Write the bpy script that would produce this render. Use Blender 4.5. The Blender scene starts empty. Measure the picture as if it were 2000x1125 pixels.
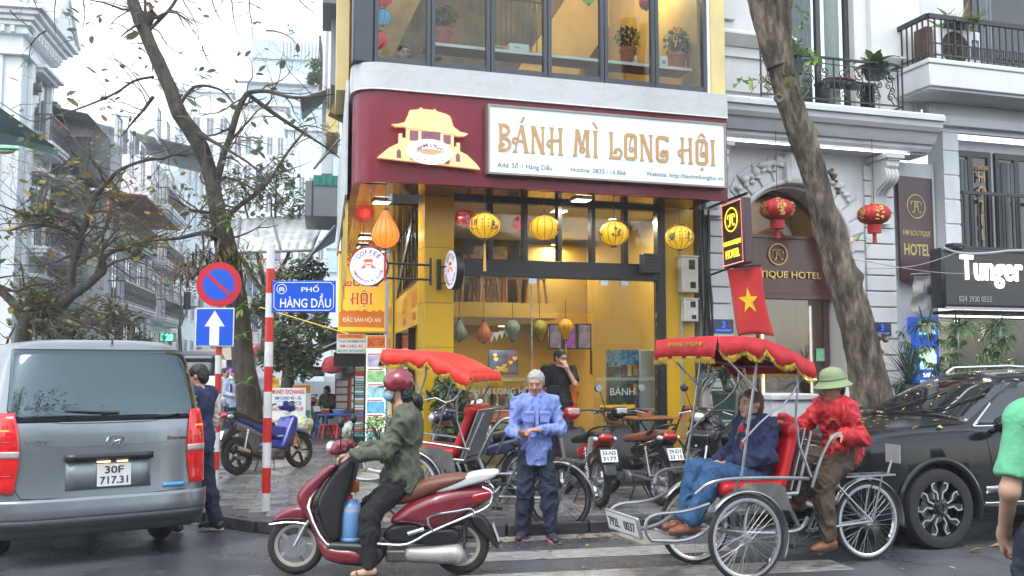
import bpy,bmesh,math,random
import numpy as np
from math import sin,cos,pi,radians as rad,sqrt,atan2,hypot
from mathutils import Vector as Vec,Matrix,Euler,noise as mnoise
from mathutils.bvhtree import BVHTree
random.seed(7)
rnd=random.Random(11)
SC=bpy.context.scene
COL=SC.collection
# camera
CAM_H,FPX,PITCH=1.7,1905.,rad(4.577)
cam_data=bpy.data.cameras.new('camera')
cam=bpy.data.objects.new('camera',cam_data)
COL.objects.link(cam)
cam.location=(0,0,CAM_H)
cam.rotation_euler=(pi/2+PITCH,0,0)
cam_data.sensor_width=36.
cam_data.lens=36.*FPX/2000.
cam_data.clip_start=.05
cam_data.clip_end=3000
SC.camera=cam
# world, sun, exposure
world=bpy.data.worlds.new('World')
SC.world=world
world.use_nodes=True
wt=world.node_tree
bg=wt.nodes['Background']
sky=wt.nodes.new('ShaderNodeTexSky')
sky.sky_type='NISHITA'
sky.sun_disc=False
SUN_EL,SUN_AZ=rad(58),rad(200)
sky.sun_elevation=SUN_EL
sky.sun_rotation=SUN_AZ
sky.air_density=1.4
sky.dust_density=1.2
sky.ozone_density=1.
hs=wt.nodes.new('ShaderNodeHueSaturation')
hs.inputs['Saturation'].default_value=.4
wt.links.new(sky.outputs[0],hs.inputs['Color'])
wt.links.new(hs.outputs[0],bg.inputs['Color'])
bg.inputs['Strength'].default_value=.15
sun_d=bpy.data.lights.new('sun','SUN')
sun_d.energy=.55
sun_d.angle=rad(25)
sun_d.color=(1.,.97,.93)
sun_o=bpy.data.objects.new('sun',sun_d)
COL.objects.link(sun_o)
_sd=Vec((sin(SUN_AZ)*cos(SUN_EL),cos(SUN_AZ)*cos(SUN_EL),sin(SUN_EL)))
sun_o.rotation_euler=(-_sd).to_track_quat('-Z','Y').to_euler()
SC.view_settings.view_transform='Standard'
SC.view_settings.look='None'
SC.view_settings.gamma=1.
SC.view_settings.use_curve_mapping=False
SC.view_settings.exposure=1.8
SC.cycles.max_bounces=7
SC.cycles.diffuse_bounces=3
SC.cycles.glossy_bounces=3
SC.cycles.transmission_bounces=4
SC.cycles.transparent_max_bounces=24
SC.cycles.volume_bounces=1
SC.cycles.sample_clamp_indirect=4.
SC.cycles.use_denoising=True
SC.cycles.caustics_reflective=False
SC.cycles.caustics_refractive=False
# where things stand
def ray(px,py):dx=(px-1000.)/FPX;dz=(562.5-py)/FPX;return Vec((dx,cos(PITCH)-dz*sin(PITCH),sin(PITCH)+dz*cos(PITCH)))
def at(px,py,Y):d=ray(px,py);return Vec((0,0,CAM_H))+d*(Y/d.y)
def ground(px,py,z=.0):d=ray(px,py);return Vec((0,0,CAM_H))+d*((z-CAM_H)/d.z)
FA=rad(17.5)
E1=Vec((cos(FA),sin(FA),0))
E2=Vec((-sin(FA),cos(FA),0))
FO=at(830,352,12.07);FO.z=0
def FW(u,v,z=.0):return FO+E1*u+E2*v+Vec((0,0,z))
def toF(p):d=p-FO;return Vec((d.dot(E1),d.dot(E2),p.z))
def fp(px,py,v):d=ray(px,py);o=Vec((0,0,CAM_H));t=(v-(o-FO).dot(E2))/d.dot(E2);q=toF(o+d*t);return q.x,q.z
def fs(px,py,u):d=ray(px,py);o=Vec((0,0,CAM_H));t=(u-(o-FO).dot(E1))/d.dot(E1);q=toF(o+d*t);return q.y,q.z
SA=rad(11.)
S1=Vec((cos(SA),sin(SA),0))
S2=Vec((-sin(SA),cos(SA),0))
def GW(s,t,z=.0):return FO+S1*s+S2*t+Vec((0,0,z))
def toG(p):d=p-FO;return Vec((d.dot(S1),d.dot(S2),p.z))
def gp(px,py,s):d=ray(px,py);o=Vec((0,0,CAM_H));t=(s-(o-FO).dot(S1))/d.dot(S1);q=toG(o+d*t);return q.y,q.z
def gq(px,py,t0):
 d=ray(px,py);o=Vec((0,0,CAM_H));t=(t0-(o-FO).dot(S2))/d.dot(S2);q=toG(o+d*t);return q.x,q.z
 # materials
MATS={}
def nd(nt,t,**kw):
 n=nt.nodes.new(t)
 for k,v in kw.items():setattr(n,k,v)
 return n
def mix_rgb(nt,fac,a,b,mode='MIX'):
 m=nd(nt,'ShaderNodeMix',data_type='RGBA',blend_type=mode)
 for sock,v in((m.inputs[0],fac),(m.inputs[6],a),(m.inputs[7],b)):
  if hasattr(v,'is_linked'):nt.links.new(v,sock)
  elif isinstance(v,(int,float)):sock.default_value=v
  else:sock.default_value=(v[0],v[1],v[2],1)
 return m.outputs[2]
def ramp(nt,fac,stops,interp='LINEAR'):
 r=nd(nt,'ShaderNodeValToRGB');r.color_ramp.interpolation=interp;el=r.color_ramp.elements
 while len(el)<len(stops):el.new(.5)
 for e,(p,c)in zip(el,stops):e.position=p;e.color=(c,c,c,1)if isinstance(c,(int,float))else(c[0],c[1],c[2],1)
 nt.links.new(fac,r.inputs[0]);return r.outputs[0]
def ntex(nt,scale,detail=4,rough=.55,coord='Object',stretch=None):
 tc=nd(nt,'ShaderNodeTexCoord');src=tc.outputs['Object'if coord=='World'else coord]
 if coord=='World':src=nd(nt,'ShaderNodeNewGeometry').outputs['Position']
 if stretch:mp=nd(nt,'ShaderNodeMapping');mp.inputs['Scale'].default_value=stretch;nt.links.new(src,mp.inputs[0]);src=mp.outputs[0]
 n=nd(nt,'ShaderNodeTexNoise');n.inputs['Scale'].default_value=scale;n.inputs['Detail'].default_value=detail;n.inputs['Roughness'].default_value=rough;nt.links.new(src,n.inputs['Vector']);return n.outputs['Fac']
def new_mat(name):m=bpy.data.materials.new(name);m.use_nodes=True;nt=m.node_tree;return m,nt,nt.nodes['Principled BSDF']
def pm(name,col,rough=.5,metal=.0,var=.12,vs=4.,bump=.0,bs=60.,spec=.5,coat=.0,stain=None,stain_amt=.0,stain_scale=2.,stretch=None,emis=None,es=.0,sheen=.0,rvar=.0,sss=.0,bdist=.01):
 if name in MATS:return MATS[name]
 m,nt,b=new_mat(name);c=col
 if var>0:f=ntex(nt,vs,5,.6,'Object',stretch);f=ramp(nt,f,[(.3,.0),(.7,1.)]);c=mix_rgb(nt,f,[x*(1-var)for x in col],[min(1,x*(1+var))for x in col])
 if stain is not None:f2=ntex(nt,stain_scale,6,.65,'Object',stretch or(1,1,.35));f2=ramp(nt,f2,[(.48,.0),(.72,stain_amt)]);c=mix_rgb(nt,f2,c,stain)
 if hasattr(c,'is_linked'):nt.links.new(c,b.inputs['Base Color'])
 else:b.inputs['Base Color'].default_value=(c[0],c[1],c[2],1)
 b.inputs['Roughness'].default_value=rough
 if rvar>0:f3=ntex(nt,vs*1.7,4,.6);mr=nd(nt,'ShaderNodeMapRange');nt.links.new(f3,mr.inputs[0]);mr.inputs[1].default_value=.3;mr.inputs[2].default_value=.7;mr.inputs[3].default_value=max(.02,rough-rvar);mr.inputs[4].default_value=min(1,rough+rvar);nt.links.new(mr.outputs[0],b.inputs['Roughness'])
 b.inputs['Metallic'].default_value=metal;b.inputs['Specular IOR Level'].default_value=spec;b.inputs['Coat Weight'].default_value=coat;b.inputs['Coat Roughness'].default_value=.04
 if sheen:b.inputs['Sheen Weight'].default_value=sheen
 if sss:b.inputs['Subsurface Weight'].default_value=sss;b.inputs['Subsurface Scale'].default_value=.01
 if emis is not None:b.inputs['Emission Color'].default_value=(emis[0],emis[1],emis[2],1);b.inputs['Emission Strength'].default_value=es
 if bump>0:f4=ntex(nt,bs,5,.6,'Object',stretch);bp=nd(nt,'ShaderNodeBump');bp.inputs['Strength'].default_value=bump;bp.inputs['Distance'].default_value=bdist;nt.links.new(f4,bp.inputs['Height']);nt.links.new(bp.outputs[0],b.inputs['Normal'])
 MATS[name]=m;return m
def glass_mat(name,tint=(.9,.95,.93),refl=.0,rough=.01,k=1.):
 if name in MATS:return MATS[name]
 m=bpy.data.materials.new(name);m.use_nodes=True;nt=m.node_tree;nt.nodes.clear();out=nd(nt,'ShaderNodeOutputMaterial');tr=nd(nt,'ShaderNodeBsdfTransparent');tr.inputs[0].default_value=(tint[0],tint[1],tint[2],1);gl=nd(nt,'ShaderNodeBsdfGlossy');gl.inputs['Roughness'].default_value=rough;fr=nd(nt,'ShaderNodeFresnel');fr.inputs['IOR'].default_value=1.5;mr=nd(nt,'ShaderNodeMath',operation='MULTIPLY_ADD')
 mr.inputs[1].default_value=k;mr.inputs[2].default_value=refl;mr.use_clamp=True;nt.links.new(fr.outputs[0],mr.inputs[0]);mx=nd(nt,'ShaderNodeMixShader');nt.links.new(mr.outputs[0],mx.inputs[0]);nt.links.new(tr.outputs[0],mx.inputs[1]);nt.links.new(gl.outputs[0],mx.inputs[2]);nt.links.new(mx.outputs[0],out.inputs[0]);MATS[name]=m;return m
def leaf_mat(name,cols,rough=.45,trans=.3):
 if name in MATS:return MATS[name]
 m,nt,b=new_mat(name);g=nd(nt,'ShaderNodeNewGeometry');n=len(cols);c=ramp(nt,g.outputs['Random Per Island'],[((i+.5)/n,cols[i])for i in range(n)]);nt.links.new(c,b.inputs['Base Color']);b.inputs['Roughness'].default_value=rough;tl=nd(nt,'ShaderNodeBsdfTranslucent');nt.links.new(c,tl.inputs[0]);mx=nd(nt,'ShaderNodeMixShader');mx.inputs[0].default_value=trans;nt.links.new(b.outputs[0],mx.inputs[1]);nt.links.new(tl.outputs[0],mx.inputs[2])
 nt.links.new(mx.outputs[0],nt.nodes['Material Output'].inputs[0]);MATS[name]=m;return m
def emit(name,col,s):
 return pm(name,[c*.8 for c in col],.5,var=0,emis=col,es=s)
 # mesh builder
class MB:
 def __init__(s,M=None):s.v,s.f,s.mi,s.M=[],[],[],M
 def add(s,verts,faces,mi=0):
  o=len(s.v)
  if s.M is not None:verts=[s.M@Vec(p)for p in verts]
  s.v.extend([tuple(p)for p in verts]);s.f.extend([tuple(i+o for i in f)for f in faces]);s.mi.extend([mi]*len(faces));return s
 def box(s,x0,x1,y0,y1,z0,z1,mi=0):v=[(x0,y0,z0),(x1,y0,z0),(x1,y1,z0),(x0,y1,z0),(x0,y0,z1),(x1,y0,z1),(x1,y1,z1),(x0,y1,z1)];return s.add(v,[(0,3,2,1),(4,5,6,7),(0,1,5,4),(1,2,6,5),(2,3,7,6),(3,0,4,7)],mi)
 def bar(s,a,b,w,h,mi=0,up=(0,0,1)):
  a,b=Vec(a),Vec(b);d=(b-a).normalized();u=Vec(up)
  if abs(d.dot(u))>.98:u=Vec((1,0,0))
  x=d.cross(u).normalized();y=x.cross(d);v=[]
  for p in(a,b):
   for sx,sy in((-1,-1),(1,-1),(1,1),(-1,1)):v.append(p+x*(sx*w/2)+y*(sy*h/2))
  return s.add(v,[(0,1,2,3),(4,7,6,5),(0,4,5,1),(1,5,6,2),(2,6,7,3),(3,7,4,0)],mi)
 def tube(s,pts,r,n=8,mi=0,closed=False,caps=True):
  pts=[Vec(p)for p in pts];k=len(pts)
  if not hasattr(r,'__len__'):r=[r]*k
  T=[]
  for i in range(k):
   if closed:t=pts[(i+1)%k]-pts[(i-1)%k]
   else:t=pts[min(i+1,k-1)]-pts[max(i-1,0)]
   T.append(t.normalized()if t.length>1e-9 else Vec((0,0,1)))
  a=Vec((0,0,1))if abs(T[0].z)<.9 else Vec((1,0,0));x=T[0].cross(a).normalized();vs=[]
  for i in range(k):
   x=(x-T[i]*x.dot(T[i]));x=x.normalized()if x.length>1e-6 else T[i].orthogonal().normalized();y=T[i].cross(x)
   for j in range(n):an=2*pi*j/n;vs.append(pts[i]+x*(r[i]*cos(an))+y*(r[i]*sin(an)))
  fs_=[]
  for i in range(k if closed else k-1):
   i2=(i+1)%k
   for j in range(n):j2=(j+1)%n;fs_.append((i*n+j,i*n+j2,i2*n+j2,i2*n+j))
  if caps and not closed:fs_.append(tuple(range(n))[::-1]);fs_.append(tuple((k-1)*n+j for j in range(n)))
  return s.add(vs,fs_,mi)
 def cyl(s,a,b,r,r2=None,n=14,mi=0):return s.tube([a,b],[r,r if r2 is None else r2],n,mi)
 def lathe(s,prof,n=16,mi=0,c=(0,0,0),axis='z',caps=True):
  vs,fs_=[],[];k=len(prof)
  for(r,h)in prof:
   for j in range(n):a=2*pi*j/n;x,y=r*cos(a),r*sin(a);p={'z':(x,y,h),'y':(x,h,y),'x':(h,x,y)}[axis];vs.append((p[0]+c[0],p[1]+c[1],p[2]+c[2]))
  for i in range(k-1):
   for j in range(n):j2=(j+1)%n;fs_.append((i*n+j,i*n+j2,(i+1)*n+j2,(i+1)*n+j))
  if caps and prof[0][0]>1e-5:fs_.append(tuple(range(n))[::-1])
  if caps and prof[-1][0]>1e-5:fs_.append(tuple((k-1)*n+j for j in range(n)))
  return s.add(vs,fs_,mi)
 def torus(s,c,axis,R,r,n=28,m=8,mi=0,a0=0,a1=2*pi,flat=1.):
  ax=Vec(axis).normalized();x=ax.orthogonal().normalized()if abs(ax.z)>.9 else ax.cross(Vec((0,0,1))).normalized();y=ax.cross(x);c=Vec(c);full=abs(a1-a0-2*pi)<1e-6;k=n if full else n+1;vs,fs_=[],[]
  for i in range(k):
   a=a0+(a1-a0)*i/n;d=x*cos(a)+y*sin(a)
   for j in range(m):b=2*pi*j/m;vs.append(c+d*(R+r*cos(b))+ax*(r*flat*sin(b)))
  for i in range(n):
   i2=(i+1)%k
   for j in range(m):j2=(j+1)%m;fs_.append((i*m+j,i2*m+j,i2*m+j2,i*m+j2))
  return s.add(vs,fs_,mi)
 def ell(s,c,r,n=16,m=10,mi=0):
  if not hasattr(r,'__len__'):r=(r,r,r)
  vs,fs_=[],[]
  for i in range(m+1):
   t=pi*i/m
   for j in range(n):a=2*pi*j/n;vs.append((c[0]+r[0]*sin(t)*cos(a),c[1]+r[1]*sin(t)*sin(a),c[2]+r[2]*cos(t)))
  for i in range(m):
   for j in range(n):j2=(j+1)%n;fs_.append((i*n+j,(i+1)*n+j,(i+1)*n+j2,i*n+j2))
  return s.add(vs,fs_,mi)
 def prism(s,poly,y0,y1,mi=0,plane='xz'):
  n=len(poly)
  def P(p,h):return{'xz':(p[0],h,p[1]),'xy':(p[0],p[1],h),'yz':(h,p[0],p[1])}[plane]
  v=[P(p,y0)for p in poly]+[P(p,y1)for p in poly];f=[tuple(range(n))[::-1],tuple(range(n,2*n))]
  for i in range(n):j=(i+1)%n;f.append((i,j,n+j,n+i))
  return s.add(v,f,mi)
 def grid(s,rows,mi=0,closed=False):
  n=len(rows[0]);v=[p for r in rows for p in r];f=[]
  for i in range(len(rows)-1):
   for j in range(n if closed else n-1):j2=(j+1)%n;f.append((i*n+j,i*n+j2,(i+1)*n+j2,(i+1)*n+j))
  return s.add(v,f,mi)
 def quad(s,a,b,c,d,mi=0):return s.add([a,b,c,d],[(0,1,2,3)],mi)
 def bd(s,name,mats,parent=None,ang=35,bevel=.0,seg=2,recalc=True,loc=None,flat=False,weld=False):
  me=bpy.data.meshes.new(name);me.from_pydata(s.v,[],s.f)
  if not isinstance(mats,(list,tuple)):mats=[mats]
  for m in mats:me.materials.append(m)
  me.polygons.foreach_set('material_index',s.mi)
  if recalc or weld:
   bm=bmesh.new();bm.from_mesh(me)
   if weld:bmesh.ops.remove_doubles(bm,verts=bm.verts,dist=1e-5)
   bmesh.ops.recalc_face_normals(bm,faces=bm.faces);bm.to_mesh(me);bm.free()
  if not flat:me.shade_smooth();me.set_sharp_from_angle(angle=rad(ang))
  me.update();o=bpy.data.objects.new(name,me);COL.objects.link(o)
  if parent is not None:o.parent=parent
  if loc is not None:o.location=loc
  if bevel>0:b=o.modifiers.new('bevel','BEVEL');b.width=bevel;b.segments=seg;b.limit_method='ANGLE';b.angle_limit=rad(40);b.harden_normals=False
  return o
def tag(o,label=None,cat=None,group=None,kind=None):
 if label:o['label']=label
 if cat:o['category']=cat
 if group:o['group']=group
 if kind:o['kind']=kind
 return o
def tng(name,label,cat,loc=(0,0,0),rz=.0,group=None,scale=None):
 o=bpy.data.objects.new(name,None);COL.objects.link(o);o.empty_display_size=.2;o.location=loc;o.rotation_euler=(0,0,rz)
 if scale:o.scale=(scale,)*3
 return tag(o,label,cat,group)
def dup(root,loc,rz=None,label=None,group=None):
 r=root.copy();COL.objects.link(r);r.location=loc
 if rz is not None:r.rotation_euler=(0,0,rz)
 if label:r['label']=label
 if group:r['group']=group
 for ch in list(root.children):
  c=ch.copy();COL.objects.link(c);c.parent=r
  for g in ch.children:d=g.copy();COL.objects.link(d);d.parent=c
 return r
def link_copy(o,loc,parent=None,rot=None,scale=None):
 c=o.copy();COL.objects.link(c);c.location=loc
 if parent is not None:c.parent=parent
 if rot is not None:c.rotation_euler=rot
 if scale is not None:c.scale=scale
 return c
def world_pt(o,p):
 return o.matrix_basis@Vec(p)
 # lettering
def text_mesh(txt,size=1.,depth=.004,bold=.0,width=None,height=None,align='CENTER',spacing=1.,res=3,lines=1.):
 cu=bpy.data.curves.new('lettering','FONT');cu.body=txt;cu.size=size;cu.extrude=depth/2;cu.offset=bold*.45;cu.align_x=align;cu.align_y='CENTER';cu.space_character=spacing;cu.space_line=lines;cu.resolution_u=res;o=bpy.data.objects.new('lettering',cu);COL.objects.link(o);dg=bpy.context.evaluated_depsgraph_get();me=bpy.data.meshes.new_from_object(o.evaluated_get(dg));bpy.data.objects.remove(o);bpy.data.curves.remove(cu)
 co=np.empty(len(me.vertices)*3);me.vertices.foreach_get('co',co);co=co.reshape(-1,3)
 if len(co):
  lo,hi=co.min(0),co.max(0);sx=width/(hi[0]-lo[0])if width else 1.;sy=height/(hi[1]-lo[1])if height else(sx if width else 1.)
  if height and not width:sx=sy
  cx=(lo[0]+hi[0])/2 if align=='CENTER'else lo[0];cy=(lo[1]+hi[1])/2;out=np.stack([(co[:,0]-cx)*sx,-co[:,2],(co[:,1]-cy)*sy],1);me.vertices.foreach_set('co',out.ravel())
 me.update();return me
def text(name,txt,mat,parent,loc,rot=None,**kw):
 me=text_mesh(txt,**kw);me.materials.clear();me.materials.append(mat);o=bpy.data.objects.new(name,me);COL.objects.link(o);o.parent=parent;o.location=loc
 if rot is not None:o.rotation_euler=rot
 return o
def arc_text(name,txt,mat,parent,c,R,a_mid,span,size,flip=False,depth=.003,bold=.0):
 verts,faces=[],[];n=len(txt)
 for i,ch in enumerate(txt):
  if ch==' ':continue
  me=text_mesh(ch,size=size,depth=depth,bold=bold);t=(i-(n-1)/2)/max(1,n-1);a=a_mid-t*span if not flip else a_mid+t*span;rot=a-pi/2 if not flip else a+pi/2;off=len(verts)
  for v in me.vertices:x,z=v.co.x,v.co.z;verts.append((c[0]+R*cos(a)+x*cos(rot)-z*sin(rot),c[1]+v.co.y,c[2]+R*sin(a)+x*sin(rot)+z*cos(rot)))
  for p in me.polygons:faces.append(tuple(k+off for k in p.vertices))
  bpy.data.meshes.remove(me)
 mb=MB();mb.add(verts,faces);return mb.bd(name,mat,parent,recalc=False,flat=True)
 # rounded solids (signed distance -> mesh)
def _rot_to(d):return np.array(Vec(d).to_track_quat('Z','Y').to_matrix())
def poly_sdf(px,pz,poly):
 P=np.asarray(poly,float);d=np.full(px.shape,1e9);s=np.ones(px.shape);n=len(P)
 for i in range(n):a,b=P[i],P[i-1];ex,ez=b[0]-a[0],b[1]-a[1];wx,wz=px-a[0],pz-a[1];t=np.clip((wx*ex+wz*ez)/max(1e-12,ex*ex+ez*ez),0,1);bx,bz=wx-ex*t,wz-ez*t;d=np.minimum(d,bx*bx+bz*bz);c1=pz>=a[1];c2=pz<b[1];c3=ex*wz>ez*wx;allc=c1&c2&c3;none=~c1&~c2&~c3;s=np.where(allc|none,-s,s)
 return s*np.sqrt(d)
def spoly(pts,it=2):
 P=[Vec((p[0],p[1]))for p in pts]
 for _ in range(it):
  Q=[]
  for i in range(len(P)):a,b=P[i],P[(i+1)%len(P)];Q+=[a*.75+b*.25,a*.25+b*.75]
  P=Q
 return[(p.x,p.y)for p in P]
def spath(pts,it=2):
 P=[Vec(p)for p in pts]
 for _ in range(it):
  Q=[P[0]]
  for i in range(len(P)-1):a,b=P[i],P[i+1];Q+=[a*.75+b*.25,a*.25+b*.75]
  Q.append(P[-1]);P=Q
 return P
class SDF:
 def __init__(s):s.p=[]
 def cap(s,a,b,ra,rb=None,k=.02,op=1):rb=ra if rb is None else rb;a,b=np.array(a,float),np.array(b,float);m=max(ra,rb);s.p.append(('cap',np.minimum(a,b)-m,np.maximum(a,b)+m,(a,b,ra,rb),k,op));return s
 def chain(s,pts,rs,k=.02):
  for i in range(len(pts)-1):s.cap(pts[i],pts[i+1],rs[i],rs[i+1],k)
  return s
 def ell(s,c,r,k=.02,R=None,op=1):c,r=np.array(c,float),np.array(r,float);m=r.max()if R is not None else r;s.p.append(('ell',c-m,c+m,(c,r,None if R is None else np.array(R)),k,op));return s
 def box(s,c,h,rad=.01,k=.02,R=None,op=1):c,h=np.array(c,float),np.array(h,float);m=np.full(3,np.linalg.norm(h))if R is not None else h;s.p.append(('box',c-m,c+m,(c,h,rad,None if R is None else np.array(R)),k,op));return s
 def poly(s,poly,y0,y1,rad=.02,k=.02,op=1,taper=None):P=np.array(poly,float);lo=np.array([P[:,0].min(),y0,P[:,1].min()]);hi=np.array([P[:,0].max(),y1,P[:,1].max()]);s.p.append(('poly',lo,hi,(poly,y0,y1,rad,taper),k,op));return s
 def cut(s,p,n):s.p.append(('cut',None,None,(np.array(p,float),np.array(Vec(n).normalized(),float)),0,-1));return s
 def mesh(s,h=.01,smooth=1):
  lo=np.min([p[1]for p in s.p if p[5]>0],0)-3*h-.01;hi=np.max([p[2]for p in s.p if p[5]>0],0)+3*h+.01;n=np.ceil((hi-lo)/h).astype(int)+1;D=np.full(n,1.,dtype=np.float32);ax=[lo[i]+h*np.arange(n[i])for i in range(3)]
  for(t,a,b,q,k,op)in s.p:
   if t=='cut':p0,nn=q;X,Y,Z=np.ix_(*ax);d=(X-p0[0])*nn[0]+(Y-p0[1])*nn[1]+(Z-p0[2])*nn[2];D=np.maximum(D,d.astype(np.float32));continue
   pad=k+2.5*h;i0=np.clip(np.floor((a-pad-lo)/h).astype(int),0,n-1);i1=np.clip(np.ceil((b+pad-lo)/h).astype(int)+1,1,n);X,Y,Z=np.ix_(*[ax[i][i0[i]:i1[i]]for i in range(3)])
   if t=='cap':A,B,ra,rb=q;ba=B-A;L=max(1e-12,ba.dot(ba));px,py,pz=X-A[0],Y-A[1],Z-A[2];tt=np.clip((px*ba[0]+py*ba[1]+pz*ba[2])/L,0,1);d=np.sqrt((px-ba[0]*tt)**2+(py-ba[1]*tt)**2+(pz-ba[2]*tt)**2)-(ra+(rb-ra)*tt)
   elif t=='ell':
    c,r,R=q;px,py,pz=X-c[0],Y-c[1],Z-c[2]
    if R is not None:px,py,pz=(px*R[0,0]+py*R[1,0]+pz*R[2,0]),(px*R[0,1]+py*R[1,1]+pz*R[2,1]),(px*R[0,2]+py*R[1,2]+pz*R[2,2])
    k0=np.sqrt((px/r[0])**2+(py/r[1])**2+(pz/r[2])**2);k1=np.sqrt((px/r[0]**2)**2+(py/r[1]**2)**2+(pz/r[2]**2)**2);d=k0*(k0-1)/np.maximum(k1,1e-6);d=np.where(k0<1e-4,-r.min(),d)
   elif t=='box':
    c,hh,rad,R=q;px,py,pz=X-c[0],Y-c[1],Z-c[2]
    if R is not None:px,py,pz=(px*R[0,0]+py*R[1,0]+pz*R[2,0]),(px*R[0,1]+py*R[1,1]+pz*R[2,1]),(px*R[0,2]+py*R[1,2]+pz*R[2,2])
    qx,qy,qz=np.abs(px)-hh[0]+rad,np.abs(py)-hh[1]+rad,np.abs(pz)-hh[2]+rad;d=np.sqrt(np.maximum(qx,0)**2+np.maximum(qy,0)**2+np.maximum(qz,0)**2)+np.minimum(np.maximum(qx,np.maximum(qy,qz)),0)-rad
   else:
    poly,y0,y1,rad,taper=q;gx,gz=np.meshgrid(X[:,0,0],Z[0,0,:],indexing='ij');d2=poly_sdf(gx,gz,poly)[:,None,:];cy,hy=(y0+y1)/2,(y1-y0)/2
    if taper is not None:hy=hy*taper(gx,gz)[:,None,:]
    qx,qy=d2+rad,np.abs(Y-cy)-hy+rad;d=np.sqrt(np.maximum(qx,0)**2+np.maximum(qy,0)**2)+np.minimum(np.maximum(qx,qy),0)-rad
   d=np.broadcast_to(d,tuple(i1-i0)).astype(np.float32);S=D[i0[0]:i1[0],i0[1]:i1[1],i0[2]:i1[2]]
   if op>0:
    if k>0:g=np.maximum(k-np.abs(S-d),0)/k;S[:]=np.minimum(S,d)-g*g*k*.25
    else:S[:]=np.minimum(S,d)
   else:
    if k>0:g=np.maximum(k-np.abs(S+d),0)/k;S[:]=np.maximum(S,-d)+g*g*k*.25
    else:S[:]=np.maximum(S,-d)
  ins=D<0;cnt=np.zeros(tuple(np.array(D.shape)-1),np.int8)
  for dx in(0,1):
   for dy in(0,1):
    for dz in(0,1):cnt+=ins[dx:D.shape[0]-1+dx,dy:D.shape[1]-1+dy,dz:D.shape[2]-1+dz]
  act=(cnt>0)&(cnt<8);idx=np.full(act.shape,-1,np.int64);cells=np.argwhere(act);idx[act]=np.arange(len(cells));acc=np.zeros((len(cells),3));num=np.zeros(len(cells));cor=[(0,0,0),(1,0,0),(0,1,0),(1,1,0),(0,0,1),(1,0,1),(0,1,1),(1,1,1)];val=[D[cells[:,0]+c[0],cells[:,1]+c[1],cells[:,2]+c[2]]for c in cor]
  for i in range(8):
   for j in range(i+1,8):
    df=np.abs(np.array(cor[i])-np.array(cor[j]))
    if df.sum()!=1:continue
    m=(val[i]<0)!=(val[j]<0);t=np.where(m,val[i]/np.where(m,val[i]-val[j],1),0);p=np.array(cor[i])[None,:]+(np.array(cor[j])-np.array(cor[i]))[None,:]*t[:,None];acc+=p*m[:,None];num+=m
  V=lo+h*(cells+acc/np.maximum(num,1)[:,None]);F=[]
  for a in range(3):
   b,c=(a+1)%3,(a+2)%3;sl0=[slice(None)]*3;sl1=[slice(None)]*3;sl0[a]=slice(0,-1);sl1[a]=slice(1,None);ch=ins[tuple(sl0)]!=ins[tuple(sl1)];e=np.argwhere(ch);ok=(e[:,b]>0)&(e[:,c]>0)&(e[:,b]<act.shape[b])&(e[:,c]<act.shape[c]);e=e[ok];inside_first=ins[e[:,0],e[:,1],e[:,2]];q=[]
   for(ob,oc)in((-1,-1),(0,-1),(0,0),(-1,0)):ee=e.copy();ee[:,b]+=ob;ee[:,c]+=oc;q.append(idx[ee[:,0],ee[:,1],ee[:,2]])
   q=np.stack(q,1);q[~inside_first]=q[~inside_first][:,::-1];F.append(q)
  F=np.concatenate(F);F=F[(F>=0).all(1)]
  for _ in range(smooth):
   s2=np.zeros_like(V);n2=np.zeros(len(V))
   for k_ in range(4):a_,b_=F[:,k_],F[:,(k_+1)%4];np.add.at(s2,a_,V[b_]);np.add.at(n2,a_,1);np.add.at(s2,b_,V[a_]);np.add.at(n2,b_,1)
   V=V*.5+.5*s2/np.maximum(n2,1)[:,None]
  return V,F
 def bd(s,name,mats,parent=None,h=.01,smooth=1,matfn=None,disp=None,ang=180):
  V,F=s.mesh(h,smooth)
  if disp is not None:V=disp(V,F)
  return np_mesh(name,V,F,mats,parent,matfn,ang)
def np_mesh(name,V,F,mats,parent=None,matfn=None,ang=180):
 me=bpy.data.meshes.new(name);nf=len(F);me.vertices.add(len(V));me.vertices.foreach_set('co',np.asarray(V,np.float32).ravel());me.loops.add(nf*4);me.loops.foreach_set('vertex_index',F.ravel().astype(np.int32));me.polygons.add(nf);me.polygons.foreach_set('loop_start',np.arange(0,nf*4,4,dtype=np.int32))
 if not isinstance(mats,(list,tuple)):mats=[mats]
 for m in mats:me.materials.append(m)
 if matfn is not None:me.polygons.foreach_set('material_index',matfn(V[F].mean(1)).astype(np.int32))
 me.update(calc_edges=True);me.validate();me.shade_smooth()
 if ang<179:me.set_sharp_from_angle(angle=rad(ang))
 o=bpy.data.objects.new(name,me);COL.objects.link(o)
 if parent is not None:o.parent=parent
 return o
def fold_disp(amp,freq,stretch=(1,1,1),seed=0):
 def f(V,F):
  n=np.cross(V[F[:,2]]-V[F[:,0]],V[F[:,3]]-V[F[:,1]]);N_=np.zeros_like(V)
  for k in range(4):np.add.at(N_,F[:,k],n)
  N_/=np.maximum(np.linalg.norm(N_,axis=1),1e-12)[:,None];out=V.copy()
  for i in range(len(V)):x,y,z=V[i];q=Vec((x*freq*stretch[0]+seed,y*freq*stretch[1],z*freq*1.25*stretch[2]));w=mnoise.noise(q*.5+Vec((9,seed,3)));q2=q+Vec((w,-w,w*1.5));r=(1-abs(mnoise.noise(q2)))**4+.5*(1-abs(mnoise.noise(q2*1.9+Vec((5,1,7)))))**5;out[i]+=N_[i]*amp*(r*1.5-.75)
  return out
 return f
def lerp(a,b,t):return a+(b-a)*t
def V3(*a):
 return Vec(a)
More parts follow.
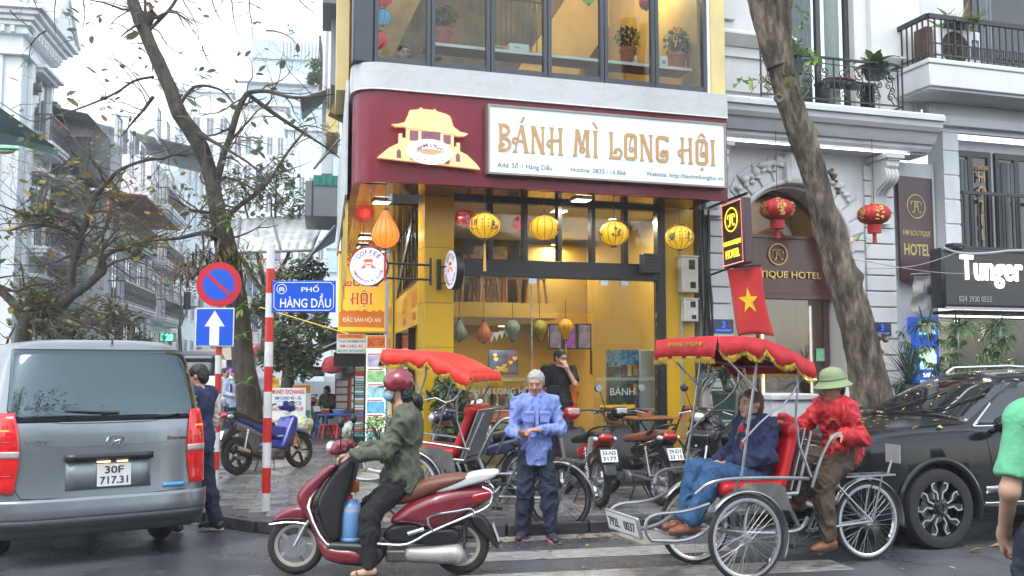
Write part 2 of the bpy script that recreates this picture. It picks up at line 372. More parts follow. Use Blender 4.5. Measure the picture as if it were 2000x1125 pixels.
 # ground
def asphalt_mat():m,nt,b=new_mat('wet_asphalt');f=ntex(nt,160,3,.7,'World');c=ramp(nt,f,[(.3,(.05,.055,.06)),(.55,(.088,.094,.1)),(.75,(.17,.175,.18))]);g=ntex(nt,.55,6,.6,'World');g2=ramp(nt,g,[(.42,.0),(.56,1.)]);c=mix_rgb(nt,g2,mix_rgb(nt,1.,c,(.58,.6,.64),'MULTIPLY'),c);h=ntex(nt,2.2,5,.7,'World');c=mix_rgb(nt,ramp(nt,h,[(.58,.0),(.75,.5)]),c,(.085,.078,.066));nt.links.new(c,b.inputs['Base Color']);r=ramp(nt,g,[(.4,.16),(.58,.46)]);nt.links.new(r,b.inputs['Roughness']);bp=nd(nt,'ShaderNodeBump');bp.inputs['Strength'].default_value=.55;bp.inputs['Distance'].default_value=.006;nt.links.new(f,bp.inputs['Height']);nt.links.new(bp.outputs[0],b.inputs['Normal']);return m
def paving_mat(name,cols,rlo=.08,rhi=.42):m,nt,b=new_mat(name);oi=nd(nt,'ShaderNodeObjectInfo');base=ramp(nt,oi.outputs['Random'],[((i+.5)/len(cols),c)for i,c in enumerate(cols)]);f=ntex(nt,9,6,.7,'World');c=mix_rgb(nt,ramp(nt,f,[(.35,.0),(.7,.55)]),base,[x*.5 for x in cols[0]]);f3=ntex(nt,120,3,.6,'World');c=mix_rgb(nt,.35,c,mix_rgb(nt,1.,c,ramp(nt,f3,[(.3,.5),(.7,1.4)]),'MULTIPLY'));nt.links.new(c,b.inputs['Base Color']);g=ntex(nt,1.6,5,.65,'World');nt.links.new(ramp(nt,g,[(.36,rlo),(.64,rhi)]),b.inputs['Roughness']);bp=nd(nt,'ShaderNodeBump');bp.inputs['Strength'].default_value=.35;bp.inputs['Distance'].default_value=.004;nt.links.new(ntex(nt,35,5,.6,'World'),bp.inputs['Height']);nt.links.new(bp.outputs[0],b.inputs['Normal']);return m
M1S_=asphalt_mat()
M1T_=paving_mat('wet_paving_stone',[(.13,.133,.135),(.19,.187,.18),(.155,.158,.163),(.23,.222,.205)])
M1U_=pm('pavement_bed',(.055,.055,.055),.5,bump=.3,bs=40)
M1V_=paving_mat('kerb_stone',[(.035,.037,.04),(.05,.05,.055)],.2,.5)
mb=MB()
mb.grid([[(x,y,0)for x in(-90,-40,-12,0,12,40,90)]for y in(-44,0,8,16,40,120,205)])
tag(mb.bd('road',M1S_,flat=True),kind='structure')
def _uv(u,v):return FW(u,v)
kerb=[FW(26,-2.36),FW(8,-2.36),FW(2.5,-2.36),FW(1.2,-2.34),FW(.2,-2.27),FW(-.8,-2.02),FW(-1.5,-1.72),GW(-2.05,-1.35),GW(-2.45,-.75),GW(-2.75,.2),GW(-2.95,1.6),GW(-3.,3.2),GW(-3.,90)]
kl=[]
for i,p in enumerate(kerb):kl.append(Vec((p.x,p.y,0)))
corner=spath(kl[2:12],2)
kl=kl[:2]+corner+kl[12:]
far=[GW(60,90),FW(26,40)]
poly=kl+[Vec((p.x,p.y,0))for p in far]
mb=MB()
mb.prism([(p.x,p.y)for p in poly],.001,.104,plane='xy')
pav=tag(mb.bd('pavement',M1U_,flat=True),kind='structure')
def resample(path,step):
 out=[path[0].copy()];acc=0
 for i in range(len(path)-1):
  a,b=path[i],path[i+1];L=(b-a).length;d=0
  while acc+(L-d)>=step:d+=step-acc;acc=0;out.append(a.lerp(b,d/L))
  acc+=L-d
 return out
kpts=resample([kl[1]]+corner+[GW(-3.,26)],.85)
for a,b in zip(kpts[:-1],kpts[1:]):
 d=(b-a).normalized();n=Vec((-d.y,d.x,0))
 if n.dot(GW(2,6)-a)<0:n=-n
 g=.006;mb=MB();q=[a+d*g-n*.13,b-d*g-n*.13,b-d*g+n*.03,a+d*g+n*.03];mb.prism([(p.x,p.y)for p in q],.0015,.122+rnd.uniform(-.004,.004),plane='xy');mb.bd('kerb_stone',M1V_,pav,bevel=.012)
tile_me={}
def tile_mesh(w,d):
 key=(w,d)
 if key not in tile_me:mb=MB();g=.004;x0,x1,y0,y1=-w/2+g,w/2-g,-d/2+g,d/2-g;c=.006;mb.add([(x0,y0,0),(x1,y0,0),(x1,y1,0),(x0,y1,0),(x0,y0,.014),(x1,y0,.014),(x1,y1,.014),(x0,y1,.014),(x0+c,y0+c,.02),(x1-c,y0+c,.02),(x1-c,y1-c,.02),(x0+c,y1-c,.02)],[(0,1,5,4),(1,2,6,5),(2,3,7,6),(3,0,4,7),(4,5,9,8),(5,6,10,9),(6,7,11,10),(7,4,8,11),(8,9,10,11)]);o=mb.bd('paving_stone',M1T_,None,flat=True);tile_me[key]=o.data;bpy.data.objects.remove(o)
 return tile_me[key]
def inside(p,pl):
 c=False;n=len(pl)
 for i in range(n):
  a,b=pl[i],pl[i-1]
  if(a.y>p.y)!=(b.y>p.y)and p.x<(b.x-a.x)*(p.y-a.y)/(b.y-a.y)+a.x:c=not c
 return c
ntile=0
for r in range(60):
 t=-2.3+r*.3
 for cidx in range(-7,24):
  s=cidx*.4+(.2 if r%2 else 0)
  if s>.0 and t>.85+s*.114 or s>3.4 or ntile>=300:continue
  p=GW(s,t);ok=all(inside(GW(s+dx,t+dy),poly)for dx in(-.29,.29)for dy in(-.22,.22))
  if not ok:continue
  o=bpy.data.objects.new('paving_stone',tile_mesh(.4,.3));COL.objects.link(o);o.parent=pav;o.location=(p.x,p.y,.1+rnd.uniform(-.002,.002));o.rotation_euler=(rnd.uniform(-.004,.004),rnd.uniform(-.004,.004),SA);ntile+=1
M2N_=pm('wet_screed',(.12,.12,.12),.35,var=.3,vs=2,bump=.3,bs=30,rvar=.2)
def stripe_mat():m,nt,b=new_mat('worn_road_paint');f=ntex(nt,14,6,.75,'World',(.45,1.6,1));g=ntex(nt,160,3,.7,'World');base=ramp(nt,g,[(.3,(.04,.043,.047)),(.7,(.1,.1,.1))]);c=mix_rgb(nt,ramp(nt,f,[(.38,.05),(.6,.92)]),base,(.42,.41,.385));nt.links.new(c,b.inputs['Base Color']);b.inputs['Roughness'].default_value=.42;bp=nd(nt,'ShaderNodeBump');bp.inputs['Strength'].default_value=.4;bp.inputs['Distance'].default_value=.004;nt.links.new(g,bp.inputs['Height']);nt.links.new(bp.outputs[0],b.inputs['Normal']);return m
M1g_=stripe_mat()
for(xl,yl,xr,yr,w)in((955,1054,1330,1036,.3),(925,1089,1420,1068,.4),(905,1136,1645,1102,.44)):a,b=ground(xl,yl,.004),ground(xr,yr,.004);d=(b-a).normalized();n=Vec((-d.y,d.x,0));mb=MB();k=8;mb.grid([[tuple(a.lerp(b,i/k)+n*(w/2)*sg+n*rnd.uniform(-.012,.012))for i in range(k+1)]for sg in(-1,1)]);tag(mb.bd('crosswalk_stripe',M1g_,flat=True),kind='structure')
el=[ground(330,1018,.004),ground(430,1027,.004),ground(540,1039,.004),ground(640,1047,.004),ground(760,1050,.004)]
el=spath(el,2)
mb=MB()
mb.grid([[(p.x,p.y+sg*.075,.004)for p in el]for sg in(-1,1)])
tag(mb.bd('edge_line',M1g_,flat=True),kind='structure')
M1W_=leaf_mat('fallen_leaf',[(.35,.22,.05),(.42,.3,.06),(.16,.09,.04),(.3,.16,.05),(.2,.12,.06),(.45,.36,.1)],.6,.1)
def leaf_geo(mb,p,size,yaw,tilt=.3,curl=.3,mi=0):R=Matrix.Translation(p)@Euler((rnd.uniform(-tilt,tilt),rnd.uniform(-tilt,tilt),yaw)).to_matrix().to_4x4();L,W=size,size*rnd.uniform(.3,.45);pts=[(-L/2,0,0),(-L*.15,-W/2,curl*W*.4),(L*.2,-W*.4,curl*W*.35),(L/2,0,0),(L*.2,W*.4,curl*W*.35),(-L*.15,W/2,curl*W*.4)];mb.add([R@Vec(q)for q in pts],[(0,1,2,3),(0,3,4,5)],mi)
mb=MB()
for i in range(230):u=rnd.uniform(.0,6.5);v=-2.52-abs(rnd.gauss(0,.16));leaf_geo(mb,FW(u,v,.012),rnd.uniform(.03,.1),rnd.uniform(0,6.3))
for i in range(70):p=ground(rnd.uniform(930,1900),rnd.uniform(1050,1115),.012);leaf_geo(mb,p,rnd.uniform(.03,.085),rnd.uniform(0,6.3))
for i in range(50):p=ground(rnd.uniform(395,620),rnd.uniform(1012,1030),.012);leaf_geo(mb,p,rnd.uniform(.03,.09),rnd.uniform(0,6.3))
for(px,py,s)in((1268,1053,.18),(1230,1058,.11),(1905,1075,.14),(1952,1065,.17),(1595,1073,.12)):leaf_geo(mb,ground(px,py,.02),s,rnd.uniform(0,6.3),.4,.6)
tag(mb.bd('fallen_leaves',M1W_,flat=True,recalc=False),'yellow and brown fallen leaves along the gutter and crosswalk',None,None,'stuff')
# corner shop
Mw_=pm('yellow_cladding',(.56,.34,.009),.3,var=.05,vs=1.2,bump=.03,bs=8,stain=(.4,.26,.04),stain_amt=.35)
Mx_=pm('cream_render',(.62,.5,.22),.6,var=.08,vs=1,stain=(.35,.3,.2),stain_amt=.5)
M1X_=pm('maroon_aluminium',(.17,.008,.022),.3,var=.08,vs=.8,spec=.35,stain=(.09,.02,.028),stain_amt=.5,stain_scale=1.5,stretch=(2.5,2.5,.3),rvar=.1)
M1h_=pm('bronze_soffit',(.34,.2,.13),.09,metal=.9,var=.12,vs=.7,bump=.1,bs=1.6,bdist=.05)
M0_=pm('black_metal',(.012,.012,.013),.35,var=.1)
Mb_=pm('charcoal_frame',(.045,.052,.062),.38,var=.08,metal=.2)
M2_=pm('white_plastic',(.72,.73,.74),.4,var=.04)
M6_=pm('grey_plastic',(.3,.31,.32),.45,var=.08)
M2O_=pm('gold_letter',(.62,.36,.1),.35,var=.05,metal=.1)
Mo_=pm('warm_wood',(.3,.13,.045),.4,var=.3,vs=3,stretch=(1,1,8))
Mj_=pm('dark_wood',(.08,.035,.018),.4,var=.3,vs=3,stretch=(8,1,1))
Mk_=pm('brushed_steel',(.62,.63,.65),.25,metal=1.,var=.08,rvar=.08)
Mp_=glass_mat('shop_glass',(.92,.96,.94),.0,k=.8)
MB_=glass_mat('upper_glass',(.86,.9,.88),.0,k=.55)
MR_=pm('interior_yellow_wall',(.5,.325,.07),.6,var=.06,vs=1)
MS_=pm('interior_white',(.7,.67,.58),.6,var=.04)
M1i_=pm('interior_floor',(.3,.27,.22),.25,var=.15)
MT_=emit('light_panel',(1.,.96,.9),3.)
M1j_=emit('warm_lamp',(1.,.72,.34),4.)
MG=Matrix.Rotation(SA-FA,4,'Z')
def marble_mat():m,nt,b=new_mat('white_marble');f=ntex(nt,1.3,8,.62,'Object',(1.,1,2.4));w=nd(nt,'ShaderNodeMath',operation='SUBTRACT');w.inputs[1].default_value=.5;nt.links.new(f,w.inputs[0]);a=nd(nt,'ShaderNodeMath',operation='ABSOLUTE');nt.links.new(w.outputs[0],a.inputs[0]);c=ramp(nt,a.outputs[0],[(.0,(.39,.4,.4)),(.01,(.425,.44,.445)),(.05,(.44,.455,.465))]);nt.links.new(c,b.inputs['Base Color']);b.inputs['Roughness'].default_value=.22;return m
M1Y_=marble_mat()
shop=tng('corner_shop','yellow corner sandwich shop with maroon fascia and lit white sign','shop',FO,FA)
ZF,ZS,ZB,ZW=.26,4.01,5.13,5.47
UR=4.275
sl,_=toG(FW(-.9,0)).x,0
SW=toG(FW(.22,1.)).x
def gl(s,t,z=.0):p=MG@Vec((s,t,z));return p
def outline(off,t_end=8.,r=.42,n=9):
 pts=[Vec((UR,-off,0))];a0=gl(sl-off,t_end);a1=gl(sl-off,.0);side=(a0-a1).normalized();c=a1+side*((-off-a1.y)/side.y);e0=c+Vec((r,0,0));e1=c+side*r
 for i in range(n+1):q=i/n;pts.append(e0.lerp(c,q).lerp(c.lerp(e1,q),q))
 pts.append(a0);return pts
def band(name,z0,z1,off,th,mat,t_end=8.,parent=shop,r=.42):
 o,i=outline(off,t_end,r),outline(off-th,t_end,max(.05,r-th));mb=MB();k=len(o);v=[(p.x,p.y,z0)for p in o]+[(p.x,p.y,z1)for p in o]+[(p.x,p.y,z0)for p in i]+[(p.x,p.y,z1)for p in i];f=[]
 for j in range(k-1):f+=[(j,j+1,k+j+1,k+j),(2*k+j,3*k+j,3*k+j+1,2*k+j+1),(k+j,k+j+1,3*k+j+1,3*k+j),(j,2*k+j,2*k+j+1,j+1)]
 f+=[(0,k,3*k,2*k),(k-1,3*k-1,4*k-1,2*k-1)];mb.add(v,f);return mb.bd(name,mat,parent,ang=40)
band('fascia',ZS-.03,ZB,.0,.1,M1X_)
for u in(.74,2.05,3.3):MB().box(u,u+.006,-.0015,.01,ZS-.02,ZB-.005).bd('panel_joint',M0_,shop)
band('marble_band',ZB+.012,ZW,.035,.3,M1Y_,r=.45)
band('drip_edge',ZB-.001,ZB+.012,.045,.12,M2_,r=.46)
us=[-.42,.75,1.92,3.09,UR-.11]
for a,b in zip(us[:-1],us[1:]):MB().box(a+.004,b-.004,.104,1.,ZS,ZS+.02).bd('soffit_panel',M1h_,shop)
ts=[.35,1.9,3.45,5.,6.5,7.98]
for a,b in zip(ts[:-1],ts[1:]):mb=MB(MG);s1=SW if a>1 else SW+.0;mb.box(sl+.104,min(s1,-.36 if a<1 else s1),a+.004,b-.004,ZS+.003,ZS+.022);mb.bd('soffit_panel',M1h_,shop)
def sq_light(p,parent,w=.24,name='ceiling_light'):mb=MB();mb.box(p[0]-w/2,p[0]+w/2,p[1]-w/2,p[1]+w/2,p[2]-.028,p[2]-.002,0);mb.box(p[0]-w/2+.015,p[0]+w/2-.015,p[1]-w/2+.015,p[1]+w/2-.015,p[2]-.034,p[2]-.0285,1);return mb.bd(name,[M2_,MT_],parent)
def lamp(name,kind,loc,energy,col,size=.2,parent=None,rot=None,spot=None):
 d=bpy.data.lights.new(name,kind);d.energy=energy;d.color=col
 if kind=='AREA':d.size=size
 else:d.shadow_soft_size=size
 o=bpy.data.objects.new(name,d);COL.objects.link(o);o.location=loc
 if parent is not None:o.parent=parent
 if rot:o.rotation_euler=rot
 return o
for(px,py)in((745,392),(1135,388)):q=toF(ground(px,py,ZS));sq_light((q.x,q.y,ZS),shop);lamp('ceiling_lamp','AREA',(q.x,q.y,ZS-.05),7,(1,.95,.88),.2,shop)
for(px,py)in((716,462),(712,480)):q=toF(ground(px,py,ZS));sq_light((q.x,q.y,ZS),shop,.28);mb=MB();mb.cyl((q.x+.25,q.y-.5,ZS-.16),(q.x+.25,q.y-.5,ZS),.055,n=14,mi=0);mb.cyl((q.x+.25,q.y-.5,ZS-.168),(q.x+.25,q.y-.5,ZS-.161),.045,n=14,mi=1);mb.bd('downlight',[M2_,MT_],shop)
q=gl(-.4,4.5,ZS-.06);lamp('ceiling_lamp','AREA',q,10,(1,.93,.8),.3,shop)
MB().box(.22,.63,1.,1.42,.1,ZS-.002).bd('column',Mw_,shop,bevel=.006)
MB().box(3.8,4.27,1.,1.4,.1,ZS-.002).bd('column',Mw_,shop,bevel=.006)
mb=MB()
for z in(2.55,1.95,3.3):mb.box(.2185,.6315,.9985,1.4,z,z+.006)
mb.bd('column_joint',Mj_,shop)
MB().box(4.03,4.06,.965,.998,.3,3.6).bd('downpipe',M6_,shop)
tr0,tr1=2.93,3.17
MB().box(.632,3.72,.98,1.12,tr0,tr1).bd('transom',M0_,shop,bevel=.006)
MB().box(3.68,3.798,.975,1.13,.25,ZS-.003).bd('door_jamb',M0_,shop,bevel=.006)
MB().box(.632,3.68,.985,1.11,ZS-.05,ZS-.002).bd('head_rail',M0_,shop)
mull=[fp(px,440,1.)[0]for px in(958,1026,1093,1158,1222)]
edges=[.632]+mull+[3.68]
for u in mull:MB().box(u-.032,u+.032,.985,1.11,tr1+.001,ZS-.051).bd('mullion',M0_,shop,bevel=.004)
for a,b in zip(edges[:-1],edges[1:]):MB().box(a+.033,b-.033,1.045,1.055,tr1,ZS-.05).bd('window_pane',Mp_,shop)
gx=[.632,fp(1042,620,1.)[0],fp(1160,620,1.)[0],3.68]
for i,(a,b)in enumerate(zip(gx[:-1],gx[1:])):
 if i==1:continue
 p=MB().box(a+.004,b-.004,1.05,1.062,ZF+.01,tr0-.002).bd('glass_panel',Mp_,shop);MB().box(b-.012,b-.002,1.045,1.067,ZF+.01,tr0-.004).bd('panel_edge',Mk_,p);MU_=pm('frosted_film',(.3,.33,.31),.7,var=.1)
 if i==0:text('window_lettering','BÁNH MÌ LONG HỘI',MU_,p,((a+b)/2+.03,1.046,1.36),width=1.05,height=.13,depth=.002,bold=.02)
 else:text('window_lettering','BÁNH',MU_,p,((a+b)/2-.05,1.046,1.35),width=.38,height=.13,depth=.002,bold=.02);MB().box(a+.1,b-.35,1.044,1.048,1.08,1.15).bd('handle_sticker',Mw_,p)
 mb=MB()
 for z in(1.06,1.085,1.5,1.525):mb.box(a+.05,b-.05,1.046,1.049,z,z+.008)
 mb.bd('film_line',MU_,p)
a,b=gx[1],gx[2]
p=MB().box(a+.004,b-.004,1.05,1.062,2.45,tr0-.002).bd('glass_panel',Mp_,shop)
for u in(fp(1042,600,1)[0],fp(1182,600,1)[0],fp(1222,600,1)[0]):MB().box(u-.06,u+.06,1.03,1.045,tr0-.075,tr0-.004).bd('patch_fitting',Mk_,shop)
M1Z_=pm('dark_granite',(.05,.05,.052),.3,var=.25,vs=30)
def slab(name,mat,u0,u1,v0,v1,z0,z1,**k):L=lambda v:u0+v*.1139;mb=MB();mb.prism([(L(v0),v0),(u1,v0),(u1,v1),(L(v1),v1)],z0,z1,plane='xy');return mb.bd(name,mat,shop,**k)
slab('floor_slab',M1Z_,.09,4.3,.12,6.2,.05,ZF-.002,bevel=.01)
slab('floor',M1i_,.5,3.7,1.07,6.2,ZF-.001,ZF+.004)
sw=MB(MG)
sw.box(SW,SW+.14,1.4,1.62,.1,ZS-.002)
sw.box(SW,SW+.14,6.1,8.,.1,ZS-.002)
sw.box(SW+.002,SW+.14,1.62,6.1,.1,.9)
sw.bd('side_wall',Mw_,shop)
M1k_=pm('poster_yellow',(.66,.47,.05),.25,var=.08,vs=2)
pp=MB(MG).box(SW-.004,SW+.12,1.62,6.,2.3,2.93).bd('poster_panel',M1k_,shop)
Mq_=pm('poster_orange',(.62,.2,.03),.3)
for t in(2.4,4.2):o=MB().box(-.36,.36,-.003,0,-.02,.22).bd('printed_menu',Mq_,pp);o.location=gl(SW-.006,t,2.6);o.rotation_euler=(0,0,SA-FA-pi/2);o=text('poster_lettering','COM',Mq_,pp,gl(SW-.008,t,2.44),rot=(0,0,SA-FA-pi/2),width=.5,height=.12,depth=.003)
MB(MG).box(SW-.012,SW+.1,1.62,6.1,2.93,2.965).bd('grille_sill',M0_,shop)
gr=MB(MG)
for t in(1.7,2.25,2.8,3.35,3.9,4.45,5.,5.5):gr.box(SW-.015,SW+.01,t-.012,t+.012,2.966,ZS-.003)
gr.bd('window_grille',M0_,shop)
MB(MG).box(SW+.04,SW+.05,1.62,6.1,2.966,ZS-.003).bd('side_pane',Mp_,shop)
MB(MG).bar((SW-.02,2.6,ZS-.1),(SW-.02,5.6,3.),.03,.16).bd('stair_string',Mb_,shop)
for a,b,c in((1.62,1.7,.1),(3.3,3.4,.9),(6.,6.1,.1)):MB(MG).box(SW-.012,SW+.12,a,b,c,2.298).bd('door_post',M0_,shop)
MB(MG).box(SW+.1,SW+.12,1.7,3.3,.9,2.298).bd('side_door_leaf',Mw_,shop)
MB(MG).box(SW+.05,SW+.06,3.4,6.,.9,2.298).bd('side_pane',Mp_,shop)
it=MB()
it.box(.85,4.3,6.,6.12,ZF,ZS)
it.box(4.1,4.27,1.42,6.,ZF,ZS)
it.bd('back_wall',MR_,shop)
slab('ceiling',MS_,.25,4.26,1.13,6.,ZS+.0015,ZS+.1)
lu=fp(1087,600,3.2)[0]
slab('mezzanine',MS_,.25,lu,3.2,6.,2.46,2.7)
MB().box(.64,lu,3.17,3.2,2.48,2.72).bd('mezzanine_edge',MR_,shop)
M20_=pm('dark_interior',(.1,.085,.06),.6,var=.2,vs=2)
MB().box(.86,lu,5.2,5.25,2.7,ZS).bd('loft_wall',M20_,shop)
st=MB()
for k in range(7):st.box(.75+.22*k,1.05+.22*k,4.2,5.,2.75+.16*k-.16,2.75+.16*k)
st.bd('stair',pm('stair_grey',(.16,.14,.12),.5),shop)
MB().box(1.75,2.35,4.1,4.14,2.75,3.75).bd('mural',pm('mural_print',(.32,.22,.16),.5,var=.8,vs=14),shop)
MB().box(fp(1152,700,4.6)[0],4.08,4.55,4.6,1.55,2.05).bd('wall_panel',Mj_,shop)
MB().box(lu,4.09,4.8,4.84,2.46,3.9).bd('partition',MR_,shop)
MB().box(.84,1.3,5.,5.06,ZF,2.45).bd('inner_wall',MS_,shop)
for(u,v,z,e)in((1.1,2.2,3.95,26),(2.3,2.4,3.95,34),(3.3,1.75,3.95,65),(1.2,4.4,2.42,26),(2.4,4.6,2.42,30),(3.4,4.6,3.9,40)):  # front downlight by the glass added strength to brighten the fridge side
 mb=MB();mb.cyl((u,v,z-.02),(u,v,z),.07,n=14);mb.cyl((u,v,z-.026),(u,v,z-.021),.055,n=14,mi=1);mb.bd('downlight',[M2_,M1j_],shop);lamp('interior_lamp','AREA',(u,v,z-.04),e*.22,(1,.83,.58),.25,shop)
 # upper storey
wz1=8.6
wu=[fp(730,60,.08)[0]]+[fp(px,py,.08)[0]for px,py in((841,60),(957,60),(1068,60),(1178,60),(1277,60))]+[fp(1378,100,.08)[0]]
for a,b in zip(wu[:-1],wu[1:]):f=MB();w=.055;f.box(a+.004,a+w,.04,.13,ZW+.002,wz1);f.box(b-w,b-.004,.04,.13,ZW+.002,wz1);f.box(a+w,b-w,.045,.125,ZW+.003,ZW+.1);f.box(a+w,b-w,.045,.125,wz1-.1,wz1);o=f.bd('upper_window',Mb_,shop,bevel=.005);MB().box(a+w,b-w,.08,.09,ZW+.1,wz1-.1).bd('pane',MB_,o)
uL,uR=wu[0],wu[-1]
MB().box(uR+.003,uR+.04,.03,.2,ZW+.002,wz1).bd('window_jamb',M2_,shop)
MB().box(uR+.042,UR,.0,.3,ZW+.002,wz1+1).bd('upper_pillar',Mx_,shop,bevel=.01)
MB().box(uL-.26,uL,.045,.2,ZW+.003,wz1).bd('corner_post',Mb_,shop,bevel=.02)
for a,b in((.28,1.2),(1.2,2.1),(2.1,3.)):f=MB(MG);f.box(sl+.06,sl+.14,a+.004,a+.06,ZW+.002,wz1);f.box(sl+.06,sl+.14,b-.06,b-.004,ZW+.002,wz1);f.box(sl+.065,sl+.135,a+.06,b-.06,ZW+.003,ZW+.1);o=f.bd('side_window',Mb_,shop);MB(MG).box(sl+.1,sl+.108,a+.06,b-.06,ZW+.1,wz1-.1).bd('pane',MB_,o)
mb=MB(MG)
mb.box(sl-.02,sl+.25,3.02,8.,ZW+.002,wz1+1)
mb.bd('upper_side_wall',Mx_,shop)
MB(MG).box(sl-.2,sl-.03,1.6,3.,ZW+.1,9.2).bd('side_shutter',Mx_,shop)
MB(MG).box(sl-.08,sl-.05,.6,7.8,ZS-.1,ZW-.05).bd('banner_back',pm('weathered_tarp',(.55,.58,.6),.6,var=.15,bump=.4,bs=6,bdist=.05),shop)
mb=MB(MG)
mb.grid([[(sl-.03-.03*sin(i*1.9),.9+i*.45,ZS-.9+.55*j-.06*i)for i in range(10)]for j in range(3)])
mb.bd('torn_tarp',pm('yellow_tarp',(.52,.36,.06),.5,var=.3,bump=.4,bs=12,bdist=.03),shop,recalc=False)
M1l_=pm('upper_wall_olive',(.22,.16,.055),.55,var=.5,vs=1.3)
MV_=pm('upper_wall_ochre',(.38,.25,.065),.6,var=.3,vs=1)
mb=MB();mb.box(-.2,4.2,4.6,4.7,ZW-.2,8.9);mb.bd('upper_back_wall',MV_,shop)
mb=MB();mb.box(-.1,3.,4.45,4.5,5.4,8.4);mb.bd('upper_mural',pm('mural_green',(.1,.085,.05),.6,var=.7,vs=2.2,stain=(.22,.11,.04),stain_amt=.8),shop)
MB().box(4.,4.2,.3,4.6,ZW-.2,8.9).bd('upper_right_wall',MV_,shop)
slab('upper_ceiling',M1l_,-.75,4.2,.34,4.7,8.62,8.9)
slab('upper_floor',Mj_,-.7,4.2,.32,4.7,5.2,5.3)
mb=MB();mb.bar((2.1,3.6,5.5),(4.,3.6,8.4),.35,.9);mb.bd('upper_stair',MV_,shop)
mb=MB();mb.bar((-.6,3.2,5.5),(.6,3.2,8.2),.25,.5);mb.bd('upper_stair',M1l_,shop)
MB().box(wu[1]+.02,uR-.05,.4,.78,5.9,5.945).bd('window_counter',Mo_,shop,bevel=.004)
MB().box(wu[1]+.02,uR-.05,.385,.399,5.895,5.935).bd('counter_edge',M2_,shop)
for(u,v,z,e)in((.4,2.2,8.5,50),(1.9,1.6,8.5,50),(3.1,2.,8.5,70),(3.6,1.2,7.6,45)):mb=MB();mb.ell((u,v,z),(.07,.07,.07),12,8);mb.cyl((u,v,z+.06),(u,v,z+.12),.02);mb.bd('bulb',M1j_,shop);lamp('upper_lamp','POINT',(u,v,z-.12),e*.42,(1,.78,.45),.1,shop)
mb=MB()
for k in range(9):mb.tube([(1.9+.09*k,3.3,6.9),(1.9+.09*k,3.3,7.8)],.01,5)
mb.tube([(1.85,3.3,7.8),(2.7,3.3,7.8)],.015,5);mb.tube([(1.85,3.3,6.9),(2.7,3.3,6.9)],.012,5)
mb.bd('inner_railing',M0_,shop)
slab('upper_storey',Mx_,-.85,4.27,.35,8,9.6,12.5)
# the lit sign box
def ribbon(pts,w,taper=None):
 out=[];P=[Vec((p[0],p[1]))for p in pts];L,R=[],[]
 for i,p in enumerate(P):d=(P[min(i+1,len(P)-1)]-P[max(i-1,0)]).normalized();n=Vec((-d.y,d.x));ww=w if taper is None else w*lerp(1,taper,i/(len(P)-1));L.append(p+n*ww/2);R.append(p-n*ww/2)
 for i in range(len(P)-1):out.append([L[i],L[i+1],R[i+1],R[i]])
 return out
def arc(cx,cy,rx,ry,a0,a1,n=12):return[(cx+rx*cos(rad(lerp(a0,a1,i/n))),cy+ry*sin(rad(lerp(a0,a1,i/n))))for i in range(n+1)]
def disc(cx,cy,r,n=10):return[[(cx+r*cos(2*pi*i/n),cy+r*sin(2*pi*i/n))for i in range(n)]]
def stem_(x,w=.13):return[[(x-.05,0),(x+w+.05,0),(x+w,.09),(x+w-.012,.5),(x+w,.91),(x+w+.05,1),(x-.05,1),(x,.91),(x+.012,.5),(x,.09)]]
def slant(x0,z0,x1,z1,w):return[[(x0-w/2,z0),(x0+w/2,z0),(x1+w/2,z1),(x1-w/2,z1)]]
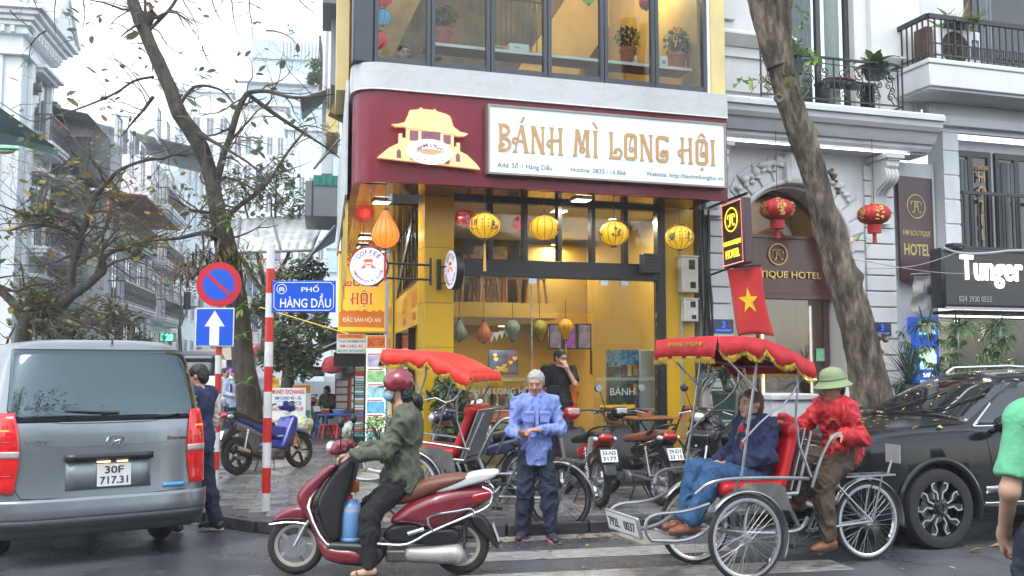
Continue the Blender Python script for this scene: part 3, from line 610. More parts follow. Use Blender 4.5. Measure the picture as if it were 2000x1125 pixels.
def glyph(ch):
 if ch=='B':return stem_(.07)+ribbon(arc(.2,.77,.26,.19,90,-90),.11)+ribbon(arc(.2,.27,.31,.23,90,-90)+arc(.2,.16,.12,.12,-90,-260,8),.11)+disc(.24,.25,.065),.62
 if ch in 'AÁ':
  g=slant(.08,0,.34,1,.07)+slant(.56,0,.36,1,.15)+[[(-.02,0),(.2,0),(.14,.07),(.05,.07)],[(.42,0),(.68,0),(.62,.07),(.5,.07)]]+ribbon(arc(.1,.42,.11,.1,250,0,10)+[(.45,.42)],.075)+disc(.06,.34,.055)
  if ch=='Á':g+=slant(.34,1.08,.46,1.3,.1)
  return g,.72
 if ch=='N':return stem_(.05,.1)+slant(.13,1,.5,0,.14)+stem_(.46,.1),.7
 if ch=='H':return stem_(.13,.11)+stem_(.48,.13)+ribbon([(.5,.56),(.3,.52)]+arc(.12,.4,.12,.12,80,300,10),.08)+disc(.13,.33,.06),.76
 if ch=='M':return slant(.06,0,.14,1,.12)+[[(-.04,0),(.17,0),(.12,.08),(.02,.08)]]+slant(.17,1,.34,.3,.13)+slant(.5,1,.36,.3,.08)+ribbon(arc(.36,.26,.1,.1,60,-200,10),.07)+disc(.33,.22,.05)+stem_(.52,.14),.8
 if ch in 'IÌ':
  g=stem_(.06,.13)
  if ch=='Ì':g+=slant(.2,1.08,.04,1.3,.1)
  return g,.34
 if ch=='L':return stem_(.06,.13)+[[(.1,0),(.55,0),(.55,.12),(.1,.1)]]+ribbon(arc(.42,.24,.15,.15,-60,190,12),.09)+disc(.33,.24,.06),.66
 if ch in 'OỘ':
  o=[(.12,.06),(.5,.06),(.58,.14),(.58,.86),(.5,.94),(.12,.94),(.04,.86),(.04,.14),(.12,.06)];g=ribbon([(.09,.5),(.09,.12),(.16,.06),(.46,.06),(.53,.12),(.53,.88),(.46,.94),(.16,.94),(.09,.88),(.09,.5)],.13);g+=ribbon([(.38,.88),(.3,.7),(.27,.5)]+arc(.34,.42,.08,.1,160,370,8),.06)+disc(.38,.46,.05)
  if ch=='Ộ':g+=slant(.16,1.06,.31,1.22,.09)+slant(.46,1.06,.31,1.22,.09)+disc(.31,-.16,.07)
  return g,.7
 if ch=='G':g=ribbon([(.55,.88),(.46,.94),(.16,.94),(.09,.88),(.09,.12),(.16,.06),(.46,.06),(.53,.12),(.53,.42),(.36,.42)]+arc(.36,.32,.09,.09,90,280,8),.13);return g+disc(.4,.28,.06)+[[(.47,.8),(.62,.8),(.6,1),(.5,.96)]],.7
 return[],.34
def deco_text(name,txt,mat,parent,x0,z0,width,height,y,depth=.012):
 adv=sum(glyph(c)[1]for c in txt);k=width/adv;mb=MB();x=0;j=0
 for c in txt:
  g,a=glyph(c)
  for pl in g:j+=1;dy=.0004*(j%6);mb.prism([(x0+(x+p[0])*k,z0+p[1]*height)for p in pl],y-depth-dy,y)
  x+=a
 return mb.bd(name,mat,parent,flat=True)
a0,zt=fp(953,205,-.13);a1,zb=fp(1420,372,-.13)
zt,zb=5.03,4.13
sg=tng('shop_sign','long white lit sign with gold decorative shop lettering on maroon fascia','sign',FW(a0,-.13,zb),FA)
W,H=a1-a0,zt-zb
mb=MB();mb.box(0,W,0,.128,0,.025);mb.box(0,W,0,.128,H-.025,H);mb.box(0,.025,0,.128,.025,H-.025);mb.box(W-.025,W,0,.128,.025,H-.025)
mb.bd('sign_frame',pm('sign_frame_grey',(.25,.22,.2),.4,metal=.4),sg)
def lit_face(name,col,s):m,nt,b=new_mat(name);b.inputs['Base Color'].default_value=(col[0]*.8,col[1]*.8,col[2]*.8,1);b.inputs['Roughness'].default_value=.35;f=ntex(nt,1.2,2,.5);mr=nd(nt,'ShaderNodeMapRange');nt.links.new(f,mr.inputs[0]);mr.inputs[1].default_value=.3;mr.inputs[2].default_value=.7;mr.inputs[3].default_value=s*.85;mr.inputs[4].default_value=s*1.12;b.inputs['Emission Color'].default_value=(col[0],col[1],col[2],1);nt.links.new(mr.outputs[0],b.inputs['Emission Strength']);return m
M21_=lit_face('lit_sign_face',(.8,.94,1.),.07)
MB().box(.025,W-.025,.02,.1,.025,H-.025).bd('sign_face',M21_,sg)
for x in(W*.34,W*.67):MB().box(x,x+.004,.0185,.03,.025,H-.025).bd('face_joint',M6_,sg)
MW_=pm('gold_sign_letter',(.47,.28,.11),.5,var=.04)
deco_text('sign_lettering','BÁNH MÌ LONG HỘI',MW_,sg,.13,.3,W-.26,.36,.018)
MX_=pm('grey_print',(.16,.16,.17),.5)
text('address_line','Add: Số 1 Hàng Dầu',MX_,sg,(.5,.016,.125),width=.74,depth=.003,bold=.012)
text('address_line','Hotline: 0835.116.866',MX_,sg,(1.52,.016,.125),width=.78,depth=.003,bold=.012)
text('address_line','Website: http://banhmilonghoi.vn',MX_,sg,(2.78,.016,.125),width=1.15,depth=.003,bold=.012)
mb=MB();mb.tube([(2.45,.012,H-.02),(2.47,.01,H-.12),(2.46,.012,H-.25),(2.47,.012,H-.3)],.006,5);mb.bd('stray_wire',M2_,sg)
# gate-shaped emblem on the fascia
M22_=lit_face('lit_peach',(1.,.6,.28),.12)
MY_=pm('plum_print',(.22,.085,.13),.4)
M23_=lit_face('lit_white',(1.,.93,.95),.26)
def gate_emblem(parent,w,mats,dep,rough=True):
 k=w;mb=MB();roof=[(-.36,.3),(-.3,.305),(-.235,.33),(-.2,.41),(-.19,.445),(-.12,.455),(-.085,.48),(-.07,.465),(.03,.462),(.045,.478),(.06,.455),(.15,.435),(.185,.42),(.2,.4),(.225,.32),(.29,.275),(.37,.262),(.33,.235),(.27,.23),(.235,.24),(.235,.245),(-.22,.275),(-.24,.285),(-.32,.28)];body=[(-.22,.3),(-.22,.18),(-.26,.18),(-.26,.22),(-.29,.22),(-.29,.13),(-.38,.08),(-.47,.0),(-.49,-.02),(.49,-.07),(.45,-.02),(.36,.06),(.29,.09),(.29,.17),(.26,.17),(.26,.13),(.23,.13),(.23,.26)]
 mb.prism([(p[0]*k,p[1]*k)for p in roof],-dep,0);mb.prism([(p[0]*k,p[1]*k)for p in body],-dep*.9,-.001);mb.bd('emblem_body',mats[0],parent,flat=True);mb=MB()
 for(x0,x1,z0,z1)in((-.19,-.11,.16,.255),(-.08,.1,.17,.255),(.13,.2,.15,.235),(-.18,-.14,-.02,.08),(.15,.19,-.04,.06)):mb.box(x0*k,x1*k,-dep*.9-.004,-dep*.9,z0*k,z1*k)
 for x in(-.29,.27):mb.prism([((x-.02)*k,-.01*k),((x+.02)*k,-.012*k),((x+.02)*k,.05*k),(x*k,.075*k),((x-.02)*k,.05*k)],-dep*.9-.004,-dep*.9)
 mb.bd('emblem_windows',mats[1],parent,flat=True)
a0,z0=fp(837,312,-.06)
em=tng('gate_emblem','backlit peach pagoda gate emblem with white oval on maroon fascia','sign',FW(a0,-.06,z0),FA)
EW=fp(940,312,-.06)[0]-fp(735,312,-.06)[0]
gate_emblem(em,EW,(M22_,MY_),.07)
mb=MB()
n=36
mb.prism([(EW*.215*cos(2*pi*i/n),EW*.062+EW*.118*sin(2*pi*i/n))for i in range(n)],-.085,-.066)
mb.bd('emblem_oval',M23_,em,flat=True)
arc_text('oval_lettering','BÁNH MÌ LONG HỘI',MY_,em,(0,-.087,-EW*.04),EW*.165,rad(90),rad(95),.075,bold=.001)
mb=MB()
mb.prism([(EW*.1*cos(2*pi*i/n),EW*.062+EW*.03*sin(2*pi*i/n))for i in range(n)],-.09,-.0845)
mb.bd('bread_print',pm('bread_print',(.55,.36,.2),.5),em,flat=True)
mb=MB()
for x in(-.12,-.05,.05,.12):mb.prism([(EW*x+.012*cos(2*pi*i/5),-EW*.015+.012*sin(2*pi*i/5))for i in range(5)],-.09,-.0845)
mb.bd('star_print',MY_,em,flat=True)
# round coffee signs on brackets
M24_=lit_face('lit_disc_face',(.86,.88,1.),.07)
M1m_=pm('maroon_print',(.13,.03,.06),.5)
M25_=pm('orange_print',(.72,.13,.03),.5)
def coffee_sign(label,loc,rz,R,arm,th=.07,label_arm=None):
 t=tng('round_sign',label,'sign',loc,rz,'round coffee signs on the shop corner');mb=MB();mb.lathe([(R,-th/2),(R,th/2)],40,axis='y');mb.bd('sign_rim',M0_,t)
 for sgn in(1,-1):
  y=-sgn*(th/2);mb=MB();mb.lathe([(0,min(y,y-sgn*.004)),(R*.965,min(y,y-sgn*.004)),(R*.965,max(y,y-sgn*.004)),(0,max(y,y-sgn*.004))],40,axis='y');f=mb.bd('sign_face',M24_,t)
  for(txt,mid,span,flip)in(('COFFEE',90,92,False),('SMOOTHIES & JUICE',-90,142,True)):
   o=arc_text('face_lettering',txt,M1m_,f,(0,0,0),R*.74,rad(mid),rad(span),R*(.3 if not flip else.175),flip,bold=.0015);o.location=(0,y-sgn*.006,0)
   if sgn<0:o.rotation_euler=(0,0,pi)
  e=tng('emblem',None,None);e.parent=f;mb=MB()
  for pl in([(-.22,.16),(-.18,.24),(-.1,.27),(.1,.27),(.18,.24),(.22,.16)],[(-.34,-.12),(-.16,.04),(-.16,.12),(-.12,.12),(-.12,-.12)],[(.34,-.12),(.16,.04),(.16,.12),(.12,.12),(.12,-.12)],[(-.1,.0),(.1,.0),(.1,.06),(-.1,.06)],[(-.16,.13),(.16,.13),(.16,.155),(-.16,.155)]):mb.prism([(p[0]*R*1.25*(sgn),p[1]*R*1.25+.05*R)for p in pl],y-sgn*.003-.0025,y-sgn*.003+.0025)
  for s2 in(-1,1):mb.prism([(s2*R*.86+R*.04*cos(i),R*.04*sin(i))for i in range(6)],y-sgn*.003-.0025,y-sgn*.003+.0025)
  bpy.data.objects.remove(e);mb.bd('gate_print',M25_,f,flat=True);mb=MB()
  for a0_,a1_ in((35,145),(215,325)):pts=[(R*.58*cos(rad(lerp(a0_,a1_,i/20))),y-sgn*.003,R*.58*sin(rad(lerp(a0_,a1_,i/20))))for i in range(21)];mb.tube(pts,R*.012,4)
  mb.bd('ring_print',M1m_,f,flat=True)
 mb=MB();arm(mb,R);mb.bd('bracket',M0_,t);return t
p=at(721,521,12.35);R=38.5*12.35/1905
def arm1(mb,R):
 for z in(.045,-.145):mb.tube([(R*.9,0,z),(R+.46,.35,z)],.016,8)
 mb.bar((R+.47,.36,-.22),(R+.47,.36,.14),.03,.03)
coffee_sign('round coffee sign facing the street, hung left of the yellow corner column',p,-rad(8),R,arm1)
u,z=fp(884,527,.62)
p=FW(u+.02,.62,z)
def arm2(mb,R):mb.bar((-R-.16,.06,-.21),(-R-.16,.06,.21),.055,.055);mb.bar((-R-.14,.06,.13),(-R+.02,0,.13),.022,.022);mb.bar((-R-.14,.06,-.13),(-R+.02,0,-.13),.022,.022)
def arm2b(mb,R):mb.tube([(-.0,0,0),(0,0,.001)],.001,4)
t=coffee_sign('round coffee sign seen almost edge on, right of the yellow corner column',p,rad(-68),.265,arm2b,th=.1)
b=MB();bu=fp(857,540,.97)[0]
b.bar((bu,.965,z-.24),(bu,.965,z+.17),.05,.05);b.bar((bu+.02,.95,z+.06),(u+.0,.66,z+.06),.022,.022);b.bar((bu+.02,.95,z-.16),(u+.0,.66,z-.16),.022,.022)
b.bd('sign_bracket',M0_,shop)
# lanterns
def lmat(name,col,s,ribs=10,dark=.5):
 m,nt,b=new_mat(name);f=ntex(nt,9,4,.6);c=ramp(nt,f,[(.3,[x*.75 for x in col]),(.7,col)]);nt.links.new(c,b.inputs['Base Color']);b.inputs['Roughness'].default_value=.55
 if s>0:nt.links.new(c,b.inputs['Emission Color']);tc=nd(nt,'ShaderNodeTexCoord');sp=nd(nt,'ShaderNodeSeparateXYZ');nt.links.new(tc.outputs['Object'],sp.inputs[0]);mr=nd(nt,'ShaderNodeMapRange');nt.links.new(sp.outputs[2],mr.inputs[0]);mr.inputs[1].default_value=.15;mr.inputs[2].default_value=-.18;mr.inputs[3].default_value=s*.12;mr.inputs[4].default_value=s;nt.links.new(mr.outputs[0],b.inputs['Emission Strength'])
 return m
M26_=pm('lantern_rib',(.1,.06,.02),.6)
M1n_=pm('tassel_yellow',(.5,.33,.06),.7)
M1o_=pm('tassel_red',(.45,.02,.02),.7)
def lantern(name,label,loc,prof,mat,ribs=12,tassel=None,string=.3,cap=Mj_,group=None,deco=None,top=None,rz=0,scale=1.,tl=.3):
 t=tng(name,label,'lantern',loc,rz,group);n=ribs*4;P=[(r*scale,z*scale)for r,z in prof];rows=[]
 for(r,z)in P:
  row=[]
  for j in range(n):k=1.-.035*(1-cos(2*pi*j*ribs/n+pi))*.5;row.append((r*k*cos(2*pi*j/n),r*k*sin(2*pi*j/n),z))
  rows.append(row)
 MB().grid(rows,closed=True).bd('shade',mat,t,ang=60);mb=MB()
 for k in range(ribs):a=2*pi*k/ribs;mb.tube([(r*1.004*cos(a),r*1.004*sin(a),z)for r,z in P],.0035*scale if scale<1.2 else.005,4)
 mb.bd('ribs',M26_,t);zt,zb=P[-1][1],P[0][1];mb=MB();mb.cyl((0,0,zt-.005),(0,0,zt+.02),P[-1][0]*1.05,n=16);mb.cyl((0,0,zb-.02),(0,0,zb+.004),P[0][0]*1.05,n=16);mb.bd('cap',cap,t);mb=MB();mb.tube([(0,0,zt+.02),(0,0,zt+string)],.005,5);mb.bd('cord',M0_,t)
 if tassel:mb=MB();mb.tube([(0,0,zb-.02),(0,0,zb-.08)],.004,5);mb.ell((0,0,zb-.09),(.018,.018,.018),8,6);mb.cyl((0,0,zb-.1),(0,0,zb-.1-tl),.012,.02,8);mb.bd('tassel',tassel,t)
 if deco:deco(t,P)
 return t
globe=[(.04,-.165),(.1,-.145),(.16,-.1),(.195,-.045),(.2,.0),(.195,.05),(.165,.1),(.11,.14),(.06,.158)]
drop=[(.035,-.27),(.12,-.235),(.185,-.16),(.205,-.08),(.185,.0),(.14,.09),(.095,.17),(.06,.235),(.045,.27)]
M27_=lmat('yellow_silk',(.8,.48,.02),.24)
M28_=lmat('orange_silk',(.95,.2,.02),.5)
MZ_=lmat('red_silk',(.65,.015,.03),.3)
MC_=lmat('red_silk_unlit',(.5,.008,.012),.0)
M29_=lmat('blue_silk',(.06,.25,.42),.5)
M2a_=lmat('green_silk',(.25,.5,.05),.35)
M1p_=lmat('pale_blue_silk',(.3,.38,.38),.0)
M2b_=lmat('olive_silk',(.33,.33,.06),.0)
M2c_=lmat('orange_silk_unlit',(.6,.16,.03),.05)  # silk given a faint added glow by emission
M2d_=lmat('yellow_silk_dim',(.62,.36,.03),.1)
M2e_=pm('paint_dark',(.03,.05,.06),.6);M2f_=pm('paint_red',(.55,.05,.02),.6);M10_=pm('paint_green',(.04,.14,.06),.6);M2g_=pm('paint_brown',(.28,.12,.03),.6)
def paint_deco(seed):
 def d(t,P):
  r_=random.Random(seed)
  def rad(z):
   for(ra,za),(rb,zb)in zip(P[:-1],P[1:]):
    if za<=z<=zb:return lerp(ra,rb,(z-za)/(zb-za))
   return P[4][0]
  def patch(mb,a,z,w,h,mi,n=6):
   pts=[];rr=r_.uniform
   for i in range(n):q=2*pi*i/n;x=w*cos(q)*rr(.6,1.1);zz=z+h*sin(q)*rr(.6,1.1);r0=rad(zz)*1.012;aa=a+x/.19;pts.append((r0*cos(aa),r0*sin(aa),zz))
   mb.add(pts,[tuple(range(n))],mi)
  mb=MB()
  for base in(-pi/2-.75,-pi/2+.65,-pi/2+2.2):
   for k in range(7):patch(mb,base+rr_(r_,.3),rr_(r_,.05),r_.uniform(.012,.03),r_.uniform(.015,.045),r_.choice((0,0,2,2,3,1)))
   patch(mb,base,-.055,.06,.008,3);mb_r=base-.55 if base>-pi/2 else base+.55
  for a in(-pi/2-.15,-pi/2+.25,pi/2):
   for k in range(3):patch(mb,a,.06-.045*k,.016,.014,1,5)
  mb.bd('painting',[M2e_,M2f_,M10_,M2g_],t,flat=True,recalc=False)
 return d
def rr_(r_,s):return r_.uniform(-s,s)
LV=.12
desc=['yellow painted lantern hanging second right of the corner column, leftmost in the row of yellow ones','yellow painted lantern in front of the third upper pane, second in the row','yellow painted lantern with a dark cap below, third in the row over the open door','yellow painted lantern hanging before the right yellow pillar beside electric meters']
desc[0]='leftmost yellow painted lantern in the row under the maroon fascia'
for i,(px,py)in enumerate(((947,441),(1063,445),(1199,456),(1327,464))):
 u,z=fp(px,py,LV);lantern('silk_lantern',desc[i],FW(u,LV,z),globe,M27_,12,M1n_ if i==0 else None,ZS-z-.16,group='yellow lanterns under the fascia',deco=paint_deco(i+3),rz=i*2.1,tl=.32)
 if i in(1,2):pass
u,z=fp(757,445,-.05)
lantern('silk_lantern','glowing orange drop shaped lantern hanging at the fascia corner above the round sign',FW(u,.1,z),drop,M28_,14,M1o_,ZS-z-.27,rz=.4,scale=.88)
p=GW(-.52,3.,3.37)
lantern('silk_lantern','pink and orange patterned lantern half hidden behind the glowing orange one',p,drop,lmat('pink_silk',(.85,.25,.22),.8),14,None,ZS-3.37-.2,scale=.8)
p=GW(-.55,5.2,3.62)
lantern('silk_lantern','dull dark red lantern under the soffit of the side street front',p,globe,MC_,12,None,ZS-3.62-.16)
for i,(px,py,v,l)in enumerate(((909,427,2.2,'red glowing lantern inside, left behind the leftmost yellow lantern'),(1020,437,2.2,'red glowing lantern inside, behind the second upper pane'))):u,z=fp(px,py,v);lantern('silk_lantern',l,FW(u,v,z),globe,MZ_,12,None,ZS-z-.165,scale=.75,group='red lanterns inside the shop')
for i,(px,py,v,mt,pr,l)in enumerate(((945,648,3.,M2c_,drop,'unlit orange drop lantern inside the shop on the left'),(1001,645,3.,M1p_,drop,'pale grey blue drop lantern inside, beside the bunting'),(1054,645,3.,M2b_,drop,'olive green drop lantern inside the shop, above the standing man in blue'),(1105,643,2.6,M2d_,drop,'yellow drop lantern inside, in front of the menu screens'),(897,645,3.,M1p_,drop,'pale blue lantern inside, close to the corner column'))):u,z=fp(px,py,v);sc_=.62;tpr=[(r,-zz)for r,zz in pr[::-1]]if i in(1,2,3)else pr;lantern('silk_lantern',l,FW(u,v,z),tpr,mt,10,M1n_ if i==3 else None,.3,scale=sc_)
for i,(px,py,v,mt,l)in enumerate(((748,34,.6,M29_,'blue lantern in the upper left window, above the red one'),(742,78,.6,MZ_,'red glowing lantern low in the upper left window'),(1150,-6,.9,M2a_,'green lantern at the top of the upper window'),(1262,5,.9,MC_,'red lantern at the top of the upper right window'),(752,-4,.6,MZ_,'red lantern at the very top of the upper left window'))):
 u,z=fp(px,py,v);lantern('silk_lantern',l,FW(u,v,z),[(r*.8,zz*.95)for r,zz in globe],mt,10,None,.5,scale=.66)
 # electric meters and cables on the right pillar
M1q_=pm('meter_box_grey',(.55,.54,.5),.5,var=.12,stain=(.25,.22,.18),stain_amt=.5)
for(px,py,w,h,lab)in((1345,537,.27,.52,'upper larger grey electric meter box on the yellow pillar'),(1348,607,.22,.32,'lower smaller grey electric meter box on the yellow pillar')):u,z=fp(px,py,.9);t=tng('meter_box',lab,'electric meter',FW(u,.85,z),FA,'electric meters on the yellow pillar');MB().box(-w/2,w/2,0,.148,-h/2,h/2).bd('housing',M1q_,t,bevel=.015);mb=MB();mb.box(-.02,w*.28,-.006,0,h*.15,h*.42);mb.bd('meter_window',pm('dark_window',(.03,.035,.035),.15),t);mb=MB();mb.box(.0,w*.32,-.005,0,-h*.38,-h*.2);mb.bd('meter_window',MATS['dark_window'],t);mb=MB();mb.box(-w/2-.01,w/2+.01,-.01,.148,h/2,h/2+.02);mb.bd('hood',M1q_,t)
cb=MB()
r_=random.Random(4)
for k in range(9):u0=4.34+.022*k;pts=[(u0+r_.uniform(-.03,.03),.93+r_.uniform(-.04,.03),z)for z in(4.,3.5,3.,2.6,2.2,1.9,1.6)];cb.tube(spath(pts,2),r_.uniform(.01,.022),6)
for k in range(5):pts=[(4.2,.9,2.1-.02*k),(4.28+.02*k,.86,1.9),(4.4,.88,1.95+.05*k),(4.42,.93,2.4)];cb.tube(spath(pts,2),.011,6)
o=cb.bd('cable_bundle',M0_,None);o.location=FO;o.rotation_euler=(0,0,FA)
tag(o,'black cable bundle running down between yellow pillar and white hotel','cables')
# white hotel next door
M8_=pm('hotel_white_paint',(.56,.57,.565),.55,var=.05,vs=1.5,stain=(.36,.37,.37),stain_amt=.5,stain_scale=1.2,bump=.05,bs=20)
MD_=pm('hotel_ledge_paint',(.5,.52,.53),.55,var=.06,vs=2,stain=(.22,.22,.21),stain_amt=.65,stain_scale=1.6,stretch=(.5,1,1.5))
M1r_=pm('brown_sign_panel',(.075,.022,.02),.22,var=.08,spec=.5)
ME_=pm('dark_maroon_board',(.055,.022,.027),.4,var=.08)
MF_=pm('brass_letter',(.5,.34,.11),.3,metal=.7,var=.08)
M11_=emit('lit_yellow_letter',(1.,.8,.05),.5)
M12_=pm('pale_gold_print',(.42,.34,.13),.5)
hotel=tng('hotel_building','white stucco hotel with arched entrance, deep cornice and iron balcony','hotel',FO,FA)
UH0,UH1,UC,RA,ZSP=4.4,7.87,5.99,1.04,3.48
def arch_pts(r,n=16,a0=0,a1=180):return[(UC+r*cos(rad(lerp(a0,a1,i/n))),ZSP+r*sin(rad(lerp(a0,a1,i/n))))for i in range(n+1)]
mb=MB()
mb.prism([(UH0,.1),(UC-RA,.1),(UC-RA,ZSP)]+arch_pts(RA,16,180,0)+[(UC+RA,.1),(UH1,.1),(UH1,5.4),(UH0,5.4)],1.04,1.75)
mb.bd('front_wall',M8_,hotel,ang=30)
blk=None
def block(u0,u1,z0,z1,v0=.985,v1=1.039):global blk;mb=MB();mb.box(u0+.008,u1-.008,v0,v1,z0+.009,z1-.009);return mb.bd('block',M8_,hotel,bevel=.012)
b0=block(0,.4,0,.25);b0.location=(4.49,0,.12)
b1=block(0,.56,0,.25);b1.location=(7.28,0,.12)
for k in range(1,19):link_copy(b0,(4.49,0,.12+.25*k));link_copy(b1,(7.28,0,.12+.25*k))
b2=block(0,.2,0,.25);b2.location=(UC+RA+.03,0,.12)
for k in range(1,13):link_copy(b2,(UC+RA+.03,0,.12+.25*k))
nv=15
for i in range(nv):a0_,a1_=180*i/nv+.8,180*(i+1)/nv-.8;mb=MB();r0,r1=RA+.03,RA+.42;pl=[(UC+r0*cos(rad(a0_)),ZSP+r0*sin(rad(a0_))),(UC+r0*cos(rad(a1_)),ZSP+r0*sin(rad(a1_))),(UC+r1*cos(rad(a1_)),ZSP+r1*sin(rad(a1_))),(UC+r1*cos(rad(a0_)),ZSP+r1*sin(rad(a0_)))];pl=[(max(4.9,min(7.27,p[0])),min(5.,p[1]))for p in pl];mb.prism(pl,1.012,1.039);mb.bd('arch_block',M8_,hotel,bevel=.01)
mb=MB()
for r,rr,v in((RA+.0,.035,1.),(RA-.06,.02,1.1)):mb.tube([(p[0],v,p[1])for p in arch_pts(r,30)],rr,8)
mb.bd('arch_moulding',M8_,hotel)
mb=MB()
for a in range(15,180,15):mb.tube([(UC+(RA-.003)*cos(rad(a)),v,ZSP+(RA-.003)*sin(rad(a)))for v in(1.1,1.74)],.012,5)
mb.bd('reveal_joint',MD_,hotel)
s_=SDF()
r_=random.Random(3)
s_.box((UC,.98,4.72),(.17,.08,.24),.04)
for sg in(-1,1):
 for k in range(9):x=UC+sg*(.15+.1*k);z=4.84-.012*k*k*.6+.03*sin(k*2);s_.ell((x,.985,z),(.075,.05,.045+.02*(k%2)),.02,Euler((0,r_.uniform(-.7,.7),0)).to_matrix());s_.ell((x+.03,.99,z-.09),(.05,.04,.035),.02,Euler((0,r_.uniform(-.9,.9),0)).to_matrix())
for k in range(4):s_.cap((UC-.1+.066*k,.9,4.9),(UC-.07+.045*k,.9,4.55),.03,.02,.01)
s_.bd('keystone_carving',M8_,hotel,h=.016)
def cornice(par,u0,u1,steps,mat,vback,name='cornice'):
 mb=MB();prof=[(vback,steps[0][0])]
 for(z,v)in steps:prof.append((v,z))
 prof.append((vback,steps[-1][0]));mb.prism([(p[0],p[1])for p in prof],u0,u1,plane='yz');return mb.bd(name,mat,par,ang=25)
cornice(hotel,UH0-.0,UH1+.32,[(5.,.62),(5.03,.62),(5.03,.56),(5.08,.52),(5.14,.52),(5.14,.46),(5.22,.4),(5.3,.36),(5.3,.31),(5.36,.26),(5.45,.25),(5.45,.2),(5.52,.2),(5.56,.24)],MD_,1.039)
MB().box(UH0,UH1+.3,.3,1.,5.561,5.58).bd('ledge_top',MD_,hotel)
M2h_=emit('led_strip',(.95,.97,1.),2.)
MB().box(UH0+.05,UH1-.05,.585,.6,4.985,4.999).bd('led_strip',M2h_,hotel)
for u in(4.55,7.52):
 pf=[(1.038,4.98),(.56,4.98),(.56,4.88),(.6,4.86),(.6,4.8)];pf+=[(.76+.15*cos(rad(a)),4.66+.15*sin(rad(a)))for a in range(140,260,20)];pf+=[(.84,4.46),(.9,4.38),(.93,4.2),(.9,4.12),(.92,4.05),(.98,4.),(1.038,3.98)];mb=MB();mb.prism(pf,u-.12,u+.12,plane='yz');mb.box(u-.17,u+.17,.53,1.037,4.9,4.982);mb.box(u-.15,u+.15,.9,1.,3.92,4.);mb.bd('corbel',M8_,hotel,ang=30,bevel=.008);mb=MB()
 for q in(-.07,0,.07):mb.tube([(u+q,p[0]-.006,p[1])for p in pf[4:13]],.022,6)
 mb.bd('corbel_rib',M8_,hotel)
mb=MB()
mb.box(UH0,6.02,1.,1.3,5.58,10.)
mb.box(7.18,8.42,1.,1.3,5.58,10.)
mb.bd('upper_wall',M8_,hotel)
MB().box(7.42,8.38,.9,.998,6.65,10).bd('pilaster',M8_,hotel,bevel=.01)
MB().box(UH0+.02,5.,.93,.998,6.95,10).bd('pilaster',M8_,hotel,bevel=.01)
for(a,b,z)in((UH0+.01,6.,6.56),(7.35,8.45,6.46)):cornice(hotel,a,b,[(z,.96),(z+.05,.9),(z+.1,.86),(z+.14,.82),(z+.17,.82),(z+.17,.88),(z+.24,.93)],M8_,.998,'sill_moulding')
for(a,b,z0,z1)in((UH0+.15,5.6,5.85,6.42),(7.6,8.3,5.75,6.35)):mb=MB();mb.box(a,b,.955,.998,z0,z0+.03);mb.box(a,b,.955,.998,z1-.03,z1);mb.box(a,a+.03,.955,.998,z0+.03,z1-.03);mb.box(b-.03,b,.955,.998,z0+.03,z1-.03);mb.bd('wall_panel',M8_,hotel)
M13_=pm('grey_curtain',(.16,.19,.2),.7,var=.1)
M2i_=pm('white_curtain',(.42,.45,.44),.7,var=.1)
d=MB();d.box(6.03,7.17,1.12,1.2,5.6,5.75);d.box(6.03,6.1,1.12,1.2,5.75,9);d.box(7.1,7.17,1.12,1.2,5.75,9);d.box(6.56,6.64,1.12,1.2,5.75,9)
dw=d.bd('balcony_door',pm('dark_frame',(.03,.034,.038),.4),hotel)
MB().box(6.1,7.1,1.15,1.158,5.75,9).bd('pane',MB_,dw)
def curtain(par,u0,u1,v,z0,z1,mat,folds=7):mb=MB();n=folds*6;mb.grid([[(lerp(u0,u1,i/n),v+.035*sin(i*2*pi/6)+.01*sin(i*1.3),z)for i in range(n+1)]for z in(z0,z1)]);return mb.bd('curtain',mat,par,recalc=False)
curtain(hotel,6.1,6.6,1.32,5.6,9,M13_);curtain(hotel,6.85,7.1,1.3,5.6,9,M2i_,4)
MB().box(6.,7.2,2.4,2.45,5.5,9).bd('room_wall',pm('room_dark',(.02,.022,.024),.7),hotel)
def scroll_panel(u0,u1,z0,z1):
 mb=MB();c=(u0+u1)/2;w=(u1-u0);h=z1-z0
 def spiral(cx,cz,r,a0,turns,sg):return[(cx+sg*r*(1-.8*t)*cos(a0+turns*2*pi*t),0,cz+r*(1-.8*t)*sin(a0+turns*2*pi*t))for t in[i/16 for i in range(17)]]
 for sg in(-1,1):
  for(dx,dz,r,a0)in((.25,.78,.14,pi),(.25,.22,.14,0),(.17,.55,.1,pi/2),(.3,.44,.1,-pi/2)):mb.tube(spiral(c+sg*dx*w,z0+dz*h,r*w*1.1,a0,1.3,sg),.009,5)
  mb.tube(spath([(c+sg*.4*w,0,z0),(c+sg*.12*w,0,z0+.3*h),(c+sg*.42*w,0,z0+.6*h),(c+sg*.05*w,0,z1)],2),.009,5)
 return mb
bal=tng('iron_balcony','black scrolled iron balcony railing over the hotel cornice','railing',FW(0,.26,0),FA)
zb0,zb1=5.63,6.26
mb=MB();mb.bar((5.,0,zb1),(7.47,0,zb1),.045,.03);mb.bar((5.,0,zb0),(7.47,0,zb0),.03,.02);mb.bar((5.,0,zb1-.09),(7.47,0,zb1-.09),.014,.014)
mb.bd('rail',M0_,bal)
mb=MB();mb.bar((7.46,0,zb1),(7.46,.65,zb1),.04,.03);mb.bar((7.46,0,zb0),(7.46,.65,zb0),.03,.02)
mb.bd('return_rail',M0_,bal)
for u in(5.,5.62,6.24,6.86,7.38,7.46):MB().bar((u,0,5.582),(u,0,zb1),.02,.02).bd('baluster',M0_,bal)
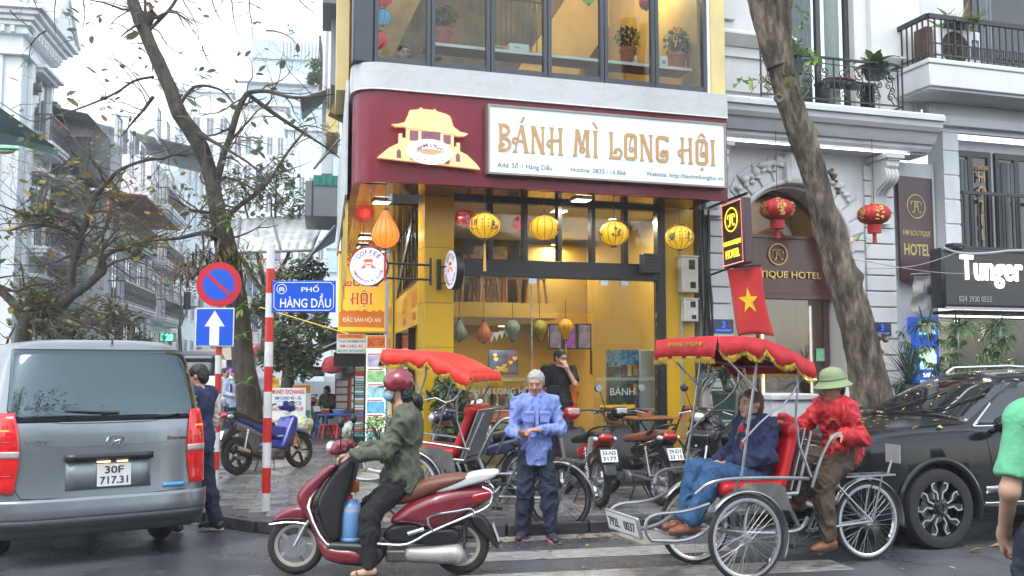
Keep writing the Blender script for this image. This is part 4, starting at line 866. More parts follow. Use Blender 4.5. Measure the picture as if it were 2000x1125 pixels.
for a,b in((5.,5.62),(5.62,6.24),(6.24,6.86),(6.86,7.38)):scroll_panel(a+.02,b-.02,zb0,zb1-.09).bd('scroll_panel',M0_,bal)
M1s_=leaf_mat('balcony_leaf',[(.06,.13,.05),(.09,.18,.06),(.14,.2,.07),(.05,.1,.05)],.35,.25)
def blade(mb,p,d,L,W,droop,mi=0,n=5):
 d=Vec(d).normalized();s=d.cross(Vec((0,0,1)));s=s.normalized()if s.length>1e-4 else Vec((1,0,0));pts=[];q=Vec(p);dd=d.copy();rows=[]
 for i in range(n+1):t=i/n;w=W*(sin(pi*min(1,.12+t*.88))**.7 if t<1 else.02);rows.append((q-s*w/2,q+Vec((0,0,-W*.15)),q+s*w/2));dd=(dd+Vec((0,0,-droop/n))).normalized();q=q+dd*L/n
 o=len(mb.v);mb.add([x for r in rows for x in r],[(i*3+j,i*3+j+1,(i+1)*3+j+1,(i+1)*3+j)for i in range(n)for j in(0,1)],mi)
def leafy_plant(name,label,loc,n,L,W,droop,mat,pot=None,spread=.1,up=.9,stem=0,group=None,seed=1,scale=1):
 r=random.Random(seed);t=tng(name,label,'plant',loc,0,group);mb=MB()
 for i in range(n):a=r.uniform(0,2*pi);e=r.uniform(.15,up);z0=stem*r.uniform(.55,1)if stem else 0;mb2=Vec((cos(a)*cos(e),sin(a)*cos(e),sin(e)));blade(mb,(r.uniform(-spread,spread)*.5,r.uniform(-spread,spread)*.5,z0),mb2,L*r.uniform(.6,1.15),W*r.uniform(.7,1.2),droop*r.uniform(.6,1.3))
 mb.bd('foliage',mat,t,recalc=False,ang=180)
 if stem:
  sb=MB()
  for i in range(5):sb.tube([(0,0,-.02),(r.uniform(-spread,spread)*.5,r.uniform(-spread,spread)*.5,stem)],.012,5)
  sb.bd('stems',pm('plant_stem',(.12,.12,.05),.6),t)
 if pot:rr,h,pmx=pot;pb=MB();pb.lathe([(rr*.72,-h),(rr*.95,-h*.12),(rr*1.05,-h*.12),(rr*1.05,0),(rr*.9,0),(rr*.85,-.04)],18);pb.bd('pot',pmx,t)
 return t
M2j_=pm('terracotta',(.36,.1,.05),.6,var=.12,bump=.1,bs=30)
Mr_=pm('dark_green_pot',(.03,.06,.055),.4)
M2k_=pm('white_pot',(.55,.56,.55),.45,var=.08)
leafy_plant('potted_plant','broad leaved green plant on the right end of the iron balcony',FW(7.1,.42,6.28),24,.42,.12,1.1,M1s_,(.2,.2,Mr_),.2,1.1,seed=5)
leafy_plant('potted_plant','small potted shoots behind the iron balcony near the trunk',FW(5.75,.5,6.25),12,.4,.08,.9,M1s_,(.12,.2,Mr_),.1,1.2,seed=6)
MB2=tng('balcony_bench','dark metal bench standing behind the iron balcony railing','bench',FW(6.7,.62,5.58),FA)
mb=MB();mb.box(-.45,.45,-.16,.16,.4,.44);mb.bd('seat',M0_,MB2)
for sx in(-.4,.4):MB().box(sx-.02,sx+.02,-.15,.15,0,.399).bd('leg',M0_,MB2)
mb=MB();mb.ell((-.1,0,.48),(.3,.14,.05),14,6);mb.bd('red_cushion',pm('dull_red_cloth',(.13,.02,.02),.8,bump=.6,bs=30),MB2)
ent=MB();ent.box(5.,7.05,2.65,2.72,.12,5.)
ent.box(4.8,4.94,1.76,2.72,.12,5.);ent.box(7.06,7.2,1.76,2.72,.12,5.)
ent.bd('lobby_wall',pm('lobby_brown',(.1,.055,.028),.5,var=.35,vs=2),hotel)
MB().box(4.95,7.03,1.76,2.7,4.7,4.75).bd('lobby_ceiling',pm('lobby_ceiling',(.45,.33,.18),.5),hotel)
mb=MB();mb.prism(arch_pts(RA-.02,20),1.7,1.708);mb.bd('fanlight',MB_,hotel,flat=True)
mb=MB();mb.tube([(p[0],1.69,p[1])for p in arch_pts(RA-.03,24)],.03,6);mb.bd('fanlight_frame',ME_,hotel)
MB().box(UC-RA+.004,UC+RA-.004,1.55,1.69,2.83,3.72).bd('brown_sign_board',M1r_,hotel,bevel=.008)
mb=MB();mb.box(UC-RA+.004,UC+RA-.004,1.5,1.69,2.76,2.83);mb.box(UC-RA+.004,UC+RA-.004,1.52,1.69,3.72,3.77);mb.bd('sign_moulding',M1r_,hotel)
def hm_logo(mb,R,y,t=.1,mi=0,cx=0,cz=0,d=.012):
 mb.torus((cx,y,cz),(0,1,0),R,R*t*.62,40,6,mi,flat=.6)
 def st(pts,w):mb.tube([(cx+p[0]*R,y,cz+p[1]*R)for p in pts],R*w,6,mi)
 st([(-.18,.46),(-.18,-.25),(-.26,-.5),(-.42,-.55),(-.5,-.42)],.055);st([(.18,.46),(.18,-.25),(.26,-.5),(.42,-.55),(.5,-.42)],.055);st([(0,.5),(0,-.1)],.05);st([(-.52,.12),(-.6,.28),(-.48,.42),(-.3,.42),(.3,.42),(.48,.42),(.6,.28),(.52,.12)],.05);st([(-.18,0),(.18,0)],.05)
mb=MB();u,z=fp(1518,497,1.55)
hm_logo(mb,.165,1.525,cx=u,cz=z,t=.12);mb.bd('logo',MF_,hotel)
u0,_=fp(1445,540,1.55);u1,z=fp(1602,540,1.55)
text('entrance_lettering','HM BOUTIQUE HOTEL',MF_,hotel,((u1+4.97)/2+.02,1.53,z),width=(u1-4.97)-.05,height=.125,depth=.03,bold=.02)
dr=MB()
for(a,b)in((UC-RA+.02,UC-RA+.09),(UC-.3,UC-.26),(UC+RA-.13,UC+RA-.03)):dr.box(a,b,1.6,1.66,.26,2.755)
dr.bd('door_post',ME_,hotel)
MB().box(UC-RA+.09,UC+RA-.13,1.62,1.63,.26,2.755).bd('entrance_glass',glass_mat('entrance_glass',(.75,.72,.66),.05),hotel)
M2l_=emit('led_gold',(1.,.62,.25),2.2)
u,_=fp(1489,650,1.6)
MB().box(u-.012,u+.012,1.585,1.598,.26,2.75).bd('led_gold_strip',M2l_,hotel)
M2m_=emit('led_white',(1.,.98,.95),2.)
MB().box(UC+RA-.025,UC+RA-.004,1.1,1.13,.26,2.7).bd('led_white_strip',M2m_,hotel)
lamp('entrance_lamp','AREA',(UC+RA-.12,1.15,1.6),4,(1,.97,.93),.3,hotel,rot=(0,rad(60),0))
MB().box(5.4,6.6,2.5,2.6,1.2,2.2).bd('lobby_picture',pm('lobby_picture',(.22,.15,.09),.4,var=.9,vs=6),hotel)
MB().box(4.9,7.1,1.76,2.7,.1,.25).bd('lobby_floor',M1i_,hotel)
lamp('lobby_lamp','AREA',(6.,2.1,4.6),9,(1,.75,.42),.4,hotel)
lamp('lobby_lamp','AREA',(6.,2.2,2.6),3,(1,.75,.42),.4,hotel)
mb=MB();mb.box(6.75,6.9,1.6,1.615,1.78,1.98);mb.bd('door_sticker',pm('green_print',(.12,.35,.22),.4,var=.4,vs=30),hotel)
M1t_=emit('blue_lit',(.02,.12,.9),.4)
for(px,py,l)in((1412,637,'blue lit house number plate on the left hotel pier'),(1722,643,'blue house number plate on the right hotel pier behind the trunk')):u,z=fp(px,py,.98);t=tng('number_plate',l,'sign',FW(u,.965,z),FA,'house number plates on the hotel');MB().box(-.17,.17,0,.018,-.1,.1).bd('plate',pm('plate_dark',(.02,.03,.09),.25,var=.3,vs=20),t);text('plate_number','3',M1t_,t,(0,-.004,.025),height=.1,depth=.004,bold=.02);mb=MB();mb.box(-.13,.13,-.003,0,-.075,-.05);mb.bd('plate_line',M1t_,t)
t=tng('hotel_sign','lit vertical dark hotel sign with glowing yellow monogram, above the red flag','sign',FW(4.44,.18,3.56),FA)
t.rotation_euler=(0,0,FA)
BW,BH=.58,.92
tilt=Matrix.Rotation(rad(-2.5),4,'X')
MB(tilt).box(0,.15,-BW/2,BW/2,-BH/2,BH/2).bd('sign_case',ME_,t,bevel=.02)
R90=tilt@Matrix.Rotation(-pi/2,4,'Z')
mb=MB(R90);hm_logo(mb,.165,-.012,t=.1,cz=.19);mb.bd('logo',M11_,t)
def side_text(txt,w,h,z,par,mat,bold=.03,name='sign_lettering'):o=text(name,txt,mat,par,(0,0,0),width=w,height=h,depth=.008,bold=bold);o.matrix_local=R90@Matrix.Translation((0,-.008,z));return o
side_text('HM BOUTIQUE',.46,.075,-.14,t,M11_);side_text('HOTEL',.37,.12,-.29,t,M11_,.04)
mb=MB(R90)
r_=random.Random(2)
for i in range(28):
 z=-BH/2+.03+i*(BH-.06)/27
 for x in(-BW/2+.03,BW/2-.03):mb.ell((x,-.004,z),.007,6,4)
for i in range(18):
 x=-BW/2+.03+i*(BW-.06)/17
 for z in(-BH/2+.025,BH/2-.025):mb.ell((x,-.004,z),.007,6,4)
mb.bd('bulb_row',emit('red_bulb',(1,.25,.2),1.),t)
mb=MB();mb.bar((.07,-.3,BH/2+.06),(.07,.85,BH/2+.02),.03,.03);mb.tube([(.07,.1,-BH/2),(.03,.8,-BH/2-.08)],.015,6);mb.bd('bracket',M0_,t)
fl=tng('flag','red flag with one yellow star hanging below the lit hotel sign','flag',FW(4.47,.0,3.07),FA)
M1u_=pm('red_flag_cloth',(.55,.018,.02),.65,var=.06,sheen=.2)
pl=FA
def flag_p(a,b):x=.1*b+.18*a*.9;y=-.22+.62*(1-a)-.12*b;return(x+.02*sin(5*b+3*a),y+.03*sin(4*b+5*a),-.95*b+.03*sin(3*a)*b-.02*a)
mb=MB();mb.grid([[flag_p(i/10,j/16)for i in range(11)]for j in range(17)])
o=mb.bd('cloth',M1u_,fl,recalc=False);sm=o.modifiers.new('thick','SOLIDIFY');sm.thickness=.003
star=[]
for k in range(10):r=.27 if k%2==0 else.105;star.append((.5+r*sin(pi*k/5)*1.15,.5-r*cos(pi*k/5)*.78))
def off(p):return(p[0]-.012,p[1]-.004,p[2])
mb=MB();mb.add([off(flag_p(.5,.5))]+[off(flag_p(*q))for q in star],[(0,i+1,(i+1)%10+1)for i in range(10)])
mb.bd('star',pm('flag_yellow',(.8,.55,.02),.6),fl,recalc=False,flat=True)
mb=MB();mb.tube([(0,.42,.02),(.16,-.26,.0)],.012,6);mb.bd('pole',M0_,fl)
squat=[(.05,-.155),(.13,-.145),(.205,-.105),(.245,-.05),(.25,.0),(.245,.05),(.205,.105),(.13,.145),(.05,.155)]
def gold_deco(seed):
 def d(t,P):
  r=random.Random(seed);mb=MB()
  for base in[-pi/2+k*pi/3 for k in range(6)]:
   if seed%2 and abs(base+pi/2)<.01:pass
   for k in range(24):z=r.uniform(-.1,.1);a=base+r.uniform(-.22,.22);rr=.252*sqrt(max(0,1-(z/.163)**2))**.85*1.02;w,h=r.uniform(.01,.028)/.25,r.uniform(.004,.014);q=r.uniform(-.6,.6);mb.add([(rr*cos(a-w),rr*sin(a-w),z-h+q*.01),(rr*cos(a+w),rr*sin(a+w),z-h-q*.01),(rr*cos(a+w*.8),rr*sin(a+w*.8),z+h),(rr*cos(a-w*.8),rr*sin(a-w*.8),z+h)],[(0,1,2,3)])
  mb.bd('gold_print',pm('gold_print',(.62,.4,.12),.35,metal=.5),t,flat=True,recalc=False)
 return d
for i,(px,py,l)in enumerate(((1518,409,'red paper lantern with gold print hanging in front of the arch'),(1707,419,'red paper lantern with gold print right of the leaning trunk'))):
 u,z=fp(px,py,.3);tt=lantern('paper_lantern',l,FW(u,.3,z),squat,MC_,12,None,1.,cap=MF_,group='red lanterns before the hotel',deco=gold_deco(i+1),scale=.95);mb=MB();mb.cyl((0,0,-.28),(0,0,-.155),.1,n=16);mb.bd('lower_drum',MC_,tt);mb=MB();mb.cyl((0,0,-.42),(0,0,-.29),.035,.03,n=8);mb.bd('tassel',M1o_,tt)
 # neighbour on the right
nb=tng('neighbour_building','pale grey building with balcony and black shop sign at the right edge','building',FO,FA)
Ml_=pm('neighbour_white',(.53,.555,.57),.55,var=.05,vs=1.5,stain=(.33,.33,.32),stain_amt=.55,stain_scale=1.3)
mb=MB()
mb.box(UH1+.02,8.76,1.15,1.3,.1,5.)
mb.bd('recess_wall',Ml_,nb)
mb=MB();mb.box(8.43,14,1.,1.3,5.95,10);mb.bd('upper_wall',Ml_,nb)
mb=MB();mb.box(8.78,9.08,.95,1.3,3.55,5.55);mb.bd('pier',Ml_,nb)
for z in(3.6,4.,4.4,4.8,5.2):MB().box(8.775,9.085,.935,.949,z,z+.37).bd('pier_block',Ml_,nb,bevel=.01)
cornice(nb,8.45,14,[(5.5,.92),(5.58,.92),(5.58,.8),(5.66,.78),(5.72,.78),(5.72,.84),(5.94,.86)],Ml_,1.,'beam')
mb=MB();mb.box(7.92,14,.2,.999,5.99,6.34);mb.box(7.9,14,.18,.999,6.341,6.42);mb.bd('balcony_slab',Ml_,nb,bevel=.015)
MB().box(7.95,14,.25,.99,5.95,5.989).bd('slab_soffit',MD_,nb)
rl=tng('balcony_railing','black upright bar railing on the pale balcony at upper right','railing',FO,FA)
mb=MB();mb.bar((7.95,.24,7.1),(14,.24,7.1),.06,.07);mb.bar((7.95,.24,6.5),(14,.24,6.5),.025,.025);mb.bar((7.95,.24,6.68),(14,.24,6.68),.02,.02);mb.bd('rail',M0_,rl)
mb=MB();mb.bar((7.95,.24,7.1),(7.95,.98,7.1),.06,.07);mb.bar((7.95,.24,6.5),(7.95,.98,6.5),.025,.025);mb.bd('return_rail',M0_,rl)
bb=MB().bar((0,0,6.425),(0,0,7.07),.02,.02).bd('bar',M0_,rl);bb.location=(7.96,.24,0)
u=8.08
while u<10.6:link_copy(bb,(u,.24,0));u+=.125
for k in range(1,6):link_copy(bb,(7.955,.24+.12*k,0))
sb=MB().bar((0,0,6.5),(0,0,6.68),.014,.014).bd('short_bar',M0_,rl);sb.location=(8.6,.238,0)
u=8.64
while u<10.6:link_copy(sb,(u,.238,0));u+=.042
ac=tng('air_conditioner','white air conditioner unit with round fan grille behind the balcony bars','air conditioner',FW(8.78,.5,6.43),FA)
MB().box(-.45,.45,0,.32,0,.62).bd('case',M2_,ac,bevel=.015)
mb=MB()
for r in(.26,.21,.16,.11,.06):mb.torus((-.1,-.012,.31),(0,1,0),r,.006,28,5)
for k in range(16):a=2*pi*k/16;mb.tube([(-.1+.05*cos(a),-.012,.31+.05*sin(a)),(-.1+.26*cos(a+.3),-.012,.31+.26*sin(a+.3))],.005,4)
mb.bd('fan_grille',M0_,ac)
mb=MB();mb.lathe([(.0,-.002),(.26,-.002)],28,c=(-.1,0,.31),axis='y');mb.bd('fan_hole',pm('fan_shadow',(.16,.12,.07),.6,var=.3),ac)
mb=MB();mb.box(.24,.38,-.004,0,.2,.48);mb.bd('label_plate',pm('label_blue',(.03,.06,.22),.4),ac)
text('label_print','sk',M2_,ac,(.31,-.006,.41),height=.08,depth=.003,bold=.02)
mb=MB();mb.box(.25,.37,-.006,-.0045,.22,.3);mb.bd('label_green',M10_,ac)
mb=MB();mb.box(-.62,-.5,.02,.3,0,.62);mb.bd('side_board',Mj_,ac)
leafy_plant('potted_plant','yellow green plant on top of the air conditioner at upper right',FW(8.75,.55,7.12),60,.36,.06,1.,leaf_mat('yellow_green_leaf',[(.1,.18,.04),(.2,.28,.07),(.14,.24,.06),(.3,.36,.14)],.35,.3),(.2,.06,Mr_),.5,1.3,seed=9)
d=MB();d.box(9.35,14,.99,.999,6.43,10);d.bd('balcony_door',pm('dark_red_frame',(.05,.012,.012),.4),nb)
MB().box(9.5,11,.975,.985,6.5,9.5).bd('door_glass',pm('dark_glazing',(.012,.016,.018),.06,spec=.8,var=0),nb)
curtain(nb,9.62,9.85,.96,6.5,9.5,M13_,4)
MB().box(9.09,14,1.3,1.4,3.4,5.49).bd('window_wall',Ml_,nb)
for(a,b)in((9.16,10.02),(10.12,11.)):f=MB();f.box(a,a+.07,1.24,1.3,3.6,5.3);f.box(b-.07,b,1.24,1.3,3.6,5.3);f.box(a+.07,b-.07,1.24,1.3,5.2,5.3);f.box((a+b)/2-.05,(a+b)/2+.05,1.24,1.3,3.6,5.2);o=f.bd('window',M0_,nb);MB().box(a+.07,b-.07,1.27,1.275,3.6,5.2).bd('pane',MATS['dark_glazing'],o);curtain(o,a+.1,(a+b)/2-.06,1.262,3.65,5.15,M13_,3)
text('window_lettering','H\nO\nT\nE\nL',MW_,nb,(9.8,1.225,4.38),height=1.15,width=.17,depth=.012,bold=.03)
text('window_lettering','TUNGER',MW_,nb,(9.8,1.225,5.02),width=.3,height=.07,depth=.01,bold=.03)
rl2=tng('window_railing','black railing before the dark windows above the black shop sign','railing',FO,FA)
mb=MB();mb.bar((9.1,.92,4.52),(12,.92,4.52),.05,.05);mb.bar((9.1,.92,3.62),(12,.92,3.62),.03,.03);mb.bd('rail',M0_,rl2)
bb=MB().bar((0,0,3.5),(0,0,4.5),.022,.022).bd('bar',M0_,rl2);bb.location=(9.14,.92,0)
u=9.28
while u<11:link_copy(bb,(u,.92,0));u+=.14
us_,_=fp(1842,545,.2)
sgn=tng('shop_sign','black shop sign with glowing white letters at the right edge','sign',FW(us_,.2,2.58),FA)
MB().box(0,4,0,.3,0,.92).bd('sign_board',pm('black_board',(.01,.011,.014),.3,var=.2,vs=.8,bump=.15,bs=2,bdist=.05),sgn,bevel=.05)
MB().box(.02,4,-.03,0,-.025,.015).bd('sign_edge',M6_,sgn)
M1v_=emit('lit_white_letter',(1.,.95,.88),.8)
u0,z0=fp(1876,540,.19);u1,_=fp(1994,540,.19)
o=text('sign_lettering','Tunger',M1v_,sgn,(u0-us_,-.02,.56),height=.5,depth=.03,bold=.035,align='LEFT',spacing=1.06,width=(u1-u0)*1.02)
text('sign_phone','024 3930 0555',M6_,sgn,(.58,-.012,.14),width=.62,height=.085,depth=.006)
mb=MB();mb.tube(spath([(.0,-.02,.9),(.3,-.03,.82),(.8,-.03,.84),(1.4,-.03,.93),(3,-.03,.9)],2),.022,6);mb.bd('sign_cable',M6_,sgn)
mb=MB();mb.box(.15,.4,-.06,.1,.93,.98);mb.bd('floodlight',M0_,sgn)
u0,z0=fp(1752,345,.98);u1,z1=fp(1828,548,1.12)
bn=tng('hotel_banner','tall dark maroon banner with gold monogram beside the hotel','banner',FW(7.93,1.,3.06),FA)
bn.rotation_euler=(0,0,FA+rad(6))
MB().box(0,.73,0,.03,0,1.68).bd('board',ME_,bn)
mb=MB();hm_logo(mb,.19,-.006,t=.09,cx=.36,cz=1.2);mb.bd('logo',M12_,bn)
text('banner_lettering','HM BOUTIQUE',M12_,bn,(.36,-.004,.76),width=.58,height=.1,depth=.004,bold=.02)
text('banner_lettering','HOTEL',M12_,bn,(.36,-.004,.5),width=.56,height=.19,depth=.004,bold=.045)
tp=tng('tarpaulin','grey crumpled tarpaulin hung between the hotel banner and the black sign','tarp',FW(7.93,.75,2.6),FA)
mb=MB()
mb.grid([[(.8*i/12,.04*sin(i*.9+j*.7)+.03*sin(j*1.3-i*.5),.5*j/8+.06*(i/12)-.05*(1-j/8)*(1-i/12))for i in range(13)]for j in range(9)])
o=mb.bd('tarp_sheet',pm('grey_tarp',(.34,.34,.32),.55,var=.12,bump=.6,bs=7,bdist=.05),tp,recalc=False)
mb=MB();mb.tube([(-.02,0,.53),(.84,0,.58)],.012,6);mb.bd('tarp_rod',M6_,tp)
MB().box(8.6,14,1.25,1.27,.25,2.5).bd('shop_glass',glass_mat('dim_glass',(.7,.68,.62),.06),nb)
MB().box(8.55,14,1.27,4.,2.44,2.5).bd('shop_ceiling',pm('wood_ceiling',(.36,.2,.08),.4,var=.2,stretch=(8,1,1)),nb)
mb=MB();mb.box(8.55,14,3.9,4.,.1,2.44);mb.box(8.5,8.56,1.27,4.,.1,2.44);mb.bd('shop_back_wall',pm('shop_brown',(.16,.095,.05),.5,var=.4,vs=2),nb)
MB().box(8.5,14,.5,.99,2.52,2.57).bd('awning_soffit',M0_,nb)
for u in(8.95,9.7):mb=MB();mb.cyl((u,.7,2.49),(u,.7,2.519),.07,n=16,mi=0);mb.cyl((u,.7,2.483),(u,.7,2.489),.055,n=16,mi=1);mb.bd('downlight',[M2_,MT_],nb);lamp('downlight_lamp','AREA',(u,.7,2.47),2,(1,.95,.85),.1,nb)
mb=MB();mb.lathe([(.09,0),(.16,.28)],16);o=mb.bd('table_lamp',emit('orange_lamp',(1,.42,.06),1.2),nb);o.location=(9.,1.9,1.66)
MB().box(8.85,9.4,1.7,2.1,.3,1.62).bd('wood_cabinet',Mj_,nb)
lamp('shop_lamp','AREA',(9.4,2.,2.4),26,(1,.72,.4),.4,nb)
bx=tng('light_box','tall blue lit advertising box with landscape pictures beside the shop glass','light box',FW(8.13,.95,.2),FA)
MB().box(0,.44,0,.18,0,2.28).bd('case',pm('blue_case',(.01,.05,.32),.35,emis=(.01,.08,.6),es=.25),bx)
M1w_=pm('lit_picture_green',(.3,.45,.28),.4,var=.8,vs=9,emis=(.4,.7,.55),es=.45)
M1x_=pm('lit_picture_blue',(.12,.4,.5),.4,var=.8,vs=9,emis=(.25,.65,.85),es=.5)
for(z0,z1,m)in((2.,2.2,M1x_),(1.45,1.8,M1w_),(.9,1.28,M1x_),(.3,.8,M1w_)):MB().box(.06,.38,-.006,0,z0,z1).bd('picture',m,bx)
text('picture_title','SAPA',M1v_,bx,(.22,-.008,1.36),width=.2,depth=.004,bold=.03)
mb=MB();mb.box(7.92,8.02,.93,.96,1.98,2.2);mb.box(8.05,8.12,.93,.96,1.8,1.92);mb.box(7.95,8.05,.94,.96,1.7,1.85);mb.bd('intercom',M6_,hotel)
M1y_=leaf_mat('spider_leaf',[(.05,.11,.04),(.09,.17,.06),(.2,.28,.12),(.06,.12,.05)],.4,.25)
for i,(px,py,l)in enumerate(((1808,632,'leftmost hanging spider plant in white pot before the shop glass'),(1876,640,'middle hanging spider plant in white pot below the black sign'),(1950,640,'hanging spider plant in white pot nearest the right edge'))):
 u,z=fp(px,py,.35);tt=leafy_plant('hanging_plant',l,FW(u,.35,z),110,.4,.024,2.,M1y_,(.11,.14,M2k_),.1,1.2,group='spider plants hung before the shop',seed=20+i);mb=MB();r=random.Random(40+i)
 for k in range(32):
  a=r.uniform(0,6.28);rr=r.uniform(.05,.42);zz=-r.uniform(.1,.72)
  for j in range(16):b=r.uniform(0,6.28);e=r.uniform(-.6,.9);blade(mb,(rr*cos(a),rr*sin(a)*.5,zz),(cos(b)*cos(e),sin(b)*cos(e),sin(e)),r.uniform(.08,.2),.022,1.6,n=3)
 mb.bd('runners',M1y_,tt,recalc=False,ang=180);mb=MB()
 for k in range(3):mb.tube([(.1*cos(k*2.1),.1*sin(k*2.1),0),(0,0,.62)],.004,4)
 mb.bd('hanging_wire',pm('blue_cord',(.05,.12,.25),.6),tt)
u,z=fp(1765,735,.5)
leafy_plant('potted_plant','spiky dark green plant in a pot between the trunk and the car',FW(u,.4,z-.12),70,.62,.035,1.3,leaf_mat('spiky_leaf',[(.03,.06,.04),(.05,.09,.06),(.07,.12,.08)],.4,.2),(.22,.45,Mr_),.12,1.5,seed=31)
u,z=fp(1430,750,.3)
leafy_plant('potted_palm','spiky palm like plant by the hotel door behind the red canopy',FW(u,.5,z-.1),60,.75,.04,1.5,MATS['spiky_leaf'],(.2,.4,Mr_),.15,1.4,stem=.25,seed=33)
# the side street and the town behind it
M4_=pm('old_white_render',(.62,.66,.69),.65,var=.06,vs=.8,stain=(.28,.3,.31),stain_amt=.5,stain_scale=.6)  # street walls and roofs lightened, distance haze put into the colour
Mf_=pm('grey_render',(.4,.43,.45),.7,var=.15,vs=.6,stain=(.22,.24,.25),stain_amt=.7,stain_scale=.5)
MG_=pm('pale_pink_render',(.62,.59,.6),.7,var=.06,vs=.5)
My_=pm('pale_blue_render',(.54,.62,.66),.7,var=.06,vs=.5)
M1z_=pm('far_window_glass',(.1,.135,.16),.1,spec=.6,var=.3,vs=.4)
M2n_=pm('window_trim',(.55,.58,.6),.5,var=.03)
MH_=pm('green_awning',(.02,.1,.085),.5,var=.15)
M7_=pm('dark_grey_sheet',(.13,.15,.16),.5,var=.2,vs=1)
M1A_=pm('rust_roof',(.22,.11,.085),.7,var=.25,vs=1)
def facade_building(name,label,s0,s1,t0,t1,h,wall,group=None):b=tng(name,label,'building',GW(s1,t0,0),SA,group);MB().box(s0-s1,0,0,t1-t0,0,h).bd('wall',wall,b);b['dim']=(s0-s1,t1-t0,h);return b
def add_windows(b,face,cols,rows,w,h,x0,dx,z0,dz,trim=M2n_,glass=M1z_,skip=()):
 first=None
 for i in range(cols):
  for j in range(rows):
   if(i,j)in skip:continue
   if first is None:f=MB();f.box(-w/2-.08,w/2+.08,-.07,0,-h/2-.08,-h/2);f.box(-w/2-.08,w/2+.08,-.07,0,h/2,h/2+.08);f.box(-w/2-.08,-w/2,-.07,0,-h/2,h/2);f.box(w/2,w/2+.08,-.07,0,-h/2,h/2);f.box(-.03,.03,-.05,0,-h/2,h/2);fo=f.bd('window',trim,b);po=MB().box(-w/2,w/2,-.03,-.004,-h/2,h/2).bd('pane',glass,fo);first=(fo,po)
   else:fo=first[0].copy();COL.objects.link(fo);po=first[1].copy();COL.objects.link(po);po.parent=fo
   x=x0+dx*i;z=z0+dz*j
   if face=='s':fo.location=(.002,x,z);fo.rotation_euler=(0,0,pi/2)
   else:fo.location=(x,-.002,z);fo.rotation_euler=(0,0,0)
def balcony(b,face,x,z,w,d=.7,slab=M4_,hh=.9):
 mb=MB();mb.box(-w/2,w/2,-d,0,-.22,-.1);mb.box(-w/2-.05,w/2+.05,-d-.05,0,-.1,0);mb.box(-w/2+.1,w/2-.1,-d+.12,0,-.34,-.22);o=mb.bd('balcony',slab,b);mb=MB();mb.bar((-w/2,-d+.03,hh),(w/2,-d+.03,hh),.06,.05);mb.bar((-w/2,-d+.03,.08),(w/2,-d+.03,.08),.03,.03)
 for sx in(-w/2,w/2):
  mb.bar((sx,-d+.03,hh),(sx,0,hh),.06,.05)
  for k in range(4):mb.bar((sx,-d+.03+k*d/4,0),(sx,-d+.03+k*d/4,hh),.025,.025)
 n=int(w/.14)
 for k in range(n+1):xx=-w/2+w*k/n;mb.bar((xx,-d+.03,0),(xx,-d+.03,hh),.025,.025)
 for k in range(0,n,4):mb.torus((-w/2+w*(k+2)/n,-d+.03,hh*.5),(0,1,0),.16,.018,14,4)
 mb.bd('railing',M0_,o)
 if face=='s':o.location=(.0,x,z);o.rotation_euler=(0,0,pi/2)
 else:o.location=(x,0,z)
SL=-11.
tC,_=gp(36,300,SL);tE,_=gp(94,300,SL)
L=tE-tC
_,zc=gp(40,42,SL)
A=facade_building('townhouse','tall white townhouse with classical cornice and iron balconies at the left edge',-26,SL,tC,tE,zc+.0,M4_)
def moulding(b,L,steps,name,mat=M4_,front=8):
 mb=MB();k=0
 for(z0,z1,o)in steps:mb.box(-front,o,-o,L+o,z0,z1)
 return mb.bd(name,mat,b,bevel=.02)
moulding(A,L,[(zc+.35,zc+.5,.75),(zc+.2,zc+.35,.6),(zc+.05,zc+.2,.45),(zc-.35,zc-.1,.2),(zc-.1,zc+.05,.32)],'cornice')
moulding(A,L,[(zc-1.05,zc-.95,.22),(zc-.95,zc-.8,.14)],'architrave')
mb=MB()
for k in range(10):mb.box(.2,.34,.2+k*L/10,.2+k*L/10+.12,zc-.33,zc-.12)
for k in range(14):mb.box(-.3-k*.3,-.18-k*.3,-.34,-.2,zc-.33,zc-.12)
mb.bd('dentil',M4_,A)
mb=MB();mb.prism([(L*.3,zc+.52),(L+.7,zc+.52),(L*.7,zc+1.9)],-.4,.72,plane='yz');mb.bd('pediment',M4_,A)
mb=MB();mb.bar((.74,L*.28,zc+.56),(.74,L*.7,zc+1.98),.12,.2);mb.bar((.74,L*.7,zc+1.98),(.74,L+.75,zc+.56),.12,.2);mb.bd('pediment_moulding',M4_,A)
MB().box(-8,-.2,.0,L*.9,zc+.5,zc+2.6).bd('attic',M4_,A)
for x in(.28*L,.95*L):MB().box(.0,.16,x-.28,x+.05,0,zc-1.05).bd('pilaster',M4_,A,bevel=.02)
for k,x in enumerate((-.55,-2.6)):MB().box(x-.4,x,-.12,0,0,zc-1.05).bd('pilaster',M4_,A,bevel=.02)
zr=[gp(84,208,SL+.7)[1]-.9-3.55*k for k in range(3)]
for k,z in enumerate(zr):
 add_windows(A,'s',1,1,1.5,2.3,.6*L,0,z+1.2,0);balcony(A,'s',.62*L,z,L*.66);mb=MB();mb.box(0,.5,.28*L,.95*L,z+2.5,z+2.62);mb.box(0,.34,.32*L,.93*L,z+2.38,z+2.5);mb.bd('hood',M4_,A)
 for x in(.24*L,.93*L):mb=MB();mb.box(.17,.32,x-.05,x+.05,z+1.5,z+1.9);mb.box(.2,.42,x-.09,x+.09,z+1.62,z+1.8);mb.bd('wall_lamp',M0_,A)
p=GW(SL+1.2,tC-1.5,0)
aw=tng('awning','dark green awning over the left edge street corner','awning',GW(SL+.1,tC-3,gp(20,270,SL)[1]),SA)
